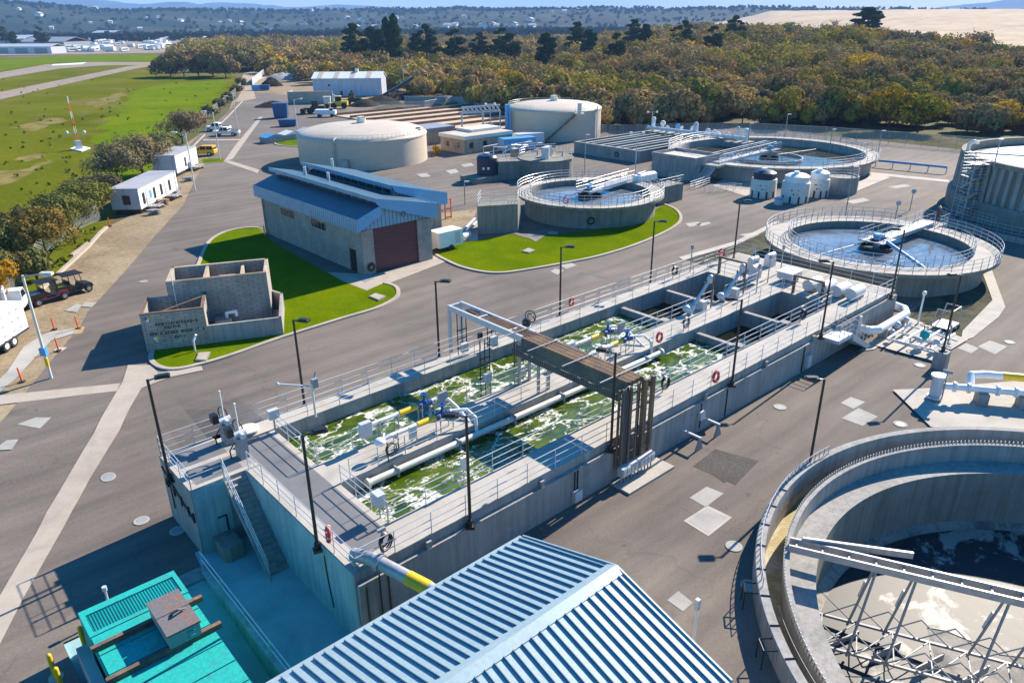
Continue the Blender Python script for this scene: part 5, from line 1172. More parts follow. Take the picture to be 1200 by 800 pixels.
MB().tube((c[0], c[1], .55), (c[0] + .8, c[1] + .3, .6), .3, 14).build('blind_flange', M['offwhite'], bb, smooth=True); MB().tube((c[0] - .6, c[1] - .2, .55), (c[0] - .1, c[1], .55), .4, 14).build('valve', M['ltgrey'], bb, smooth=True)
# ------------------------------------------------------------------ blue ribbed roof in the foreground
fb = thing('blue_roof_building', 'foreground building with a pale blue standing seam gable roof', 'building', (6, 12.6, 0))
EX0, EX1, EY0, EY1, ZE, ZR = -6.0, 15.75, 8.0, 17.25, 3.8, 5.22
YR = (EY0 + EY1) / 2
MB().box(EX0 + .4, EX1 - .45, EY0 + .45, EY1 - .45, -1.5, ZE - .12).build('wall', M['cmu'], fb)
m = MB(); m.extr([(EY0, ZE), (YR, ZR), (EY1, ZE), (EY1, ZE - .14), (YR, ZR - .14), (EY0, ZE - .14)], 'x', EX0, EX1); rf = m.build('roof', M['roof_lt'], fb)
m = MB(); x = EX1 - .22
while x > EX0:
    for ya in (EY0, EY1): 
        s_ = 1 if ya < YR else -1; y1 = YR - s_ * .32; zt = lambda y: ZE + (ZR - ZE) * abs(y - ya) / abs(YR - ya)
        p = [(ya + s_ * .06, zt(ya + s_ * .06)), (y1, zt(y1)), (y1, zt(y1) + .072), (ya + s_ * .06, zt(ya + s_ * .06) + .072)]
        m.extr(p, 'x', x - .013, x + .013)
    x -= .36
m.build('roof_seam', M['roof_rib'], rf); rf.children[0]['kind'] = 'stuff'
m = MB(); m.extr([(YR - .34, ZR - .07), (YR, ZR + .075), (YR + .34, ZR - .07), (YR, ZR + .03)], 'x', EX0, EX1 + .02); m.build('ridge_cap', M['roof_lt'], rf)
for ya in (EY0, EY1):
    s_ = 1 if ya < YR else -1
    m = MB(); m.extr([(ya, ZE - .16), (ya, ZE + .05), (YR - s_ * .02, ZR + .06), (YR - s_ * .02, ZR - .16)], 'x', EX1 + .003, EX1 + .06); m.build('verge_trim', M['roof_lt'], rf)
m = MB(); m.box(EX0, EX1, EY1 + .003, EY1 + .13, ZE - .17, ZE - .02); m.build('gutter', M['roof_lt'], fb)
vp = at(902, 658, 3.2)
t = thing('marker_post', 'slim white post with a small grey sign beyond the blue ribbed roof', 'post', (17.6, 11.2, 0)); MB().tube((17.3, 10.35, 0), (17.3, 10.35, 4.1), .045, 8).build('post', M['white'], t); MB().obox((17.3, 10.35, 4.2), (.14, .14, .42)).build('head', M['ltgrey'], t)

# ------------------------------------------------------------------ teal sludge container and rusty drive
tc = thing('teal_container', 'long teal steel container with lid panels, slotted end grille and brown rails', 'container', (4, 20, -1.2))
ZT = 0.5; TX0, TX1, TY1 = at(90, 716, ZT)[0], at(203, 668, ZT)[0], at(203, 668, ZT)[1] - .05
MB().box(TX0, TX1, 6, TY1, -1.9, ZT - .05).build('container_body', M['teal'], tc)
y = TY1 - 1.75; k = 0
while y > 7:
    MB().box(TX0 + .03, TX1 - .03, y - 1.16, y - .03, ZT - .05, ZT + .02).build('lid_panel', M['teal'], tc); y -= 1.19; k += 1
gl = MB().box(TX0 + .2, TX1 - .2, TY1 - 1.5, TY1 - .4, ZT - .05, ZT + .0).build('grille', M['teal_d'], tc)
m = MB(); m.box(TX0, TX1, TY1 - .36, TY1, ZT - .05, ZT + .04); m.box(TX0, TX1, TY1 - 1.74, TY1 - 1.53, ZT - .05, ZT + .04); m.box(TX0, TX0 + .18, TY1 - 1.53, TY1 - .36, ZT - .05, ZT + .04); m.box(TX1 - .18, TX1, TY1 - 1.53, TY1 - .36, ZT - .05, ZT + .04); m.build('grille_frame', M['teal'], tc)
b1a, b1b = at(109.5, 757, ZT + .25), at(230, 701, ZT + .25); b2a, b2b = at(127.6, 793, ZT + .25), at(252, 732.6, ZT + .25)
for (a, b) in ((b1a, b1b), (b2a, b2b)):
    yy = (a[1] + b[1]) / 2; MB().box(TX0 - .15, TX1 + .25, yy - .09, yy + .09, ZT + .021, ZT + .26).build('rail_beam', M['brown'], tc)
Y1_, Y2_ = (b1a[1] + b1b[1]) / 2, (b2a[1] + b2b[1]) / 2
md = thing('rusty_drive', 'rusty grey motor housing riding on the brown rails of the teal container', 'motor housing', (4.9, (Y1_ + Y2_) / 2, ZT + .26))
hx0, hx1 = 4.35, 5.5
MB().box(hx0, hx1, Y2_ - .15, Y1_ + .15, ZT + .27, ZT + .85).build('housing', M['grey'], md)
MB().box(hx0 - .04, hx1 + .04, (Y1_ + Y2_) / 2 + .02, Y1_ + .2, ZT + .85, ZT + .93).build('cover', M['rust'], md); MB().box(hx0 - .04, hx1 + .04, Y2_ - .2, (Y1_ + Y2_) / 2 - .02, ZT + .85, ZT + .93).build('cover', M['rust'], md)
m = MB(); m.path([(hx0 + .5, (Y1_ + Y2_) / 2 - .1, ZT + .95), (hx0 + .7, (Y1_ + Y2_) / 2 - .3, ZT + 1.15), (hx0 + .95, (Y1_ + Y2_) / 2 - .2, ZT + 1.0)], .05, 6); m.build('lifting_hook', M['rust'], md)
for z_ in (.4, .6): MB().box(hx1 - .5, hx1 - .2, Y2_ - .19, Y2_ - .155, ZT + z_, ZT + z_ + .06).build('label_plate', M['teal'], md)
t = thing('vent_pipe', 'thin capped vent pipe standing in the shade behind the teal container', 'vent pipe', (3.5, 30.3, -1.2)); MB().tube((3.55, 29.9, -1.2), (3.55, 29.9, .2), .05, 8).build('pipe', M['ltgrey'], t); MB().tube((3.55, 29.9, .15), (3.55, 29.9, .35), .1, 10).build('cap', M['ltgrey'], t)
MB_ = None
for (ut, vt, ub, vb, l) in ((92, 733, 101, 757, 'yellow bollard touching the teal container'), (55, 750, 66, 790, 'yellow bollard farthest from the teal container'), (63, 770, 74, 806, 'yellow bollard in the corner below the others')):
    x, y = G(ub, vb + 4); g0 = gz(x, y)
    t = thing('bollard', l, 'bollard', (x, y, g0)); t['group'] = 'yellow bollards by the container'
    q = MB(); q.tube((x, y, g0 - .1), (x, y, g0 + 1.15), .09, 14); q.ball((x, y, g0 + 1.15), .09, 12, 6); q.build('post', M['yellow'], t, smooth=True); MB().tube((x, y, g0 - .05), (x, y, g0 + .06), .28, 12).build('footing', M['conc'], t)
t = thing('concrete_block', 'pale concrete block at the side of the teal container', 'concrete block', (1.9, 24.5, -1.2)); x, y = G(103, 790); MB().box(x - .1, x + .3, y - 2.5, y + .4, -1.3, -.1).build('block', M['conc'], t)

# ------------------------------------------------------------------ roofless blockwork building on the lawn
mb_ = thing('blockwork_building', 'roofless grey blockwork building with open rooms on the lawn', 'building', (18, 56, 0))
HX, HY = 13.4, 53.7; H1 = 2.85; W = .22
# front room, tall rear room, low yard wall
def wallrun(m, pts, z0, z1, w=W):
    for a, b in zip(pts, pts[1:]):
        a, b = Vector(a), Vector(b); d = b - a; L = d.length; m.obox(((a.x + b.x) / 2, (a.y + b.y) / 2, (z0 + z1) / 2), (L + w * .98, w, z1 - z0), math.atan2(d.y, d.x))
fl_ = at(175, 410, 0); fr_ = at(243, 402, 0); lowr = at(331, 392, 0)
A = Vector((13.3, 55.0)); B = Vector((17.2, 52.85)); 
ux = Vector((lowr[0] - A.x, lowr[1] - A.y)).normalized(); uy = Vector((-ux.y, ux.x))
def Q(a, b): p = A + ux * a + uy * b; return (p.x, p.y)
LQ = (Vector(lowr) - A).length
m = MB(); wallrun(m, [Q(0, 0), Q(4.1, 0), Q(4.1, 3.6)], -.1, H1); wallrun(m, [Q(0, 3.6), Q(0, 0)], -.1, H1); wallrun(m, [Q(0, 3.6), Q(1.6, 3.6)], -.1, H1); m.build('wall', M['cmu'], mb_)
m = MB()
for a, b in (((-.12, -.12), (4.22, .12)), ((-.12, .12), (.12, 3.72)), ((3.98, .12), (4.22, 3.7))): m.prism([Q(a[0], a[1]), Q(b[0], a[1]), Q(b[0], b[1]), Q(a[0], b[1])], H1 + .003, H1 + .07)
m.build('wall_cap', M['brown'], mb_)
m = MB(); wallrun(m, [Q(1.6, 3.7), Q(8.7, 3.7)], -.1, 3.9); wallrun(m, [Q(8.7, 3.7), Q(8.9, 7.4), Q(1.7, 7.4), Q(1.6, 3.7)], -.1, 3.9); m.build('tall_wall', M['cmu'], mb_)
m = MB(); wallrun(m, [Q(1.6, 3.7), Q(8.7, 3.7)], 3.905, 3.99, .26); wallrun(m, [Q(8.7, 3.7), Q(8.9, 7.4), Q(1.7, 7.4), Q(1.6, 3.7)], 3.905, 3.985, .24); m.build('wall_cap', M['cmu_tan'], mb_)
m = MB(); wallrun(m, [Q(4.2, 3.9), Q(4.3, 7.3)], 2.4, 3.88); wallrun(m, [Q(6.9, 3.9), Q(7.0, 7.3)], 2.6, 3.7); m.build('partition', M['cmu_tan'], mb_)
MB().prism([Q(1.8, 3.9), Q(8.6, 3.9), Q(8.8, 7.3), Q(1.9, 7.3)], 2.3, 2.4).build('inner_floor', M['patch'], mb_)
m = MB(); m.prism([Q(2.2, 4.4), Q(4.0, 4.4), Q(4.0, 5.8), Q(2.2, 5.8)], 2.4, 3.3); m.build('duct', M['grey'], mb_)
m = MB(); m.prism([Q(5.2, 4.6), Q(6.4, 4.6), Q(6.4, 5.6), Q(5.2, 5.6)], 2.4, 3.5); m.build('equipment_box', M['wood'], mb_)
m = MB(); wallrun(m, [Q(4.25, 0), Q(LQ, 0), Q(LQ + .3, 5.6), Q(9.0, 6.6)], -.1, 1.45, .2); m.build('yard_wall', M['wall'], mb_)
MB().prism([Q(4.3, .1), Q(LQ - .1, .1), Q(LQ + .1, 5.5), Q(8.8, 5.6), Q(8.6, 3.6), Q(4.3, 3.6)], 0, .09).build('yard_floor', M['patch'], mb_)
m = MB(); m.obox((*Q(4.24, 1.6), 1.05), (.05, .95, 2.1), math.atan2(ux.y, ux.x)); m.build('doorway', M['glass'], mb_)
m = MB(); m.tube((*Q(.8, .5), 2.6), (*Q(3.9, 2.6), 2.86), .07, 6); m.build('roof_beam', M['brown'], mb_)
m = MB(); m.tube((*Q(2.0, 3.4), 1.0), (*Q(2.0, 3.4), 4.6), .03, 6); m.build('conduit', M['white'], mb_)
m = MB(); m.prism([Q(4.6, 1.9), Q(5.8, 1.9), Q(5.8, 3.0), Q(4.6, 3.0)], .09, 1.0); m.build('bench', M['wall_d'], mb_)
m = MB(); m.path([(*Q(5.5, 2.4), 1.0), (*Q(5.5, 2.4), 1.4), (*Q(6.2, 2.6), 1.4), (*Q(6.2, 2.6), 1.0)], .12, 8); m.build('vent_hood', M['white'], mb_, smooth=True)
# raised letters on the front wall: rows of strokes too worn to read
rng = random.Random(11); n_ = -uy
for (z_, a0, a1, h) in ((2.0, .75, 3.5, .2), (1.72, 1.3, 3.0, .2), (1.3, .3, 4.0, .24), (.9, 1.9, 2.6, .2)):
    a = a0; q = MB()
    while a < a1:
        w = rng.uniform(.09, .16)
        if rng.random() < .86:
            c = Vector(Q(a + w / 2, -.13)); rz = math.atan2(ux.y, ux.x)
            q.obox((c.x, c.y, z_), (.03, .03, h), rz); q.obox((c.x + ux.x * w * .3, c.y + ux.y * w * .3, z_ + rng.choice((-h * .4, 0, h * .4))), (w * .6, .03, .04), rz)
            if rng.random() < .6: q.obox((c.x + ux.x * w * .55, c.y + ux.y * w * .55, z_), (.03, .03, h), rz)
        a += w + .05
    q.build('wall_lettering', M['black'], mb_)
for (a, z_, cols) in ((.35, 2.45, ('yellow', 'blue', 'white')), (.7, .85, ('yellow', 'white', 'ltgrey'))):
    c = Vector(Q(a, -.125)); rz = math.atan2(ux.y, ux.x)
    for (dx, dz, cl_) in ((.1, .1, cols[0]), (-.1, .1, cols[1]), (0, -.08, cols[2])):
        MB().obox((c.x + ux.x * dx, c.y + ux.y * dx, z_ + dz), (.18, .03, .18), rz).build('hazard_sign', M[cl_], mb_)
x, y = G(229, 412)
t = thing('standpipe', 'pale standpipe with a bent top on the grass before the blockwork wall', 'standpipe', (x, y, 0)); MB().tube((x, y, 0), (x, y, .9), .07, 8).build('pipe', M['offwhite'], t); MB().path([(x, y, .85), (x + .2, y + .1, 1.1), (x + .28, y + .05, 1.25)], .09, 8).build('bend', M['white'], t, smooth=True)
for q, l in ((((229, 424), (233, 415), (247, 414), (242, 425)), 'flat concrete pad in the grass before the blockwork building'), (((432, 349), (440, 345), (453, 349), (444, 354)), 'small tan vault lid in the tip of the shed lawn'), (((611, 296), (619, 292), (628, 295), (620, 298)), 'small tan vault lid in the curved lawn')):
    P_ = px(*q); t = thing('vault_lid', l, 'vault lid', (P_[0][0], P_[0][1], 0)); MB().prism(P_, 0, .16).build('frame', M['wall_d'], t); c = (sum(p[0] for p in P_) / 4, sum(p[1] for p in P_) / 4); MB().prism([(c[0] + (p[0] - c[0]) * .85, c[1] + (p[1] - c[1]) * .85) for p in P_], .16, .19).build('lid', M['gutter'], t)

# ------------------------------------------------------------------ blue shed with clerestories
sh = thing('blue_shed', 'grey block shed with blue stepped roofs and a maroon roller door', 'shed', (38, 70, 0))
SX0, SX1, SY0, SY1 = 34.25, 42.0, 59.3, 80.6
m = MB(); m.box(SX0, SX0 + .3, SY0, SY1, -.1, 4.3); m.box(SX1 - .3, SX1, SY0, SY1, -.1, 4.3); m.box(SX0 + .3, SX1 - .3, SY1 - .3, SY1, -.1, 5.2)
m.box(SX0 + .3, 35.4, SY0, SY0 + .3, -.1, 4.3); m.box(40.45, SX1 - .3, SY0, SY0 + .3, -.1, 4.3); m.build('wall', M['cmu'], sh)
for a_, b_ in ((34.2, 35.42), (40.43, 42.05)): MB().box(a_, b_, SY0 - .06, SY0 - .003, 0, 4.25).build('corner_pier', M['cmu'], sh)
MB().box(35.4, 40.45, SY0 + .12, SY0 + .22, 0, 4.3).build('roller_door', M['maroon'], sh)
m = MB(); m.extr([(34.3, 4.3), (34.3, 5.2), (36.3, 6.1), (36.3, 6.9), (42.0, 5.5), (42.0, 4.3)], 'y', SY0 + .02, SY0 + .2); m.build('gable_cladding', M['fascia'], sh)
EX = 33.7
m = MB(); m.extr([(EX, 5.45), (36.35, 6.35), (36.35, 6.2), (EX, 5.3)], 'y', SY0 - .35, SY1 + .35); r1 = m.build('lower_roof', M['roof_dk'], sh)
m = MB(); m.box(EX - .05, EX - .003, SY0 - .4, SY1 + .4, 4.25, 5.5); m.build('eave_fascia', M['fascia'], sh)
m = MB(); m.extr([(EX, 4.3), (EX, 5.52), (36.3, 6.42), (36.3, 5.55)], 'y', SY0 - .42, SY0 - .36); m.build('verge_fascia', M['trim'], sh)
MB().box(36.35, 36.5, SY0, SY1, 6.1, 6.9).build('clerestory_wall', M['grey'], sh)
w = None
for i in range(14):
    y0 = SY0 + .5 + i * 1.48; MB().box(36.3, 36.347, y0, y0 + 1.25, 6.38, 6.84).build('clerestory_window', M['glass'], sh)
m = MB(); m.extr([(35.85, 7.1), (42.5, 5.62), (42.5, 5.45), (35.85, 6.93)], 'y', SY0 - .4, SY1 + .4); m.build('upper_roof', M['roof_dk'], sh)
m = MB(); m.box(35.79, 35.847, SY0 - .45, SY1 + .45, 6.75, 7.14); m.build('clerestory_fascia', M['fascia'], sh)
m = MB(); m.extr([(35.8, 7.15), (42.55, 5.66), (42.55, 4.3), (41.9, 4.3), (36.2, 6.2), (35.8, 6.7)], 'y', SY0 - .47, SY0 - .41); m.build('verge_fascia', M['trim'], sh)
m = MB(); m.box(42.5, 42.56, SY0 - .4, SY1 + .4, 4.3, 5.68); m.build('eave_fascia', M['fascia'], sh)
# taller rear bay
RY = 63.0
m = MB(); m.box(42.0, 46.2, RY + .3, RY + .6, -.1, 4.6); m.box(45.9, 46.2, RY + .6, SY1, -.1, 4.6); m.box(42.0, 46.2, SY1, SY1 + .3, -.1, 4.6); m.build('wall', M['cmu'], sh)
m = MB(); m.box(45.4, 46.25, RY + .2, RY + .297, -.1, 4.3); m.build('corner_pier', M['cmu'], sh)
MB().box(40.35, 40.55, RY, SY1, 5.9, 7.0).build('clerestory_wall', M['grey'], sh)
for i in range(11):
    y0 = RY + .5 + i * 1.55; MB().box(40.3, 40.347, y0, y0 + 1.3, 6.2, 6.8).build('clerestory_window', M['glass'], sh)
m = MB(); m.extr([(39.9, 7.2), (46.6, 5.5), (46.6, 5.3), (39.9, 7.0)], 'y', RY - .4, SY1 + .4); m.build('upper_roof', M['roof_dk'], sh)
m = MB(); m.box(39.84, 39.897, RY - .45, SY1 + .45, 6.8, 7.24); m.build('clerestory_fascia', M['fascia'], sh)
m = MB(); m.extr([(39.85, 7.25), (46.65, 5.54), (46.65, 4.35), (45.9, 4.35), (40.3, 6.5)], 'y', RY - .47, RY - .41); m.build('verge_fascia', M['trim'], sh)
m = MB(); m.extr([(40.5, 5.7), (40.5, 6.5), (46.0, 4.9), (46.0, 4.3)], 'y', RY + .1, RY + .28); m.build('gable_cladding', M['fascia'], sh)
for y0, y1 in ((73.0, 75.8), (66.2, 69.0)):
    wn = MB().box(SX0 - .06, SX0 - .003, y0, y1, 3.0, 3.7).build('window', M['glass'], sh)
    q = MB()
    for k in range(5): yy = y0 + (y1 - y0) * k / 4; q.box(SX0 - .09, SX0 - .062, yy - .03, yy + .03, 2.98, 3.72)
    q.build('window_frame', M['grey'], wn)
dr = MB().box(SX0 - .06, SX0 - .003, 60.7, 61.75, .05, 2.2).build('side_door', M['black'], sh)
m = MB(); m.ring((34.9, SY0 - .15, .75), (0, 1, 0), .36, .07); m.ring((34.9, SY0 - .2, .7), (0, 1, 0), .28, .06); m.build('hose_coil', M['black'], sh, smooth=True)
m = MB(); m.ring((38.6, SY0 - .52, 5.25), (0, 1, 0), .22, .04); m.build('round_sign', M['navy'], sh, smooth=True)
m = MB(); m.tube((34.1, 80.1, 0), (34.1, 80.1, 4.3), .08, 8); m.build('downpipe', M['grey'], sh)
for (x, y) in ((33.8, 80.0), (33.6, 79.5)): MB().tube((x, y, 0), (x, y, 1.0), .07, 8).build('guard_post', M['yellow'], sh)
for x, y, z_ in ((37.6, 76, 6.7), (38.2, 72, 6.55), (41.5, 77, 7.0)): MB().tube((x, y, z_), (x, y, z_ + .9), .16, 10).build('roof_vent', M['ltgrey'], sh)
t = thing('doormat_slab', 'dark steel plate on the ground by the shed side door', 'steel plate', (*G(445, 327), 0)); MB().prism(px((418, 326), (428, 322), (438, 327), (428, 331)), 0, .05).build('plate', M['grey'], t)

# ------------------------------------------------------------------ white cargo trailer, ramps by the shed
tr = thing('cargo_trailer', 'small white cargo trailer parked beside the shed pier', 'trailer', (*at(515, 290), 0)); x, y = 45.6, 61.2
m = MB(); m.M = Matrix.Translation((x, y, 0)) @ Matrix.Rotation(R_(0), 4, 'Z'); m.box(-1.9, 1.2, -.9, .9, .5, 2.1); m.build('box_body', M['white'], tr)
for s_ in (-.95, .95): q = MB(); q.tube((x - .4, y + s_ - .06, .33), (x - .4, y + s_ + .06, .33), .33, 16); q.build('wheel', M['rubber'], tr, smooth=True)
q = MB(); q.tube((x + 1.2, y, .5), (x + 2.3, y, .45), .05); q.build('tow_bar', M['grey'], tr)
MB().box(x + .2, x + .85, y - .93, y - .905, .7, 1.9).build('door', M['ltgrey'], tr)
for i, l in enumerate(('long grey pipe length on the dirt beside the cargo trailer', 'shorter grey pipe length against the concrete vault')):
    a = at(530 + 8 * i, 283 - 3 * i, .2); b = at(556 + 2 * i, 256 + 4 * i, .4); t = thing('pipe_length', l, 'pipe', (a[0], a[1], 0)); MB().tube((a[0], a[1], .2), (b[0], b[1], .35), .16, 10).build('pipe', M['ltgrey'], t, smooth=True); MB().tube((a[0], a[1], .2), (a[0] - .1, a[1] - .02, .2), .22, 10).build('flange', M['galv'], t)
a = at(522, 257); t = thing('orange_stand', 'orange steel stand on the dirt patch behind the shed', 'stand', (a[0], a[1], 0)); 
for dx in (0, .9): MB().tube((a[0] + dx, a[1], 0), (a[0] + dx, a[1], 2.4), .08, 8).build('upright', M['orange'], t)
for z_ in (.2, 1.2, 2.3): MB().tube((a[0], a[1], z_), (a[0] + .9, a[1], z_), .07, 8).build('crosspiece', M['orange'], t)

# ------------------------------------------------------------------ site trailers
def site_trailer(label, p, L, Wd, H, door_side_label=None, win_end=True):
    t = thing('site_trailer', label, 'office trailer', (0, 0, 0))
    MB().box(0, L, -Wd, 0, .55, H).build('trailer_body', M['white'], t)
    MB().box(-.05, L + .05, -Wd - .05, .05, H, H + .12).build('roof', M['roof_grey'], t)
    MB().box(-.02, -.003, -Wd, 0, .55, H).build('end_panel', M['trailer_end'], t)
    MB().box(.2, L - .2, -Wd + .2, -.2, .05, .55).build('skirt', M['black'], t)
    if win_end: MB().box(-.05, -.022, -Wd * .68, -Wd * .42, 1.15, 2.3).build('window', M['glass'], t)
    for k, xx in enumerate(([.9, 4.2, 6.4, 9.2] if L > 10 else [3.5])): MB().box(xx, xx + .65, -Wd - .04, -Wd - .003, 1.0, 2.4).build('window', M['glass'], t)
    for xx in ([1.9, 7.9] if L > 10 else [5.8]): 
        MB().box(xx, xx + .9, -Wd - .05, -Wd - .003, .6, 2.6).build('door', M['ltgrey'], t)
        q = MB(); q.box(xx - .3, xx + 1.3, -Wd - 1.5, -Wd - .06, .45, .55)
        for i in range(3): q.box(xx + 1.3 + i * .28, xx + 1.58 + i * .28, -Wd - 1.4, -Wd - .2, .3 - i * .13, .4 - i * .13)
        rail(q, [(xx - .3, -Wd - 1.45, .55), (xx + 1.3, -Wd - 1.45, .55)], h=.95, sp=.8); rail(q, [(xx - .3, -Wd - 1.45, .55), (xx - .3, -Wd - .1, .55)], h=.95, sp=.8)
        q.build('entry_step', M['galv'], t)
    if L > 10: MB().box(3.0, 3.7, -Wd - .03, -Wd - .003, 1.3, 2.3).build('blue_poster', M['sky_blue'], t)
    else:
        MB().box(4.8, 5.3, -Wd - .4, -Wd - .05, .6, 1.5).build('air_unit', M['ltgrey'], t)
    return t
ang_t = math.atan2(.82, .57)
c1 = at(133, 251, 0); put(site_trailer('white office trailer with a dark end window and blue poster, closest to the road bend', c1, 12.2, 3.6, 3.05), (c1[0], c1[1], 0), R_(50))
c2 = at(180, 206, 0); put(site_trailer('white office trailer with a blank grey end beside the yellow car', c2, 9.2, 3.6, 3.2, win_end=False), (c2[0] - .3, c2[1] - 1.5, 0), R_(50))
def pallet(u, v, label, mat='wood', n=3):
    x, y = G(u, v); t = thing('pallet_stack', label, 'pallet stack', (x, y, 0))
    for i in range(n): q = MB(); [q.obox((x - .5 + k * .25, y, .1 + i * .16), (.16, 1.1, .04), .5) for k in range(5)]; q.obox((x, y, .05 + i * .16), (1.1, .12, .08), .5); q.build('pallet', M[mat], t)
pallet(181, 251, 'grey pallet stack at the near corner of the first trailer', 'galv', 4); pallet(191, 240, 'tan plywood stack by the first trailer steps', 'wood', 5); pallet(197, 234, 'grey pallet stack midway along the first trailer', 'galv', 4); pallet(206, 222, 'grey pallet stack at the far end of the first trailer', 'galv', 3); pallet(221, 212, 'grey pallet stack by the second trailer', 'galv', 4)

# ------------------------------------------------------------------ back of the plant
ob = thing('operations_building', 'low tan flat roofed block building between the two beige tanks', 'building', (84, 108, 0))
OX, OY = 84.2, 107.0; 
m = MB(); m.box(OX, OX + 11, OY, OY + 7.2, -.1, 2.5); m.build('wall', M['cmu_tan'], ob)
m = MB(); m.box(OX - .25, OX + 11.25, OY - .25, OY + 7.45, 2.5, 3.1); m.build('roof_band', M['offwhite'], ob); MB().box(OX, OX + 10.9, OY, OY + 7.2, 3.1, 3.13).build('roof', M['beige_top'], ob)
MB().box(OX + 4, OX + 11.25, OY + 3, OY + 7.4, 3.13, 3.6).build('parapet', M['offwhite'], ob)
for y in (OY + 1.5, OY + 4.6): MB().box(OX - .04, OX - .003, y, y + .8, 1.0, 1.9).build('window', M['glass'], ob)
for x in (OX + 1.0, OX + 4.2): MB().box(x, x + .9, OY - .04, OY - .003, .9, 1.9).build('window', M['glass'], ob)
MB().box(OX + 7, OX + 8, OY - .04, OY - .003, 0, 2.1).build('door', M['grey'], ob)
x, y = at(512, 180); t = thing('yellow_bush', 'small yellow leaved bush at the corner of the tan building', 'bush', (x, y, 0)); YB = t
o2 = thing('service_building', 'second small tan building with a blue grey roof edge behind the low beige tank', 'building', (84, 122, 0))
m = MB(); m.box(83.5, 92, 120.5, 126.5, -.1, 2.6); m.build('wall', M['cmu_tan'], o2); MB().box(83.2, 92.3, 120.2, 126.8, 2.6, 3.1).build('roof', M['grey'], o2)
# sludge drying beds
bed = [at(455, 152), at(600, 164), at(600, 132), at(478, 122)]
db = thing('drying_bed', 'broad tan sludge drying beds striped with low walls', 'drying bed', (*bed[0], 0))
bx0, bx1, by0, by1 = 97, 118, 124, 176
MB().box(bx0, bx1 + 18, by0, by1, -.1, .25).build('bed_floor', M['tan_bed'], db)
for i in range(8):
    y = by0 + i * 7.4; MB().box(bx0, bx1 + 18, y - .2, y + .2, .25, .8).build('bed_wall', M['dkbrown'], db)
MB().box(bx1 + 18, bx1 + 18.4, by0, by1 + 8, -.1, 2.2).build('end_wall', M['wall'], db)
lw = thing('concrete_wall', 'long low concrete wall along the fence at the woods', 'wall', (118, 180, 0)); a, b = at(470, 108), at(600, 140)
m = MB(); wallrun(m, [(128, 190), (137.5, 176), (137.5, 130)], -.1, 2.0, .35); m.build('wall', M['wall'], lw)
# blue grey lattice conveyor
cv = thing('belt_conveyor', 'blue grey lattice truss conveyor standing over the drying beds', 'conveyor', (110, 126, 0))
a = Vector((*at(541, 133, 4.5), 4.5)); b = Vector((*at(586, 130, 5.0), 5.0)); dd = (b - a).normalized(); nn_ = Vector((-dd.y, dd.x, 0)) * .6; q = MB(); L = (b - a).length; k = 9
for sgn in (-1, 1):
    q.tube(a + nn_ * sgn, b + nn_ * sgn, .1, 6); q.tube(a + nn_ * sgn + Vector((0, 0, 1.2)), b + nn_ * sgn + Vector((0, 0, 1.2)), .1, 6)
    for i in range(k):
        p0_, p1_ = a.lerp(b, i / k) + nn_ * sgn, a.lerp(b, (i + 1) / k) + nn_ * sgn; q.tube(p0_, p1_ + Vector((0, 0, 1.2)), .07, 6); q.tube(p0_ + Vector((0, 0, 1.2)), p1_, .07, 6)
q.build('truss', M['ltgrey'], cv)
for p_ in (a, a.lerp(b, .55), b):
    for sgn in (-1, 1): MB().tube(p_ + nn_ * sgn, Vector((p_.x + nn_.x * sgn, p_.y + nn_.y * sgn, 0)), .12, 6).build('leg', M['ltgrey'], cv)
# pipe racks and plant between the low tank and the beds
rng = random.Random(21)
for i in range(9):
    x = 74 + i * 2.7 + rng.uniform(-.5, .5); y = 133 + rng.uniform(-4, 5); t = thing('pipe_rack', ['pale grey pipe rack piled behind the low beige tank', 'rusty pipe rack piled behind the low beige tank'][i % 2], 'pipe rack', (x, y, 0), group=['grey pipe racks behind the low beige tank', 'rusty pipe racks behind the low beige tank'][i % 2])
    for k in range(4): q = MB(); q.tube((x - 1.8, y + k * .5, .5 + .2 * (k % 2)), (x + 2.2, y + k * .5 + .3, .6 + .4 * rng.random()), .16, 8); q.build('pipe', M[['ltgrey', 'rust'][i % 2]], t)
    q = MB(); q.box(x - 1.2, x - 1.0, y - .2, y + 2, 0, .5); q.build('bearer', M['grey'], t)
for i in range(5):
    x = 66 + i * 4.6; y = 146 + i * 1.2; t = thing('low_tank', 'low covered grey tank in the row behind the dome roofed tank', 'tank', (x, y, 0), group='low covered tanks behind the dome roofed tank')
    MB().box(x - 1.9, x + 1.9, y - 1.6, y + 1.6, 0, 1.1).build('tank_body', M['wall'], t); MB().extr([(x - 2, 1.1), (x, 1.7), (x + 2, 1.1)], 'y', y - 1.7, y + 1.7).build('tank_cover', M[['sky_blue', 'white', 'ltgrey', 'white', 'ltgrey'][i]], t)
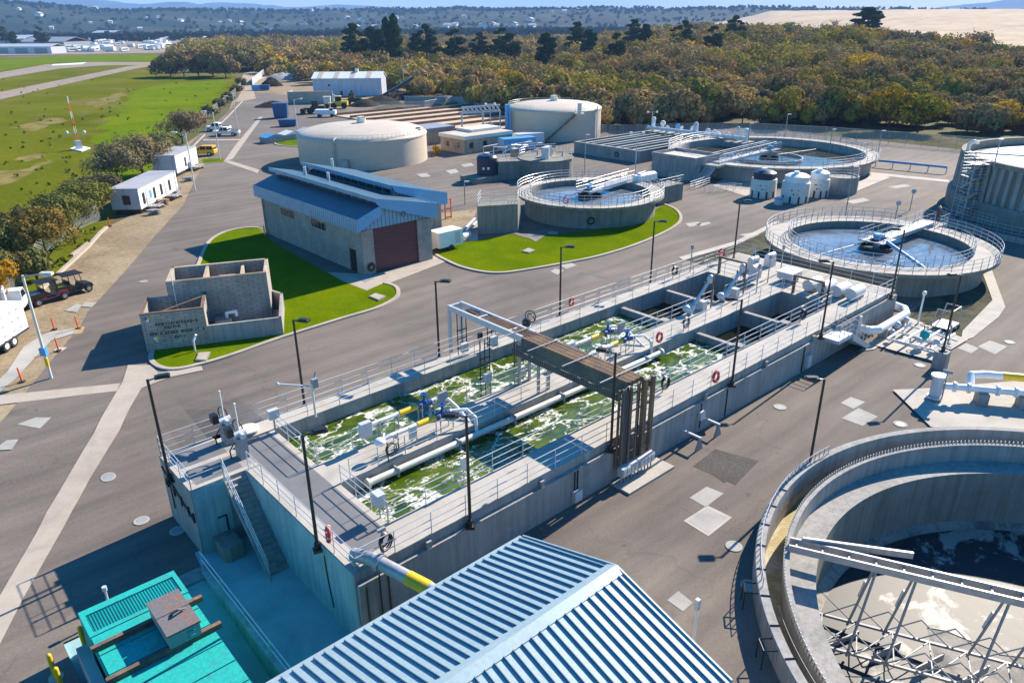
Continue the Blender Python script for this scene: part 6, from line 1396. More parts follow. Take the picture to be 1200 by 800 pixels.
# white metal shed
x0, y0 = at(352, 111); 
wb = thing('white_metal_shed', 'pale lilac metal shed with a low gable roof at the edge of the woods', 'shed', (x0, y0, 0)); WL, WW = 22.0, 9.5
T_ = Matrix.Translation((x0 - 1.0, y0, 0)) @ Matrix.Rotation(math.atan2(at(420, 112)[1] - at(368, 113)[1], at(420, 112)[0] - at(368, 113)[0]), 4, 'Z')
c = at(368, 113); T_ = Matrix.Translation((c[0], c[1], 0)) @ Matrix.Rotation(R_(-42), 4, 'Z')
def wq(): q = MB(); q.M = T_; return q
q = wq(); q.box(0, WL, 0, WW, -.1, 5.3); q.extr([(0, 5.3), (WW / 2, 6.9), (WW, 5.3)], 'x', 0, WL); q.build('wall', M['lilac'], wb)
q = wq(); q.extr([(-.3, 5.25), (WW / 2, 6.98), (WW + .3, 5.25), (WW + .3, 5.4), (WW / 2, 7.12), (-.3, 5.4)], 'x', -.3, WL + .3); q.build('roof', M['white'], wb)
q = wq()
for i in range(4): q.extr([(-.25, 5.44), (WW / 2, 7.16), (WW / 2, 7.18), (-.25, 5.46)], 'x', 1.5 + i * 5.2, 3.0 + i * 5.2)
q.build('roof_panel', M['beige'], wb)
for a in (8.6, 11.8): q = wq(); q.box(a, a + .8, -.05, -.003, .2, 1.6); q.build('window', M['glass'], wb)
q = wq(); q.box(4.8, 5.5, -.05, -.003, 3.0, 3.6); q.build('window', M['glass'], wb)
q = wq(); q.box(-.05, -.003, 3.5, 6.4, 0, 2.6); q.build('door', M['sky_blue'], wb)
q = wq(); q.box(13, 14.0, 4.4, 5.4, 7.05, 7.9); q.build('roof_vent', M['white'], wb)
# tan wall, dumpsters, loaders
c = at(338, 122); t = thing('push_wall', 'long tan concrete push wall in front of the lilac shed', 'wall', (c[0], c[1], 0)); q = MB(); q.M = Matrix.Translation((c[0], c[1], 0)) @ Matrix.Rotation(R_(-38), 4, 'Z'); q.box(0, 13, 0, .5, 0, 3.4); q.box(0, .5, .5, 6, 0, 3.4); q.build('wall', M['gutter'], t)
def dumpster(u, v, mat, label, s=(3.2, 2.0, 1.7)):
    x, y = G(u, v); t = thing('dumpster', label, 'dumpster', (x, y, 0)); q = MB(); a, b, h = s; q.M = Matrix.Translation((x, y, 0)) @ Matrix.Rotation(R_(-35), 4, 'Z')
    q.extr([(-a / 2 + .2, .15), (-a / 2, h), (a / 2, h), (a / 2 - .2, .15)], 'y', -b / 2, b / 2); q.build('bin', M[mat], t)
    q = MB(); q.M = Matrix.Translation((x, y, 0)) @ Matrix.Rotation(R_(-35), 4, 'Z'); q.box(-a / 2 - .05, a / 2 + .05, -b / 2 - .05, b / 2 + .05, h, h + .12); q.build('lid', M[mat], t)
dumpster(311, 106, 'bin_blue', 'dull blue bin beside the gravel road and dark stockpile'); dumpster(301, 106, 'sky_blue', 'pale blue bin beside the gravel road'); dumpster(330, 138, 'bin_blue', 'tall dark blue bin before the tan push wall', (3.6, 2.4, 3.4)); dumpster(338, 148, 'bin_blue', 'low blue bin behind the low beige tank', (4, 2, 1.4)); dumpster(388, 120, 'sky_blue', 'light blue bin at the end of the tan push wall', (2.4, 2, 2)); dumpster(384, 124, 'ltgrey', 'grey bin next to the wheel loader', (2, 2, 2.4))
def loader(u, v, label, mat='yellow'):
    x, y = G(u, v); t = thing('wheel_loader', label, 'loader', (x, y, 0)); T = Matrix.Translation((x, y, 0)) @ Matrix.Rotation(R_(140), 4, 'Z')
    def q(): k = MB(); k.M = T; return k
    a = q(); a.box(-2.6, 1.0, -.9, .9, .8, 1.9); a.build('body', M[mat], t); a = q(); a.box(-.8, .7, -.7, .7, 1.9, 3.1); a.build('cab', M['glass'], t); a = q(); a.box(-.9, .8, -.8, .8, 3.1, 3.25); a.build('cab_roof', M[mat], t)
    for sx_ in (-1.7, 1.2):
        for s_ in (-1.05, 1.05): a = q(); a.tube((sx_, s_ - .25, .75), (sx_, s_ + .25, .75), .75, 16); a.build('wheel', M['rubber'], t, smooth=True)
    a = q(); a.extr([(2.6, .2), (3.6, .1), (3.7, 1.2), (2.7, 1.3)], 'y', -1.3, 1.3); a.build('bucket', M['black'], t); a = q(); a.box(.9, 2.8, -.6, .6, 1.0, 1.4); a.build('lift_arm', M[mat], t)
loader(397, 127, 'yellow wheel loader with a dark cab beside the grey bin'); loader(370, 133, 'dark loader with a green yellow roof behind the blue bins', 'black'); loader(413, 123, 'black wheel loader behind the yellow one', 'black')
def mound(u, v, r, h, label, mat):
    x, y = G(u, v); t = thing('stockpile', label, 'stockpile', (x, y, 0)); q = MB(); k = 22; ms = 7; rng = random.Random(int(u))
    q.v = [(x, y, h)]
    for j in range(1, ms + 1):
        for i in range(k): rr = r * j / ms * (1 + .12 * math.sin(3 * i / k * 2 * PI + u)); q.v.append((x + rr * math.cos(2 * PI * i / k), y + rr * math.sin(2 * PI * i / k) * .8, max(0, h * (1 - (j / ms) ** 1.3)) + (rng.uniform(-.1, .12) * h if j < ms else -.1)))
    q.f = [(0, 1 + i, 1 + (i + 1) % k) for i in range(k)] + [(1 + (j - 1) * k + i, 1 + j * k + i, 1 + j * k + (i + 1) % k, 1 + (j - 1) * k + (i + 1) % k) for j in range(1, ms) for i in range(k)]
    q.build('heap', M[mat], t, smooth=True); return t
M['dark_soil'] = earth('dark_soil', [(0.3, (0.02, 0.018, 0.016)), (0.7, (0.055, 0.048, 0.04))], 0.3, 1.5)
mound(318, 101, 4.5, 3.2, 'dark grey gravel heap behind the dull blue bin', 'dark_soil'); mound(334, 92, 9, 2.6, 'rubble heap between the gravel road and lilac shed', 'patch'); mound(445, 121, 7, 2.2, 'dark compost heap between loaders and the long wall', 'dark_soil'); mound(428, 124, 5, 1.8, 'smaller dark compost heap beside the black loader', 'dark_soil'); mound(320, 125, 5, 1.6, 'low dark rubble heap beside the tan push wall', 'dark_soil'); mound(465, 116, 8, 2.0, 'dark compost heap nearest the long wall', 'dark_soil')
c = at(443, 118); t = thing('stacking_conveyor', 'dark inclined stacking conveyor pointing up beside the compost heaps', 'conveyor', (c[0], c[1], 0)); q = MB(); q.M = Matrix.Translation((c[0], c[1], 0)) @ Matrix.Rotation(R_(-25), 4, 'Z'); q.extr([(0, .3), (0, 1.0), (11, 6.6), (11.3, 6.0)], 'y', -.6, .6); q.build('belt_frame', M['navy'], t); q = MB(); q.M = Matrix.Translation((c[0], c[1], 0)) @ Matrix.Rotation(R_(-25), 4, 'Z'); q.box(3, 3.3, -.5, .5, 0, 2.2); q.box(6, 6.3, -.5, .5, 0, 3.6); q.build('leg', M['black'], t)
for i, (u, v, l) in enumerate(((436, 108, 'white box van behind the stacking conveyor'), (382, 137, 'white pickup parked among the low tanks'))):
    x, y = G(u, v); t = thing('parked_van', l, 'van', (x, y, 0)); q = MB(); q.M = Matrix.Translation((x, y, 0)) @ Matrix.Rotation(R_(-42), 4, 'Z'); q.box(-2.4, 1.3, -1, 1, .6, 2.5 - i * .7); q.box(1.3, 2.6, -.95, .95, .6, 1.6); q.build('body', M['white'], t)
    q = MB(); q.M = Matrix.Translation((x, y, 0)) @ Matrix.Rotation(R_(-42), 4, 'Z'); q.box(1.25, 2.0, -.9, .9, 1.6, 2.1); q.build('cab_glass', M['glass'], t)
    for sx_ in (-1.5, 1.7):
        for s_ in (-.95, .95): q = MB(); q.M = Matrix.Translation((x, y, 0)) @ Matrix.Rotation(R_(-42), 4, 'Z'); q.tube((sx_, s_ - .1, .4), (sx_, s_ + .1, .4), .4, 14); q.build('wheel', M['rubber'], t)
for (u, v, s, l, mt) in ((606, 176, (6.5, 2.6, 2.3), 'blue grey shipping container before the taller beige tank', 'sky_blue'), (619, 171, (5.5, 2.6, 2.4), 'second blue grey container tucked behind the first', 'ltgrey')):
    x, y = G(u, v); t = thing('shipping_container', l, 'container', (x, y, 0)); q = MB(); q.M = Matrix.Translation((x, y, 0)) @ Matrix.Rotation(R_(-15), 4, 'Z'); q.box(-s[0] / 2, s[0] / 2, -s[1] / 2, s[1] / 2, .1, s[2]); q.build('container_body', M[mt], t); q = MB(); q.M = Matrix.Translation((x, y, 0)) @ Matrix.Rotation(R_(-15), 4, 'Z'); q.box(-s[0] / 2 - .06, -s[0] / 2 - .003, -s[1] / 2 + .1, s[1] / 2 - .1, .2, s[2] - .1); q.build('door', M['white'], t)
x, y = G(603, 190); t = thing('electrical_cabinet', 'tan cabinet standing by the crowded small tank', 'cabinet', (x, y, 0)); MB().box(x - .5, x + .5, y - .5, y + .5, 0, 2.2).build('cabinet_body', M['wood'], t); MB().box(x - .55, x + .55, y - .55, y + .55, 2.2, 2.28).build('cabinet_top', M['ltgrey'], t)
rr = thing('pipe_rail_rack', 'tangle of white pipe rails beside the tan building', 'pipe rack', (84, 98, 0))
rng = random.Random(8)
for i in range(12): 
    x = 82 + rng.uniform(0, 9); y = 96 + rng.uniform(-3, 6); q = MB(); q.path([(x, y, 0), (x, y, 1.8 + rng.random()), (x + rng.uniform(1, 4), y - rng.uniform(0, 2), 1.8 + rng.random())], .09, 6); q.build('pipe', M[rng.choice(['alu', 'white', 'ltgrey'])], rr)

# ------------------------------------------------------------------ pipe gallery and valve skid on the right
pg2 = thing('pipe_gallery', 'pair of long white pipes on concrete saddles with a yellow band and blue valve', 'pipework', (48, 9, .1))
pa = at(1098, 452, 1.0); pb = at(1210, 462, 1.0); d_ = Vector((pb[0] - pa[0], pb[1] - pa[1])).normalized()
def PG(s_, off, z_): return (pa[0] + d_.x * s_ - d_.y * off, pa[1] + d_.y * s_ + d_.x * off, z_)
m = MB(); m.tube(PG(0, 0, .15), PG(0, 0, 1.7), .34, 16); m.tube(PG(0, 0, 1.6), PG(0, 0, 1.75), .46, 16); m.tube(PG(0, 0, .2), PG(0, 0, .34), .46, 16); m.build('riser_pipe', M['ltgrey'], pg2, smooth=True)
m = MB(); m.tube(PG(.2, 0, 1.05), PG(20, 0, 1.05), .21, 16)
for s_ in (.9, 1.7, 3.3, 4.3, 6.6): m.tube(PG(s_, 0, 1.05), PG(s_ + .14, 0, 1.05), .33, 16)
m.build('main_pipe', M['white'], pg2, smooth=True)
m = MB(); m.path([PG(1.9, .3, 1.1), PG(2.1, 1.0, 1.5), PG(2.8, 1.25, 1.5), PG(20, 1.25, 1.5)], .24, 16); m.build('upper_pipe', M['white'], pg2, smooth=True)
m = MB(); m.tube(PG(3.9, 1.25, 1.5), PG(5.3, 1.25, 1.5), .255, 16); m.build('yellow_band', M['yellow'], pg2, smooth=True)
m = MB(); m.tube(PG(6.5, 0, 1.05), PG(7.5, 0, 1.05), .36, 16); m.tube(PG(7.0, 0, 1.2), PG(7.0, 0, 1.8), .1, 8); m.build('valve', M['blue'], pg2, smooth=True)
for s_ in (2.6, 4.9, 6.1, 8.4, 11, 14):
    p = PG(s_, 0, .5); MB().obox((p[0], p[1], .48), (.55, .9, .75), math.atan2(d_.y, d_.x)).build('saddle', M['wall'], pg2)
m = MB(); m.tube(PG(.35, -.2, .2), PG(.35, -.2, 2.2), .05); m.tube(PG(.1, -.1, 2.1), PG(.6, -.3, 2.1), .12, 8); m.build('gauge_post', M['grey'], pg2)
for i, s_ in enumerate((6.2, 7.1, 8.4, 9.8)):
    p = PG(s_, 2.9, .1); t = thing('hydrant_marker', ('red marker spike closest to the yellow pipe band', 'tallest red marker spike behind the white pipes', 'red marker spike third along behind the white pipes', 'red marker spike at the frame edge behind the white pipes')[i], 'marker', (p[0], p[1], 0)); h = (.7, 1.1, .75, .7)[i]
    MB().tube((p[0], p[1], 0), (p[0], p[1], h), .1, 8, .03).build('spike', M['red'], t); MB().tube((p[0], p[1], 0), (p[0], p[1], .1), .18, 10).build('base', M['black'], t)
vs = thing('valve_skid', 'white valve skid with a grid of pipes and a teal actuator', 'valve skid', (57, 18, .1))
for i in range(4):
    a = at(1040 + i * 17, 398 + i * 4 - 2, .7); b = at(1068 + i * 17, 378 + i * 4, .7); m = MB(); m.tube((*a, .62), (*b, .62), .09, 10); m.build('cross_pipe', M['white'], vs, smooth=True)
for i in range(3):
    a = at(1044 + i * 11, 396 - i * 8, .7); b = at(1108 + i * 7, 412 - i * 7, .7); m = MB(); m.tube((*a, .6), (*b, .6), .07, 10); m.build('long_pipe', M['white'], vs, smooth=True)
for (u, v) in ((1046, 396), (1066, 402), (1090, 408), (1062, 384), (1086, 390), (1104, 398)): p = at(u, v, .1); MB().tube((*p, .1), (*p, .62), .05, 6).build('support', M['galv'], vs)
for (u, v, r) in ((1052, 380, .28), (1062, 374, .24), (1046, 388, .2), (1098, 400, .24), (1078, 398, .22)): p = at(u, v, .8); MB().ball((*p, .75), r, 10, 7).build('valve', M['ltgrey'], vs, smooth=True)
p = at(1084, 392, 1.0); MB().ball((*p, 1.0), .34, 12, 8).build('actuator', M['teal'], vs, smooth=True); m = MB(); m.ring((p[0] + .5, p[1] + .3, 1.5), (0, 0, 1), .28, .035); m.tube((p[0] + .5, p[1] + .3, .9), (p[0] + .5, p[1] + .3, 1.5), .04); m.build('handwheel', M['black'], vs, smooth=True)
p = at(1084, 388, .1); MB().tube((p[0] + 1.2, p[1] + 1.0, .1), (p[0] + 1.2, p[1] + 1.0, 2.6), .07, 8).build('gauge_mast', M['white'], vs); MB().ball((p[0] + 1.2, p[1] + 1.0, 2.6), .18).build('gauge', M['white'], vs, smooth=True)
p = at(1110, 405, .1); MB().tube((*p, .1), (*p, 1.7), .06, 8).build('standpipe', M['grey'], vs)
ep = thing('elbow_pipe', 'thick white pipe bending out of the basin wall onto the pad', 'pipe', (56, 20.5, .8)); m = MB(); m.path([(52.9, 20.9, .95), (53.0, 20.3, .95), (53.6, 19.9, .95), (58.4, 19.9, .95), (59.3, 20.4, .95), (59.6, 21.3, .95)], .3, 16); m.build('pipe', M['white'], ep, smooth=True); MB().tube((52.6, 20.95, -.1), (52.6, 20.95, 2.0), .14, 10).build('riser', M['ltgrey'], ep)
for x in (54.6, 57.6): MB().box(x - .15, x + .15, 19.6, 20.2, -.05, .7).build('saddle', M['galv'], ep)
x, y = at(1107, 385); ct = thing('pipe_trolley', 'tubular steel trolley with hoop ends standing on the stained gravel', 'trolley', (x, y, 0))
for dx in (-.9, .9): q = MB(); q.path([(x + dx, y - .7, .25), (x + dx, y - .5, 1.7), (x + dx, y + .5, 1.7), (x + dx, y + .7, .25)], .05, 8); q.build('hoop', M['galv'], ct, smooth=True)
q = MB(); q.box(x - 1, x + 1, y - .7, y + .7, .3, .38); q.build('platform', M['galv'], ct); q = MB(); q.tube((x - .9, y - .5, 1.7), (x + .9, y - .5, 1.7), .045); q.build('top_bar', M['galv'], ct)
for dx in (-.7, .7): q = MB(); q.tube((x + dx, y - .75, .15), (x + dx, y - .65, .15), .15, 12); q.build('wheel', M['rubber'], ct)
for (u, v, l) in ((829, 497 - 70 + 50, ''),): pass
def stand(u, v, z0, label, w=1.4):
    x, y = at(u, v, 0); t = thing('stop_log_stand', label, 'steel stand', (x, y, 0)); MB().box(x - .06, x + .06, y - w / 2, y + w / 2, .72, .82).build('top_bar', M['ltgrey'], t)
    for dy in (-w / 2 + .1, w / 2 - .1): MB().extr([(x - .35, 0), (x - .05, .72), (x + .05, .72), (x + .35, 0)], 'y', y + dy - .04, y + dy + .04).build('trestle', M['grey'], t)
stand(808, 522, 0, 'grey trestle stand near the basin wall closest to the cable bridge'); stand(830, 506, 0, 'second grey trestle stand by the basin wall')
# sign, timber and small things by the ribbed tank
for (u, v, l) in ((1066, 247, 'round blue white sign on a post nearest the ribbed tank ramp'), (1048, 262, 'round pale sign on a post behind the round clarifier rail')):
    x, y = at(u, v, 0); t = thing('sign_post', l, 'sign', (x, y, 0)); MB().tube((x, y, 0), (x, y, 2.3), .05, 8).build('post', M['grey'], t); MB().tube((x, y - .03, 2.4), (x - .03, y - .06, 2.4), .3, 16).build('sign_plate', M['ltgrey'], t)
t = thing('timber_stack', 'dark stack of timber lying behind the round clarifier rail', 'timber stack', (*at(1036, 272), 0)); x, y = at(1036, 270)
for i in range(4): MB().obox((x + i * .4, y - i * .1, .15 + .2 * (i % 2)), (3.2, .3, .25), .5).build('beam', M['dkbrown'], t)
# manhole covers
mh = [(168, 330), (127, 559), (166, 610), (208, 622), (914, 477), (1055, 497), (1078, 428), (1183, 401), (878, 686), (860, 640), (648, 273), (1140, 388)]
ML = ['on the road beside the blockwork shadow', 'on the asphalt left of the stair block', 'just outside the shadow of the stair block', 'inside the shadow of the stair block', 'with a rusty halo along the front of the basin', 'beside the white pipe pad corner', 'between the valve pad and the framed patch', 'at the right of the framed patches', 'in the shade of the empty clarifier', 'small and pale in the clarifier shade', 'in the shade under the stained clarifier', 'dark on the concrete kerb path']
for (u, v), l in zip(mh, ML):
    x, y = G(u, v); z_ = gz(x, y); t = thing('manhole', 'round manhole cover ' + l, 'manhole', (x, y, z_)); r = .38 if v > 320 else .6
    m = MB(); m.lathe([(r, 0), (r, .02), (r * .66, .022)], x, y, 28); m.v = [(a, b, c + gz(a, b) + .015) for a, b, c in m.v]; m.build('collar', M['patch'], t); m = MB(); m.tube((x, y, 0), (x, y, .018), r * .64, 24); m.v = [(a, b, c + gz(a, b) + .015) for a, b, c in m.v]; m.build('cover', M['grey'], t)
# ------------------------------------------------------------------ vehicles
def wheels(T, t, xs, s, r, w=.22, rim='ltgrey'):
    for x in xs:
        for y in (-s, s):
            q = MB(); q.M = T; q.tube((x, y - w / 2, r), (x, y + w / 2, r), r, 18); wh = q.build('wheel', M['rubber'], t, smooth=True)
            q = MB(); q.M = T; yy = y + (w / 2 + .003) * (1 if y > 0 else -1); q.tube((x, yy - .01, r), (x, yy + .012, r), r * .55, 14); q.build('rim', M[rim], wh, smooth=True)
def car(label, cat, loc, rz, kind, mat):
    t = thing('parked_car' if kind == 'suv' else 'pickup_truck', label, cat, (*loc, 0)); T = Matrix.Translation((*loc, 0)) @ Matrix.Rotation(rz, 4, 'Z')
    def q(): k = MB(); k.M = T; return k
    if kind == 'suv':
        prof = [(-2.25, .45), (-2.3, .95), (-2.2, 1.1), (.75, 1.1), (2.1, 1.0), (2.3, .8), (2.3, .4)]
        cab = [(-2.15, 1.1), (-2.0, 1.68), (.15, 1.7), (.95, 1.1)]; xs = (-1.35, 1.45)
    else:
        prof = [(-2.7, .55), (-2.7, 1.05), (-.65, 1.05), (-.65, 1.1), (1.15, 1.1), (2.6, 1.02), (2.75, .8), (2.75, .45)]
        cab = [(-.62, 1.1), (-.5, 1.75), (.75, 1.78), (1.35, 1.1)]; xs = (-1.65, 1.75)
    a = q(); a.extr(prof, 'y', -.93, .93); a.build('body', M[mat], t)
    a = q(); a.extr(cab, 'y', -.8, .8); a.build('window_glass', M['glass'], t)
    zt = cab[1][1]; a = q(); a.extr([(cab[1][0] - .03, zt - .03), (cab[1][0], zt + .04), (cab[2][0], zt + .05), (cab[2][0] + .08, zt - .02)], 'y', -.8, .8)
    for x in ([cab[0][0] + .05, -.9, .2] if kind == 'suv' else [-.58, .3]): a.extr([(x, 1.1), (x + .05, zt), (x + .15, zt), (x + .12, 1.1)], 'y', -.815, .815)
    a.build('roof', M[mat], t)
    if kind != 'suv': a = q(); a.box(-2.55, -.8, -.78, .78, 1.0, 1.07); a.build('load_bed', M['black'], t)
    for y in (-.65, .65): a = q(); a.box(prof[-1][0] - .04, prof[-1][0] + .02, y - .18, y + .18, .68, .84); a.build('headlight', M['white'], t)
    for y in (-.75, .75): a = q(); a.box(prof[0][0] - .03, prof[0][0] + .03, y - .1, y + .1, .75, 1.0); a.build('tail_light', M['red'], t)
    wheels(T, t, xs, .88, .38); return t
nose = math.atan2(.664, -.748)
car('golden yellow off road car parked by the second office trailer', 'car', at(239, 182), nose, 'suv', 'gold')
car('white pickup truck with dark load bed parked in front of two other vehicles', 'pickup truck', at(266, 159), nose, 'pickup', 'white')
car('white pickup truck with a blue sheen, half hidden behind the front pickup', 'pickup truck', at(256, 153.5), nose, 'pickup', 'white')
def utv(label, loc, rz, body, roof):
    t = thing('utility_vehicle', label, 'utility vehicle', (*loc, 0)); T = Matrix.Translation((*loc, 0)) @ Matrix.Rotation(rz, 4, 'Z')
    def q(): k = MB(); k.M = T; return k
    a = q(); a.extr([(-1.5, .4), (-1.5, .62), (-.3, .6), (-.2, .45), (.5, .45), (.7, .85), (1.5, .75), (1.6, .4)], 'y', -.62, .62); a.build('body', M[body], t)
    a = q(); a.extr([(-1.55, .66), (-1.6, 1.05), (-.4, 1.05), (-.45, .66)], 'y', -.66, .66); a.build('cargo_box', M['black'], t); a = q(); a.box(-1.45, -.55, -.55, .55, 1.052, 1.07); a.build('cargo_load', M['yellow'] if roof else M['grey'], t)
    a = q(); a.box(-.35, .15, -.55, .55, .55, .8); a.box(-.4, -.28, -.55, .55, .8, 1.3); a.build('seat', M['black'], t)
    for x, y in ((-.42, -.6), (-.42, .6), (.75, -.6), (.75, .6)): a = q(); a.tube((x, y, .6), (x * .8, y * .95, 1.85), .035, 6); a.build('roll_bar', M['black'], t)
    a = q(); a.extr([(-.75, 1.84), (-.7, 1.92), (.85, 1.9), (.95, 1.8)], 'y', -.68, .68); a.build('roof', M['black'], t)
    a = q(); a.extr([(.6, .85), (.7, 1.8), (.74, 1.8), (.8, .85)], 'y', -.55, .55) if not roof else a.box(.7, .74, -.5, .5, .85, 1.0); a.build('windscreen', M['glass'], t)
    wheels(T, t, (-1.05, 1.1), .62, .32, .24, 'grey'); return t
d_road = math.atan2(.83, .56)
utv('dark red utility vehicle parked behind the other buggy', G(57, 352), d_road - .55, 'maroon_paint', False) if False else None
M['maroon_paint'] = plain('maroon_paint', (0.14, 0.03, 0.04), 0.4, 0, 0.1, 2)
utv('dark red utility vehicle nearer the white box trailer', G(57, 353), d_road - .75, 'maroon_paint', False)
utv('black utility vehicle with a long dark roof and yellow load', G(86, 344), d_road - .75, 'black', True)
# white box trailer at the frame edge and the service truck behind it
tl = G(3, 404); t = thing('box_trailer', 'white box trailer with twin wheels cut by the left frame edge', 'trailer', (*tl, 0)); T = Matrix.Translation((*tl, 0)) @ Matrix.Rotation(d_road - .12, 4, 'Z')
def q_(): k = MB(); k.M = T; return k
a = q_(); a.box(-5.2, 1.7, -1.15, 1.15, .75, 2.9); a.build('box_body', M['white'], t); a = q_(); a.box(-5.2, 1.72, -1.17, 1.17, .6, .75); a.build('chassis', M['navy'], t)
for x in (1.0, .2, -.9): 
    for z_ in (1.1, 1.8, 2.5): a = q_(); a.box(x - .25, x + .02, -1.2, -1.152, z_, z_ + .06); a.build('door_hinge', M['grey'], t)
wheels(T, t, (-1.2, -.3), 1.05, .4, .26, 'white'); a = q_(); a.box(1.7, 2.6, -.5, .5, .6, .8); a.build('tow_hitch', M['black'], t); a = q_(); a.tube((2.2, -.3, .45), (2.2, .3, .45), .3, 12); a.build('jockey_wheel', M['rubber'], t)
tk = G(14, 372); t = thing('service_truck', 'white service truck with a folded crane boom behind the box trailer', 'truck', (*tk, 0)); T = Matrix.Translation((*tk, 0)) @ Matrix.Rotation(d_road + .2, 4, 'Z')
a = q_(); a.box(-3, .4, -1, 1, .7, 1.3); a.build('truck_bed', M['ltgrey'], t); a = q_(); a.extr([(.4, .6), (.4, 2.1), (1.4, 2.1), (1.9, 1.3), (2.8, 1.2), (2.9, .6)], 'y', -.95, .95); a.build('cab', M['white'], t); a = q_(); a.extr([(.5, 1.45), (.5, 2.0), (1.3, 2.0), (1.75, 1.4)], 'y', -.97, .97); a.build('window_glass', M['glass'], t)
a = q_(); a.tube((-.5, 0, 1.3), (-.5, 0, 2.4), .16, 8); a.tube((-.5, 0, 2.4), (2.6, .8, 3.2), .14, 8); a.tube((-.2, .4, 2.2), (2.2, 1.1, 2.9), .1, 8); a.build('crane_boom', M['white'], t); wheels(T, t, (-1.9, 1.9), .9, .42, .25)
# orange delineator posts
DL = [((60, 371, 64, 386), 'by the two utility vehicles'), ((88, 370, 92, 385), 'at the rusty end of the side gutter'), ((64, 397, 69, 411), 'on a small pale slab'), ((20, 432, 26, 447), 'beside the side gutter, closest to the frame edge'), ((126, 259, 129, 265), 'at the end of the kerb below the first office trailer')]
for (ut, vt, ub, vb), l in DL:
    x, y = G(ub, vb); t = thing('delineator_post', 'orange delineator post ' + l, 'traffic post', (x, y, gz(x, y))); z_ = gz(x, y); q = MB(); q.tube((x, y, z_), (x - .05, y, z_ + 1.05), .065, 10, .05); q.build('post', M['orange'], t, smooth=True); q = MB(); q.tube((x, y, z_), (x, y, z_ + .06), .2, 12); q.build('base', M['black'], t)
slab('concrete_patch', ((62, 411), (68, 407), (79, 407), (72, 412)), 'conc', .02)
# tall pale lamp posts beside the roads
def roadlamp(u, v, H, rz, label, band=False, lean=0.0):
    x, y = G(u, v); z_ = gz(x, y); t = thing('road_lamp', label, 'lamp post', (x, y, z_)); T = Matrix.Translation((x, y, z_)) @ Matrix.Rotation(rz, 4, 'Z')
    q = MB(); q.M = T; q.tube((0, 0, -.1), (0, 0, H), .11, 10, .075); q.build('pole', M['offwhite'], t, smooth=True); q = MB(); q.M = T; q.tube((0, 0, H - .1), (1.3, 0, H + .1), .05, 8); q.build('arm', M['galv'], t); q = MB(); q.M = T; q.obox((1.6, 0, H + .12), (.75, .34, .18)); q.ball((1.65, 0, H + .05), .24, 10, 6, .7); q.build('lamp_head', M['ltgrey'], t, smooth=True)
    if band: q = MB(); q.M = T; q.box(-.2, .2, -.16, .16, 1.7, 2.25); q.build('meter_box', M['sky_blue'], t); q = MB(); q.M = T; q.tube((0, 0, .9), (0, 0, 1.5), .12, 10); q.build('yellow_band', M['yellow'], t)
roadlamp(60, 443, 7.3, -.75, 'tall pale concrete lamp post with a blue box beside the cross gutter', True)
roadlamp(229, 224, 8.0, 2.3, 'tall lamp post in front of the second office trailer'); roadlamp(258, 187, 8.0, 2.3, 'tall lamp post between the yellow car and the pickups'); roadlamp(280, 160, 8.0, 2.3, 'tall lamp post at the tail of the pickups'); roadlamp(349, 157, 7, 0, 'pale lamp post beside the low beige tank'); roadlamp(474, 112, 9, 0, 'thin pole among the woods behind the compost heaps')
def twinlamp(u, v, H, label):
    x, y = at(u, v); t = thing('flood_light', label, 'flood light', (x, y, 0)); MB().tube((x, y, 0), (x, y, H), .08, 8).build('pole', M['ltgrey'], t); MB().tube((x - .7, y + .6, H), (x + .7, y - .6, H), .05, 6).build('crossarm', M['ltgrey'], t)
    for s_ in (-1, 1): MB().obox((x + .7 * s_, y - .6 * s_, H), (.5, .4, .35), .7).build('lamp_head', M['white'], t)
twinlamp(744, 207, 6.4, 'twin headed flood light in front of the long parallel channels'); twinlamp(575, 160, 6.4, 'twin headed flood light beside the drying beds'); twinlamp(763, 158, 4.5, 'twin headed flood light at the far corner of the long channels')
for (u, v, H, l) in ((685, 205, 6, 'thin grey pole rising behind the stained clarifier'), (874, 188, 6, 'dark lamp post inside the wide clarifier rail'), (918, 174, 6, 'dark slim lamp post at the back rail of the wide clarifier'), (970, 188, 5, 'lamp post with a white box at the wide clarifier right side'), (989, 262, 6.5, 'tall grey pole behind the round clarifier'), (1027, 190, 5, 'lamp post near the fence right of the wide clarifier'), (545, 240, 3, 'thin mast on the railed concrete vault'), (901, 205, 2, 'short post by the box building')):
    x, y = at(u, v); t = thing('light_pole', l, 'light pole', (x, y, 0)); MB().tube((x, y, 0), (x, y, H), .07, 8).build('pole', M['grey'], t); MB().obox((x + .25, y - .2, H), (.6, .3, .14), -.7).build('lamp_head', M['ltgrey'], t)
# runway weather mast
x, y = G(93, 175); t = thing('weather_mast', 'red and white lattice mast on a white slab in the green field', 'mast', (x, y, 0)); MB().prism(px((82, 175), (92, 171), (106, 174), (96, 178)), 0, .15).build('slab', M['white'], t)
lean = Vector((-.0, .0, 0)); H = 9.6; seg = 7
for i in range(seg):
    z0, z1 = .15 + H * i / seg, .15 + H * (i + 1) / seg; w0, w1 = .34 * (1 - i / seg * .75), .34 * (1 - (i + 1) / seg * .75); q = MB()
    c0 = [(x + w0 * math.cos(a), y + w0 * math.sin(a), z0) for a in (0, 2.09, 4.19)]; c1 = [(x + w1 * math.cos(a), y + w1 * math.sin(a), z1) for a in (0, 2.09, 4.19)]
    for k in range(3): q.tube(c0[k], c1[k], .026, 5); q.tube(c0[k], c1[(k + 1) % 3], .014, 5)
    q.build('lattice_section', M['orange' if i % 2 else 'white'], t)
q = MB(); q.tube((x - 1.3, y + .8, 3.0), (x + 1.2, y - .8, 3.0), .06, 6); q.build('cross_arm', M['ltgrey'], t)
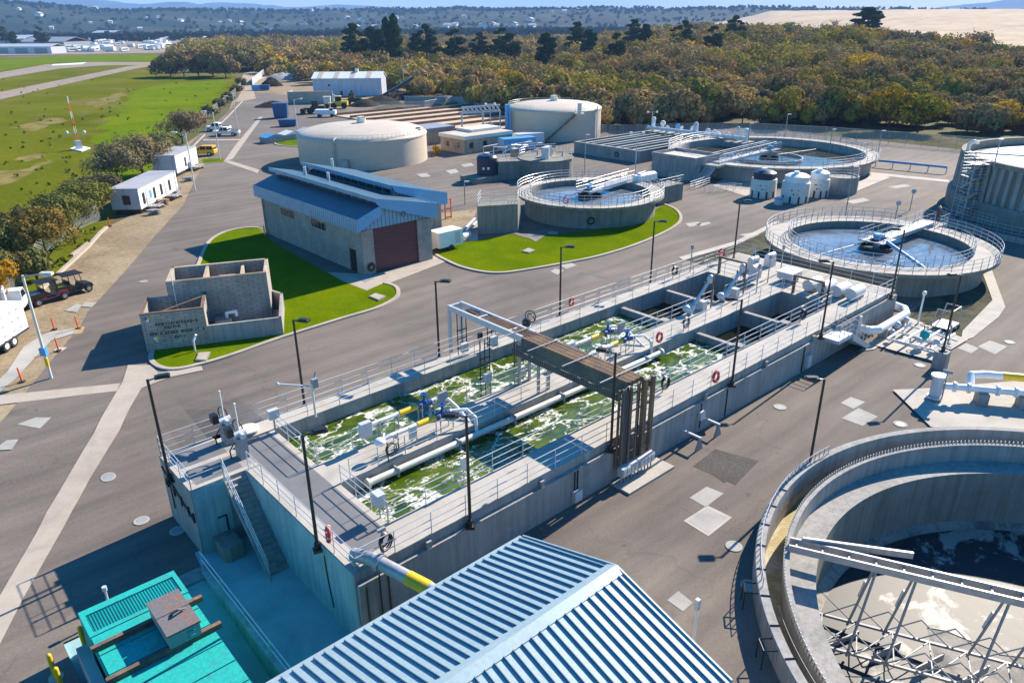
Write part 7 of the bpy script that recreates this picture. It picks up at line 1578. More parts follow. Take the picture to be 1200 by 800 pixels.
for s_ in (-1, 1): MB().ball((x + 1.3 * s_, y - .8 * s_, 3.1), .35, 8, 6).build('sensor', M['ltgrey'], t)
MB().box(x - .5, x + .5, y - .6, y + .4, .15, 1.6).build('cabinet', M['ltgrey'], t)

# ------------------------------------------------------------------ fences
def fence(pts, label, h=2.0, sp=3.0, mat='net', rail_=True):
    t = thing('chain_link_fence', label, 'fence', (pts[0][0], pts[0][1], 0))
    P_ = []
    for a, b in zip(pts, pts[1:]):
        L = math.hypot(b[0] - a[0], b[1] - a[1]); k = max(1, round(L / sp)); P_ += [(a[0] + (b[0] - a[0]) * i / k, a[1] + (b[1] - a[1]) * i / k) for i in range(k)]
    P_.append(pts[-1])
    for p in P_[:98]: MB().tube((*p, 0), (*p, h + .05), .035, 6).build('post', M['galv'], t)
    q = MB()
    for a, b in zip(P_, P_[1:]): q.add([(*a, .03), (*b, .03), (*b, h), (*a, h)], [(0, 1, 2, 3)])
    q.build('wire_mesh', M[mat], t)
    if rail_:
        q = MB()
        for a, b in zip(P_, P_[1:]): q.tube((*a, h), (*b, h), .03, 5)
        q.build('top_rail', M['galv'], t)
fence([G(u, v) for u, v in ((-30, 400), (6, 362), (14, 346), (42, 310), (62, 292), (95, 268), (118, 258))], 'sagging chain link fence under the shrubs by the utility vehicles', 1.8)
fence([G(u, v) for u, v in ((212, 164), (232, 148), (255, 130), (276, 112), (283, 103))], 'chain link fence between the parked trucks and bright field', 2.0)
fence([G(u, v) for u, v in ((296, 100), (316, 83))], 'pale fence panel run beside the gravel road in the distance', 2.6, 3, 'ltgrey')
fence([pol(a, r) for a, r in ((47, 160), (44, 158), (40, 157), (36, 161), (31, 164), (26, 162), (21, 159), (16, 157), (8, 157))], 'long chain link fence in front of the woods', 2.4)
fence([(112, 180), (122, 172), (136.9, 177.5), (138.4, 150), (139, 128), (128, 120), (118, 116)], 'chain link fence behind the drying beds', 2.2)
t = thing('barrier_pipe', 'long pale blue pipe rail in front of the woods', 'pipe rail', (*pol(24, 156), 0)); p0 = at(1027, 188, 1.0); p1 = at(1110, 196, 1.0); MB().tube((*p0, 1.0), (*p1, 1.0), .18, 10).build('pipe', M['sky_blue'], t)
for k in range(5): MB().tube((p0[0] + (p1[0] - p0[0]) * k / 4, p0[1] + (p1[1] - p0[1]) * k / 4, 0), (p0[0] + (p1[0] - p0[0]) * k / 4, p0[1] + (p1[1] - p0[1]) * k / 4, 1), .08, 6).build('post', M['ltgrey'], t)
x, y = at(708, 150); t = thing('wooden_stack', 'pale timber post sign behind the taller beige tank', 'post', (x, y, 0)); MB().box(x - .3, x + .3, y - .2, y + .2, 0, 3.6).build('post', M['wood'], t); MB().box(x - .35, x + .35, y - .25, y + .25, 2.4, 3.7).build('cap_board', M['offwhite'], t)
for i, (u, v) in enumerate(((716, 148), (722, 147))): x, y = at(u, v); t = thing('bollard', ('yellow bollard behind the taller beige tank, closer to the timber post', 'yellow bollard behind the taller beige tank, next to the fence')[i], 'bollard', (x, y, 0)); MB().tube((x, y, 0), (x, y, 1.2), .12, 10).build('post', M['yellow'], t); MB().tube((x, y, 0), (x, y, .1), .2, 10).build('footing', M['conc'], t)

# ------------------------------------------------------------------ worker on the clarifier landing
def person(x, y, z, rz, label):
    me = bpy.data.meshes.new('person'); V = [(0, 0, .92), (0, 0, 1.15), (0, 0, 1.38), (0, 0, 1.5), (0, .01, 1.62), (0, .02, 1.72),
        (.1, 0, .88), (.11, .02, .5), (.11, 0, .08), (.11, .14, .04), (-.1, 0, .88), (-.1, .02, .5), (-.11, 0, .08), (-.11, .14, .04),
        (.19, 0, 1.4), (.25, .02, 1.14), (.22, .2, .98), (.2, .3, .98), (-.19, 0, 1.4), (-.25, .02, 1.14), (-.22, .18, .98), (-.2, .28, .98)]
    E_ = [(0, 1), (1, 2), (2, 3), (3, 4), (4, 5), (0, 6), (6, 7), (7, 8), (8, 9), (0, 10), (10, 11), (11, 12), (12, 13), (2, 14), (14, 15), (15, 16), (16, 17), (2, 18), (18, 19), (19, 20), (20, 21)]
    rad = [.15, .15, .16, .065, .095, .085, .1, .07, .05, .045, .1, .07, .05, .045, .075, .05, .04, .035, .075, .05, .04, .035]
    me.from_pydata(V, E_, []); o = bpy.data.objects.new('person', me); COL.objects.link(o)
    md = o.modifiers.new('skin', 'SKIN'); me.skin_vertices.new(name='s') if not me.skin_vertices else None
    for i, r in enumerate(rad): me.skin_vertices[0].data[i].radius = (r, r * .85)
    me.skin_vertices[0].data[0].use_root = True
    o.modifiers.new('sub', 'SUBSURF').levels = 1; o.modifiers[-1].render_levels = 2; me.materials.append(M['cloth'])
    o.location = (x, y, z); o.rotation_euler = (0, 0, rz); WLOC[o.name] = Vector((0, 0, 0)); tag(o, label, 'person')
    h = MB(); h.lathe([(.155, 1.73), (.125, 1.74), (.12, 1.8), (.07, 1.86), (.005, 1.875)], 0, .02, 16); hh = h.build('hard_hat', M['yellow'], o, smooth=True)
    f = MB(); f.ball((0, .075, 1.655), .075, 10, 7, 1.15); f.ball((0, .15, 1.65), .018, 6, 4); f.build('face', M['skin'], o, smooth=True)
    for s_ in (-.03, .03): MB().ball((s_, .142, 1.675), .011, 6, 4).build('eye', M['black'], o)
    MB().box(-.03, .03, .135, .149, 1.608, 1.618).build('mouth', M['maroon_paint'], o)
    tr_ = MB(); tr_.lathe([(.185, 1.02), (.19, 1.2), (.2, 1.38), (.1, 1.47)], 0, 0, 14); tr_.v = [(a, b * .85, c) for a, b, c in tr_.v]; tr_.build('vest', M['maroon_paint'], o, smooth=True)
    return o
M['cloth'] = plain('work_clothes', (0.10, 0.05, 0.06), 0.8, 0, 0.15, 4)
wx, wy = at(1110, 264, 2.3)
person(82.9, 27.2, 2.33, 2.2, 'person in dark red clothes and yellow hard hat on the clarifier landing')

# ------------------------------------------------------------------ hangars, trailer park, far houses
def far_hangar(u0, u1, v, h, d, label, mat, roofm):
    a, b = at(u0, v), at(u1, v); t = thing('hangar', label, 'hangar', (*a, 0)); av, bv = Vector(a), Vector(b); dd = (bv - av); L = dd.length; rz = math.atan2(dd.y, dd.x); T = Matrix.Translation((*a, 0)) @ Matrix.Rotation(rz, 4, 'Z')
    q = MB(); q.M = T; q.box(0, L, 0, d, -.2, h); q.build('wall', M[mat], t); q = MB(); q.M = T; q.extr([(-.5, h), (d / 2, h + d * .12), (d + .5, h), (d + .5, h + .2), (d / 2, h + d * .12 + .3), (-.5, h + .2)], 'x', -.4, L + .4); q.build('roof', M[roofm], t)
    [(lambda q: (setattr(q, 'M', T), q.box(L * (k + .15) / 4, L * (k + .8) / 4, -.1, -.003, 0, h * .8), q.build('hangar_door', M['grey'], t)))(MB()) for k in range(4)]
far_hangar(-30, 61, 63, 5.2, 16, 'long flat green grey hangar row at the left edge of the airfield', 'ltgrey', 'ltgrey'); far_hangar(24, 76, 57, 6, 34, 'wide grey roofed hangar behind the long hangar row', 'grey', 'grey'); far_hangar(-20, 30, 53.5, 7, 30, 'brown grey hangar behind the wide hangar, cut by the frame edge', 'grey', 'trailer_end'); far_hangar(108, 133, 42.5, 6, 30, 'blue grey warehouse beyond the trailer park', 'grey', 'ltgrey')
rng = random.Random(4)
cam0 = thing('camper_trailer', 'small white camper in the trailer park beyond the airfield', 'camper', (0, 0, 0), group='white campers in the trailer park beyond the airfield')
MB().box(-4.2, 4.2, -1.4, 1.4, .5, 3.4).build('camper_body', M['white'], cam0); MB().box(-3.4, 3.4, -1.43, -1.403, 1.5, 2.4).build('window', M['glass'], cam0); MB().box(-3.8, 3.8, -1.1, 1.1, .1, .5).build('chassis', M['black'], cam0)
n_ = 0
for row in range(11):
    v = 60.5 - row * 1.75
    for i in range(13):
        u = rng.uniform(74, 246) if row > 1 else rng.uniform(78, 190)
        if rng.random() < .2: continue
        x, y = at(u, v + rng.uniform(-.4, .4)); 
        o = put(cam0, (x, y, 0), rng.choice((.3, .5, 1.9, 2.1))) if n_ == 0 else dup(cam0, (x, y, 0), rng.choice((.3, .5, 1.9, 2.1)), scale=rng.uniform(.8, 1.35)); n_ += 1
house0 = thing('far_house', 'pale little house scattered on the blue hillside', 'house', (0, 0, 0), group='pale houses on the far hillside'); MB().box(-7, 7, -5, 5, -3, 5).build('wall', M['white'], house0); MB().extr([(-8, 5), (0, 8), (8, 5)], 'y', -6, 6).build('roof', M['beige'], house0)
n_ = 0
for a in np.linspace(44, 80, 44):
    aa = a + rng.uniform(-.5, .5); r = rng.uniform(1950, 2900); x, y = pol(aa, r); z_ = hill(aa, r, x, y)
    o = put(house0, (x, y, z_), rng.uniform(0, 3)) if n_ == 0 else dup(house0, (x, y, z_), rng.uniform(0, 3), scale=rng.uniform(.7, 1.4)); n_ += 1
# ------------------------------------------------------------------ vegetation
NR = np.random.default_rng(12)
def leaf_quads(cent, nrm, size, rng):
    """Leaf clump faces: one small bent quad per centre, turned about its normal."""
    n = len(cent); t = rng.normal(size=(n, 3)); t -= (t * nrm).sum(1, keepdims=True) * nrm; t /= np.linalg.norm(t, axis=1, keepdims=True) + 1e-9
    b = np.cross(nrm, t); s = size[:, None] if hasattr(size, '__len__') else size
    asp = rng.uniform(.55, 1.0, (n, 1))
    v = np.stack([cent - t * s - b * s * asp, cent + t * s * .9 - b * s * asp * .8, cent + t * s + b * s * asp, cent - t * s * .8 + b * s * asp * .9], 1)
    return v.reshape(-1, 3)
def crown(rng, R, H, z0, nl, n, size, lump=.55, up=.35, droop=0.0):
    """Leaf centres spread over lobes of an uneven crown."""
    lob = []
    for i in range(nl):
        a = rng.uniform(0, 2 * PI); rr = R * .72 * math.sqrt(rng.uniform(0.02, 1)); zz = z0 + H * (.30 + .45 * rng.uniform(0, 1) * (1 - .55 * (rr / R) ** 2))
        lob.append((rr * math.cos(a), rr * math.sin(a), zz, R * lump * rng.uniform(.55, 1.0)))
    lob.append((0, 0, z0 + H * .66, R * lump))
    per = n // len(lob); C = []; Nn = []
    for (x, y, z, r) in lob:
        d = rng.normal(size=(per, 3)); d[:, 2] = d[:, 2] * .85 + up; d /= np.linalg.norm(d, axis=1, keepdims=True)
        rad = r * (1 - .45 * rng.random(per) ** 2) * (1 + .18 * np.sin(d[:, 0] * 7 + d[:, 1] * 5 + x))
        c = np.array([x, y, z]) + d * rad[:, None] * np.array([1, 1, .8]); C.append(c); m = d + rng.normal(size=d.shape) * .34; m /= np.linalg.norm(m, axis=1, keepdims=True); Nn.append(m)
    C = np.concatenate(C); Nn = np.concatenate(Nn); k = C[:, 2] > z0 * .35; return C[k], Nn[k]
def quad_mesh(name, V, mat, tint=None):
    n = len(V) // 4; me = bpy.data.meshes.new(name); me.vertices.add(len(V)); me.vertices.foreach_set('co', V.astype(np.float32).ravel())
    me.loops.add(n * 4); me.loops.foreach_set('vertex_index', np.arange(n * 4, dtype=np.int32)); me.polygons.add(n); me.polygons.foreach_set('loop_start', np.arange(0, n * 4, 4, dtype=np.int32))
    me.update(calc_edges=True); me.materials.append(mat)
    if tint is not None:
        at_ = me.attributes.new('tint', 'FLOAT_COLOR', 'FACE'); c = np.ones((n, 4), np.float32); c[:, :3] = tint; at_.data.foreach_set('color', c.ravel())
    return me
def trunk_mesh(rng, H, r, branches, spread, name='trunk'):
    q = MB(); pts = [Vector((0, 0, -.3))]; p = Vector((0, 0, 0)); 
    for i in range(3): p = p + Vector((rng.uniform(-.15, .15) * H * .3, rng.uniform(-.15, .15) * H * .3, H / 3)); pts.append(p.copy())
    for i, (a, b) in enumerate(zip(pts, pts[1:])): q.tube(a, b, r * (1 - .25 * i), 7, r * (1 - .25 * (i + 1)))
    for k in range(branches):
        a = rng.uniform(0, 2 * PI); st = pts[1 + k % 3]; e = st + Vector((math.cos(a) * spread, math.sin(a) * spread, rng.uniform(.3, .8) * spread)); mid = st.lerp(e, .5) + Vector((rng.uniform(-.2, .2), rng.uniform(-.2, .2), .15 * spread))
        q.tube(st, mid, r * .45, 6, r * .32); q.tube(mid, e, r * .32, 6, r * .12)
        for s_ in range(2): e2 = mid + Vector((math.cos(a + (s_ - .5) * 1.6) * spread * .6, math.sin(a + (s_ - .5) * 1.6) * spread * .6, spread * .45)); q.tube(mid, e2, r * .22, 5, r * .08)
    return q
def tree_proto(name, label, cat, group, R, H, z0, nl, n, size, lump, seed, col, branches=6, tr=.16, th=None, spread=None):
    rng = np.random.default_rng(seed); C, Nn = crown(rng, R, H, z0, nl, n, size, lump); V = leaf_quads(C, Nn, rng.uniform(.6, 1.25, len(C)) * size, rng)
    root = thing(name, label, cat, (0, 0, 0), group); me = quad_mesh('crown', V, M['leaf']); c = bpy.data.objects.new('crown', me); COL.objects.link(c); c.parent = root; c.color = (*col, 1)
    q = trunk_mesh(rng, th or z0 + H * .4, tr, branches, spread or R * .6); q.build('trunk', M['bark'], root); return root
def recolor(root, col):
    for c in root.children:
        if c.name.startswith('crown'): c.color = (*col, 1)
OLIVE = [(0.3264, 0.2557, 0.0513), (0.2843, 0.2387, 0.0456), (0.3938, 0.2958, 0.0537), (0.3617, 0.2807, 0.0695), (0.2593, 0.2159, 0.053)]
BROWN = [(0.3506, 0.2383, 0.0996), (0.3115, 0.223, 0.103), (0.4064, 0.2688, 0.102), (0.2793, 0.2071, 0.0968)]
GOLD = [(0.572, 0.3574, 0.0381), (0.5038, 0.3316, 0.0364), (0.541, 0.3882, 0.0488)]
GREEN = [(0.1809, 0.1873, 0.0314), (0.2297, 0.2323, 0.0366), (0.3097, 0.2859, 0.0427)]
PINE = [(.042, .060, .028), (.050, .070, .032), (.060, .076, .036)]
def fld(x, y, sd=0, sc_=.03):
    from mathutils import noise as mn
    return .5 + .75 * mn.noise((x * sc_, y * sc_, 5.3 + sd))
def pickcol(rng, x=0, y=0):
    k = min(.999, max(0, .72 * fld(x, y) + .28 * rng.random())); L = OLIVE if k < .46 else BROWN if k < .80 else GOLD if k < .89 else GREEN
    c = L[int(rng.integers(len(L)))]; j = rng.uniform(.82, 1.15) * (.72 + .5 * fld(x, y, 9, .045)); return tuple(x * j for x in c), ('olive', 'brown', 'golden', 'green')[(k >= .46) + (k >= .80) + (k >= .89)]
LAB = {'olive': 'olive leaved willow in the thicket beyond the plant fence', 'brown': 'brownish half bare willow in the thicket beyond the plant fence', 'golden': 'golden leaved willow in the thicket beyond the plant fence', 'green': 'greener willow in the thicket beyond the plant fence'}
protos = [tree_proto('willow_tree', LAB['olive'], 'tree', 'olive willows beyond the fence', R, H, .4, nl, n, .30, lump, 30 + i, OLIVE[0]) for i, (R, H, nl, n, lump) in enumerate(((4.2, 7.5, 9, 3000, .55), (5.0, 8.5, 11, 3800, .5), (3.6, 6.5, 7, 2400, .6), (5.6, 7.0, 13, 4000, .42), (4.4, 9.5, 10, 3400, .5)))]
# where the thicket stands: near edge by bearing, then back to the dunes and the hills
def d_near(a): return float(np.interp(a, [4, 16, 24, 30, 37, 42, 45.5, 48, 52, 55, 58, 61, 63.5, 66, 70], [186, 182, 182, 178, 168, 166, 170, 186, 228, 246, 282, 305, 330, 400, 480]))
def d_far(a): return float(np.interp(a, [4, 14, 20, 25, 30, 36, 42, 50, 58, 66, 72], [330, 350, 420, 500, 640, 760, 820, 860, 900, 950, 800]))
def okpos(a, r): return d_near(a) + 3 < r < d_far(a)
spots = []
for a in np.arange(5, 71, .35):
    r = d_near(a) + 3
    while r < d_far(a):
        step = 5.4 * (1 + max(0, r - 200) / 420); da = .35 * max(1, step / (r * R_(.35)))
        if NR.random() < .35 / (math.degrees(step / r)) * 1.12: spots.append((a + NR.uniform(-.2, .2), r + NR.uniform(-2.5, 2.5)))
        r += step
spots.sort(key=lambda s_: s_[1] - d_near(s_[0]) * .55)
near = [s_ for s_ in spots if 12 < s_[0] < 66][:285]; ns = set(near); rest = [s_ for s_ in spots if s_ not in ns]
used = set()
for i, (a, r) in enumerate(near):
    x, y = pol(a, r); col, kind = pickcol(NR, x, y); p = protos[int(NR.integers(5))]; s_ = NR.uniform(.7, 1.05) * (.72 + .62 * fld(x, y, 4, .05))
    if p not in used: o = p; used.add(p); o.location = (x, y, terr(x, y)); o.rotation_euler = (0, 0, NR.uniform(0, 6.28)); o.scale = (s_, s_, s_ * NR.uniform(.8, 1.05)); KIDS[p.name] = list(p.children)
    else: o = dup(p, (x, y, terr(x, y)), NR.uniform(0, 6.28), scale=(s_, s_, s_ * NR.uniform(.8, 1.05)))
    recolor(o, col); o['label'] = LAB[kind]; o['group'] = kind + ' willows beyond the fence'
for p in protos:
    if p not in used: p.location = (*pol(30, 190), 0)
# the thicket behind reads as one mass
VV = []; TT = []
for (a, r) in rest:
    x, y = pol(a, r); g = min(2.6, r / 230); hf = .55 + .9 * fld(x, y, 4, .035); R = NR.uniform(3.2, 5.8) * (.75 + .35 * hf) * (1 + .25 * max(0, r - 300) / 300); H = NR.uniform(5, 9) * hf; n = int(900 / g ** 1.5)
    C, Nn = crown(NR, R, H, .4, 6, n, 1, .58); C = C + np.array([x, y, terr(x, y)]); VV.append(leaf_quads(C, Nn, NR.uniform(.6, 1.2, len(C)) * .30 * g ** .9, NR)); col, _ = pickcol(NR, x, y); TT.append(np.tile(np.array(col), (len(C), 1)) * NR.uniform(.8, 1.2, (len(C), 1)))
    hs = np.array([[x, y, terr(x, y)]])
me = quad_mesh('thicket', np.concatenate(VV), M['leaf_attr'], np.concatenate(TT)); o = bpy.data.objects.new('willow_thicket', me); COL.objects.link(o); tag(o, 'dense olive and brown willow thicket stretching to the dunes', 'thicket', None, 'stuff')
print('thicket trees', len(rest), 'faces', len(me.polygons))
# low scrub floor and verge weeds: dune edge scrub, hillside trees
VV = []; TT = []
for a in np.arange(4, 50, .22):
    for k in range(3):
        aa = a + NR.uniform(-.2, .2); r = (d_far(aa) if k else rbase(aa)) + NR.uniform(-30, 25); x, y = pol(aa, r); R = NR.uniform(2.5, 5.5); C, Nn = crown(NR, R, 3.0, .1, 4, 90, 1, .7); C = C + np.array([x, y, terr(x, y)]); VV.append(leaf_quads(C, Nn, NR.uniform(.7, 1.2, len(C)) * .75, NR)); TT.append(np.tile(np.array((.05, .055, .028)) * NR.uniform(.8, 1.4), (len(C), 1)))
me = quad_mesh('scrub', np.concatenate(VV), M['leaf_attr'], np.concatenate(TT)); o = bpy.data.objects.new('dune_scrub', me); COL.objects.link(o); tag(o, 'dark low scrub along the foot of the sand dunes', 'scrub', None, 'stuff')
VV = []; TT = []
for i in range(5200):
    aa = NR.uniform(18, 92); k = NR.random(); r = NR.uniform(1150, 1800) if k < .35 else NR.uniform(1800, 3500)
    if aa < 40 and r < 1700: continue
    x, y = pol(aa, r); z_ = max(0, hill(aa, r, x, y)) if r > 1700 else 0
    if k > .35 and NR.random() < .62: r = NR.uniform(2650, 3050); x, y = pol(aa, r); z_ = hill(aa, r, x, y)
    R = NR.uniform(3, 7); H = NR.uniform(4, 11); C, Nn = crown(NR, R, H, .3, 3, 26, 1, .75); C = C + np.array([x, y, z_ - 1]); VV.append(leaf_quads(C, Nn, NR.uniform(.8, 1.3, len(C)) * 2.0, NR)); TT.append(np.tile(np.array((.018, .026, .014)) * NR.uniform(.7, 1.6), (len(C), 1)))
me = quad_mesh('hill_trees', np.concatenate(VV), M['leaf_attr'], np.concatenate(TT)); o = bpy.data.objects.new('hillside_trees', me); COL.objects.link(o); tag(o, 'dark tree belts on the plain and ridges of the blue hills', 'trees', None, 'stuff')

# dark conifers standing above the thicket
def conifer_proto(name, label, kind, seed, group):
    rng = np.random.default_rng(seed); root = thing(name, label, 'tree', (0, 0, 0), group); C = []; Nn = []
    if kind == 'cypress':
        H = 17; n = 2600; z = rng.uniform(1, H, n); rr = 2.3 * np.sin(np.clip(z / H, 0, 1) * PI * .92 + .15) ** .8 * (1 - .4 * rng.random(n) ** 2) * (1 + .2 * np.sin(z * 2.1)); a = rng.uniform(0, 2 * PI, n); C = np.stack([rr * np.cos(a), rr * np.sin(a), z], 1); Nn = np.stack([np.cos(a), np.sin(a), rng.normal(size=n) * .5 + .4], 1) + rng.normal(size=(n, 3)) * .4
    else:
        H = 15; lobes = []
        for k in range(30):
            t_ = rng.uniform(.34, 1); a = rng.uniform(0, 2 * PI); L = 5.6 * (1.18 - t_) ** .7 * rng.uniform(.4, 1.1) if t_ < .93 else .4; lobes.append((L * math.cos(a), L * math.sin(a), H * t_, rng.uniform(.8, 1.75)))
        for (x, y, z, r) in lobes:
            m_ = 150; d = rng.normal(size=(m_, 3)); d /= np.linalg.norm(d, axis=1, keepdims=True); C.append(np.array([x, y, z]) + d * r * (1 - .4 * rng.random((m_, 1)) ** 2) * np.array([1.2, 1.2, .42])); Nn.append(d + np.array([0, 0, .5]) + rng.normal(size=d.shape) * .4)
        C = np.concatenate(C); Nn = np.concatenate(Nn)
    Nn /= np.linalg.norm(Nn, axis=1, keepdims=True); V = leaf_quads(C, Nn, rng.uniform(.6, 1.2, len(C)) * .42, rng); me = quad_mesh('crown', V, M['leaf']); c = bpy.data.objects.new('crown', me); COL.objects.link(c); c.parent = root; c.color = (*PINE[seed % 3], 1)
    q = MB(); q.tube((0, 0, -1), (.2, .1, H * .6), .38, 8, .24); q.tube((.2, .1, H * .6), (0, .2, H * .95), .24, 7, .08)
    if kind != 'cypress':
        for (x, y, z, r) in lobes: q.tube((.15, .1, z * .82), (x, y, z), .13, 6, .05)
    q.build('trunk', M['bark'], root); return root
pine = [conifer_proto('pine_tree', 'dark spreading pine rising above the willow thicket', 'pine', 50 + i, 'dark pines above the thicket') for i in range(3)]
cyp = conifer_proto('cypress_tree', 'tall narrow dark cypress rising above the willow thicket', 'cypress', 60, 'narrow cypresses above the thicket')
u0 = set()
def stand_tree(p, u, vt, vb, D, label=None):
    d = CR * ((u - 600) / FPX) + CD * ((vb - 400) / FPX) + CF; h2 = math.hypot(d.x, d.y); x, y = d.x / h2 * D, d.y / h2 * D; dt = CR * ((u - 600) / FPX) + CD * ((vt - 400) / FPX) + CF; ztop = CAM_H + dt.z / math.hypot(dt.x, dt.y) * D; z0 = terr(x, y); s_ = max(.35, (ztop - z0) / (17 if p is cyp else 16))
    if p in u0: o = dup(p, (x, y, z0), NR.uniform(0, 6), scale=(s_ * NR.uniform(.85, 1.1), s_ * NR.uniform(.85, 1.1), s_))
    else: o = put(p, (x, y, z0), NR.uniform(0, 6)); o.scale = (s_,) * 3; u0.add(p); KIDS[p.name] = list(p.children)
    if label: o['label'] = label; del o['group']
    return o
for (k, u, vt, D) in ((0, 416, 25, 420), (1, 436, 30, 440), (1, 446, 33, 430), (3, 454, 21, 430), (3, 463, 17, 425), (0, 500, 26, 440), (1, 488, 38, 430), (2, 533, 31, 450), (0, 562, 36, 560), (2, 588, 30, 620), (2, 597, 36, 640), (1, 640, 37, 600), (0, 676, 24, 640), (1, 690, 33, 650), (2, 722, 36, 620), (0, 742, 21, 600), (1, 756, 27, 560), (2, 790, 30, 540), (0, 801, 22, 520), (2, 834, 28, 480), (0, 859, 17, 470), (2, 52, 30, 900), (0, 10, 30, 900), (1, 20, 36, 850)):
    stand_tree(([*pine, cyp])[k], u, vt, 60, D if u < 100 else 330 + (D * 7 + u) % 110)
lp = stand_tree(pine[1], 1014, 7, 44, 470, 'large lone dark pine standing against the pale dunes'); lp.scale = (lp.scale[2] * 1.75, lp.scale[2] * 1.75, lp.scale[2])
stand_tree(pine[2], 1011, 108, 150, 205, 'dark green pine low among the willows in front of the dunes'); stand_tree(pine[0], 1190, 130, 180, 200, 'dark evergreen at the right frame edge behind the ribbed tank')
# bare tree by the lone pine
rng = random.Random(2); x, y = pol(26.5, 440); bt_ = thing('bare_tree', 'leafless brown tree left of the lone pine before the dunes', 'tree', (x, y, terr(x, y))); q = trunk_mesh(np.random.default_rng(5), 9, .28, 9, 3.6); q.v = [(a + x, b + y, c + terr(x, y)) for a, b, c in q.v]; q.build('trunk', M['bark'], bt_)
C, Nn = crown(np.random.default_rng(6), 2.8, 6, 7, 6, 260, 1, .6); V = leaf_quads(C + np.array([0, 0, 0]), Nn, np.full(len(C), .16), NR); me = quad_mesh('twigs', V, M['leaf']); c = bpy.data.objects.new('twigs', me); COL.objects.link(c); c.parent = bt_; c.color = (.10, .07, .05, 1)
def lone(u, v, D_or_none, R, H, n, size, col, label, name='shrub', nl=10, lump=.5, z0=.6, seed=1, tr=.14, branches=7, cat='shrub', dz=0):
    x, y = G(u, v); t = tree_proto(name, label, cat, None, R, H, z0, nl, n, size, lump, seed, col, branches, tr); t.location = (x, y, gz(x, y) + terr(x, y)); return t
gold1 = lone(1035, 180, None, 5.5, 9.5, 4200, .32, (.36, .22, .02), 'golden tree directly behind the fence left of the ribbed tank', 'willow_tree', 12, .5, .2, 3, .2, 8, 'tree')
gold2 = lone(1070, 182, None, 4.5, 8.5, 3200, .30, (.32, .25, .03), 'yellow green tree behind the fence beside the ribbed tank stair tower', 'willow_tree', 10, .5, .2, 9, .2, 8, 'tree')
for t_ in (gold1, gold2):
    a_ = math.degrees(math.atan2(t_.location.y, t_.location.x)); t_.location = (*pol(a_, 179), terr(*pol(a_, 179)))
# shrubs along the near left fence
lone(58, 313, None, 3.4, 5.2, 6500, .095, (0.235, 0.165, 0.045), 'big rust and olive shrub leaning over the fence behind the utility vehicles', seed=21, nl=12, z0=1.1, tr=.16)
lone(22, 318, None, 3.0, 4.4, 5500, .095, (0.145, 0.145, 0.043), 'olive shrub behind the rust coloured one', seed=22, nl=10, z0=.8)
lone(88, 285, None, 3.2, 4.6, 5500, .09, (0.181, 0.181, 0.051), 'grey green shrub with bare stems beside the fence corner', seed=23, nl=11, z0=1.3)
lone(112, 258, None, 3.4, 4.2, 5500, .095, (0.167, 0.174, 0.043), 'grey green shrub in the shade of the first office trailer', seed=24, nl=11, z0=.9)
lone(2, 372, None, 2.6, 3.9, 4500, .09, (0.362, 0.189, 0.014), 'orange leaved shrub at the left frame edge', seed=25, nl=9, z0=1.0)
lone(142, 222, None, 4.4, 5.4, 5500, .12, (0.205, 0.173, 0.097), 'brown bare limbed tree behind the first office trailer', seed=26, nl=12, z0=1.5, tr=.2, cat='tree', name='tree')
lone(168, 205, None, 4.8, 5.8, 6000, .13, (0.244, 0.196, 0.108), 'broad brown tree between the two office trailers', seed=27, nl=13, z0=.9, tr=.2, cat='tree', name='tree')
lone(214, 168, None, 4.8, 5.6, 6000, .13, (0.265, 0.196, 0.113), 'rounded brown tree behind the parked pickups', seed=28, nl=12, z0=.8, tr=.2, cat='tree', name='tree')
lone(188, 186, None, 3.6, 4.0, 4500, .13, (0.196, 0.196, 0.078), 'low olive tree behind the second office trailer', seed=29, nl=9, z0=.7, cat='tree', name='tree')
for i, (u, v, R, H, col, l) in enumerate(((8, 338, 2.4, 3.4, (.16, .145, .05), 'olive shrub crowding the fence behind the white trailer'), (38, 292, 3.0, 4.4, (.175, .15, .06), 'tan olive shrub behind the rust and olive one'), (66, 268, 3.0, 4.0, (.15, .15, .055), 'grey green shrub on the field side of the fence'), (96, 246, 2.8, 3.4, (.17, .165, .06), 'pale olive shrub on the field side of the first office trailer'), (14, 290, 2.6, 3.4, (.19, .14, .05), 'brown shrub out in the field at the left frame edge'), (124, 236, 2.6, 3.6, (.16, .13, .07), 'brown twiggy shrub tucked behind the first office trailer'), (44, 328, 2.0, 2.6, (.15, .155, .05), 'low green shrub at the foot of the sagging fence'))):
    lone(u, v, None, R, H, 4200, .1, col, l, seed=140 + i, nl=9, z0=.5)
for i, (u, v) in enumerate(((236, 147), (247, 138), (258, 128), (268, 120), (277, 110), (282, 102))): lone(u, v, None, 2.4, 2.6, 900, .2, (0.145, 0.123, 0.072), 'dry brown bush growing along the fence of the bright field', 'fence_bush', 7, .6, .2, 70 + i, .06, 5, 'bush')['group'] = 'dry bushes along the bright field fence'
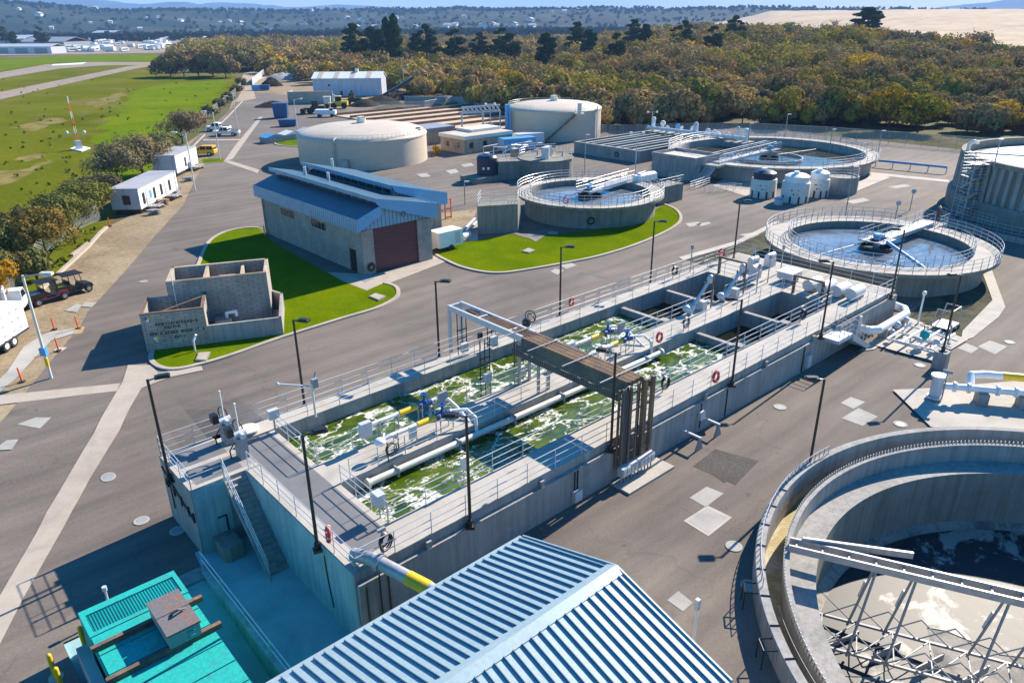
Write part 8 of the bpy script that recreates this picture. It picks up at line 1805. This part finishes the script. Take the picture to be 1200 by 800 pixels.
# rounded thickets beyond the bright field
for i, (u, v, R, H, col) in enumerate(((200, 90, 8, 9.5, (0.285, 0.194, 0.076)), (216, 90, 9, 11, (0.275, 0.185, 0.085)), (233, 90, 9, 11.5, (0.257, 0.176, 0.085)), (250, 90, 9, 11, (0.266, 0.185, 0.076)), (265, 91, 8, 10, (0.247, 0.176, 0.085)), (262, 83, 10, 12, (0.285, 0.213, 0.076)), (280, 83, 10, 12, (0.257, 0.213, 0.085)), (296, 82, 10, 12, (0.228, 0.194, 0.076)), (308, 80, 8, 9, (0.247, 0.222, 0.060)))):
    lone(u, v, None, R, H, 3600, .42, col, 'rounded brown willow clump at the far end of the bright field', 'willow_clump', 12, .5, .2, 90 + i, .25, 6, 'tree')['group'] = 'rounded willow clumps beyond the bright field'
recolor(lone(512, 182, None, 1.1, 1.6, 700, .14, (0.652, 0.377, 0.014), 'small yellow leaved bush at the corner of the tan building', 'bush', 6, .6, .1, 40, .05, 5, 'bush'), (.45, .26, .01)); bpy.data.objects.remove(YB)
# weeds and tussocks in the field
VV = []; TT = []
for i in range(240):
    u = NR.uniform(-20, 280); v = NR.uniform(90, 330)
    x, y = G(u, v)
    if not inside((x, y), fieldp): continue
    R = NR.uniform(.2, .6); C, Nn = crown(NR, R, R * .8, .02, 2, 14, 1, .7); C = C + np.array([x, y, 0]); VV.append(leaf_quads(C, Nn, NR.uniform(.6, 1.2, len(C)) * .15, NR)); TT.append(np.tile(np.array((.07, .12, .012)) * NR.uniform(.6, 1.3), (len(C), 1)))
me = quad_mesh('tussocks', np.concatenate(VV), M['leaf_attr'], np.concatenate(TT)); o = bpy.data.objects.new('field_tussocks', me); COL.objects.link(o); tag(o, 'dark green weed tussocks dotted over the field', 'weeds', None, 'stuff')
EXPO, SKYS, HAZE = 1.27, 0.095, 0.00013
# ------------------------------------------------------------------ light
SUN_EL, SUN_AZ = R_(33), R_(4.0)             # azimuth from +X towards +Y
sd = Vector((math.cos(SUN_EL) * math.cos(SUN_AZ), math.cos(SUN_EL) * math.sin(SUN_AZ), math.sin(SUN_EL)))
sl = bpy.data.lights.new('sun', 'SUN'); sl.energy = 5.0; sl.angle = R_(0.5); sl.color = (1.0, 0.89, 0.75)
so = bpy.data.objects.new('sun', sl); COL.objects.link(so); so.rotation_euler = sd.to_track_quat('Z', 'Y').to_euler()
W = bpy.data.worlds.new('World'); S.world = W; W.use_nodes = True; nt = W.node_tree
sk = nt.nodes.new('ShaderNodeTexSky'); sk.sky_type = 'NISHITA'; sk.sun_disc = False; sk.sun_elevation = SUN_EL; sk.sun_rotation = PI / 2 - SUN_AZ
sk.air_density = 1.0; sk.dust_density = 0.15; sk.ozone_density = 3.5; sk.altitude = 0
bg = nt.nodes['Background']; bg.inputs[1].default_value = SKYS; hs = nt.nodes.new('ShaderNodeHueSaturation'); hs.inputs['Saturation'].default_value = 1.7; nt.links.new(sk.outputs[0], hs.inputs['Color']); nt.links.new(hs.outputs[0], bg.inputs[0])
hz = MB(); hz.box(-260, 14000, -3200, 14000, -6, 700); hb = hz.build('haze', None_mat := bpy.data.materials.new('haze_air')); hb['kind'] = 'stuff'; tag(hb, 'thin blue air haze over the plain', 'haze')
hm = None_mat; hm.use_nodes = True; hn = hm.node_tree; hn.nodes.remove(hn.nodes['Principled BSDF'])
pv = hn.nodes.new('ShaderNodeVolumePrincipled'); pv.inputs['Density'].default_value = HAZE; pv.inputs['Color'].default_value = (0.30, 0.56, 1.0, 1); pv.inputs['Anisotropy'].default_value = 0.0
hn.links.new(pv.outputs[0], hn.nodes['Material Output'].inputs['Volume'])
S.view_settings.view_transform = 'Standard'; S.view_settings.look = 'None'; S.view_settings.gamma = 1; S.view_settings.exposure = EXPO
S.render.engine = 'CYCLES'
S.cycles.use_denoising = True; S.cycles.max_bounces = 6; S.cycles.diffuse_bounces = 4; S.cycles.glossy_bounces = 3; S.cycles.transparent_max_bounces = 12
S.cycles.volume_bounces = 0; S.cycles.caustics_reflective = False; S.cycles.caustics_refractive = False
bpy.context.view_layer.update()
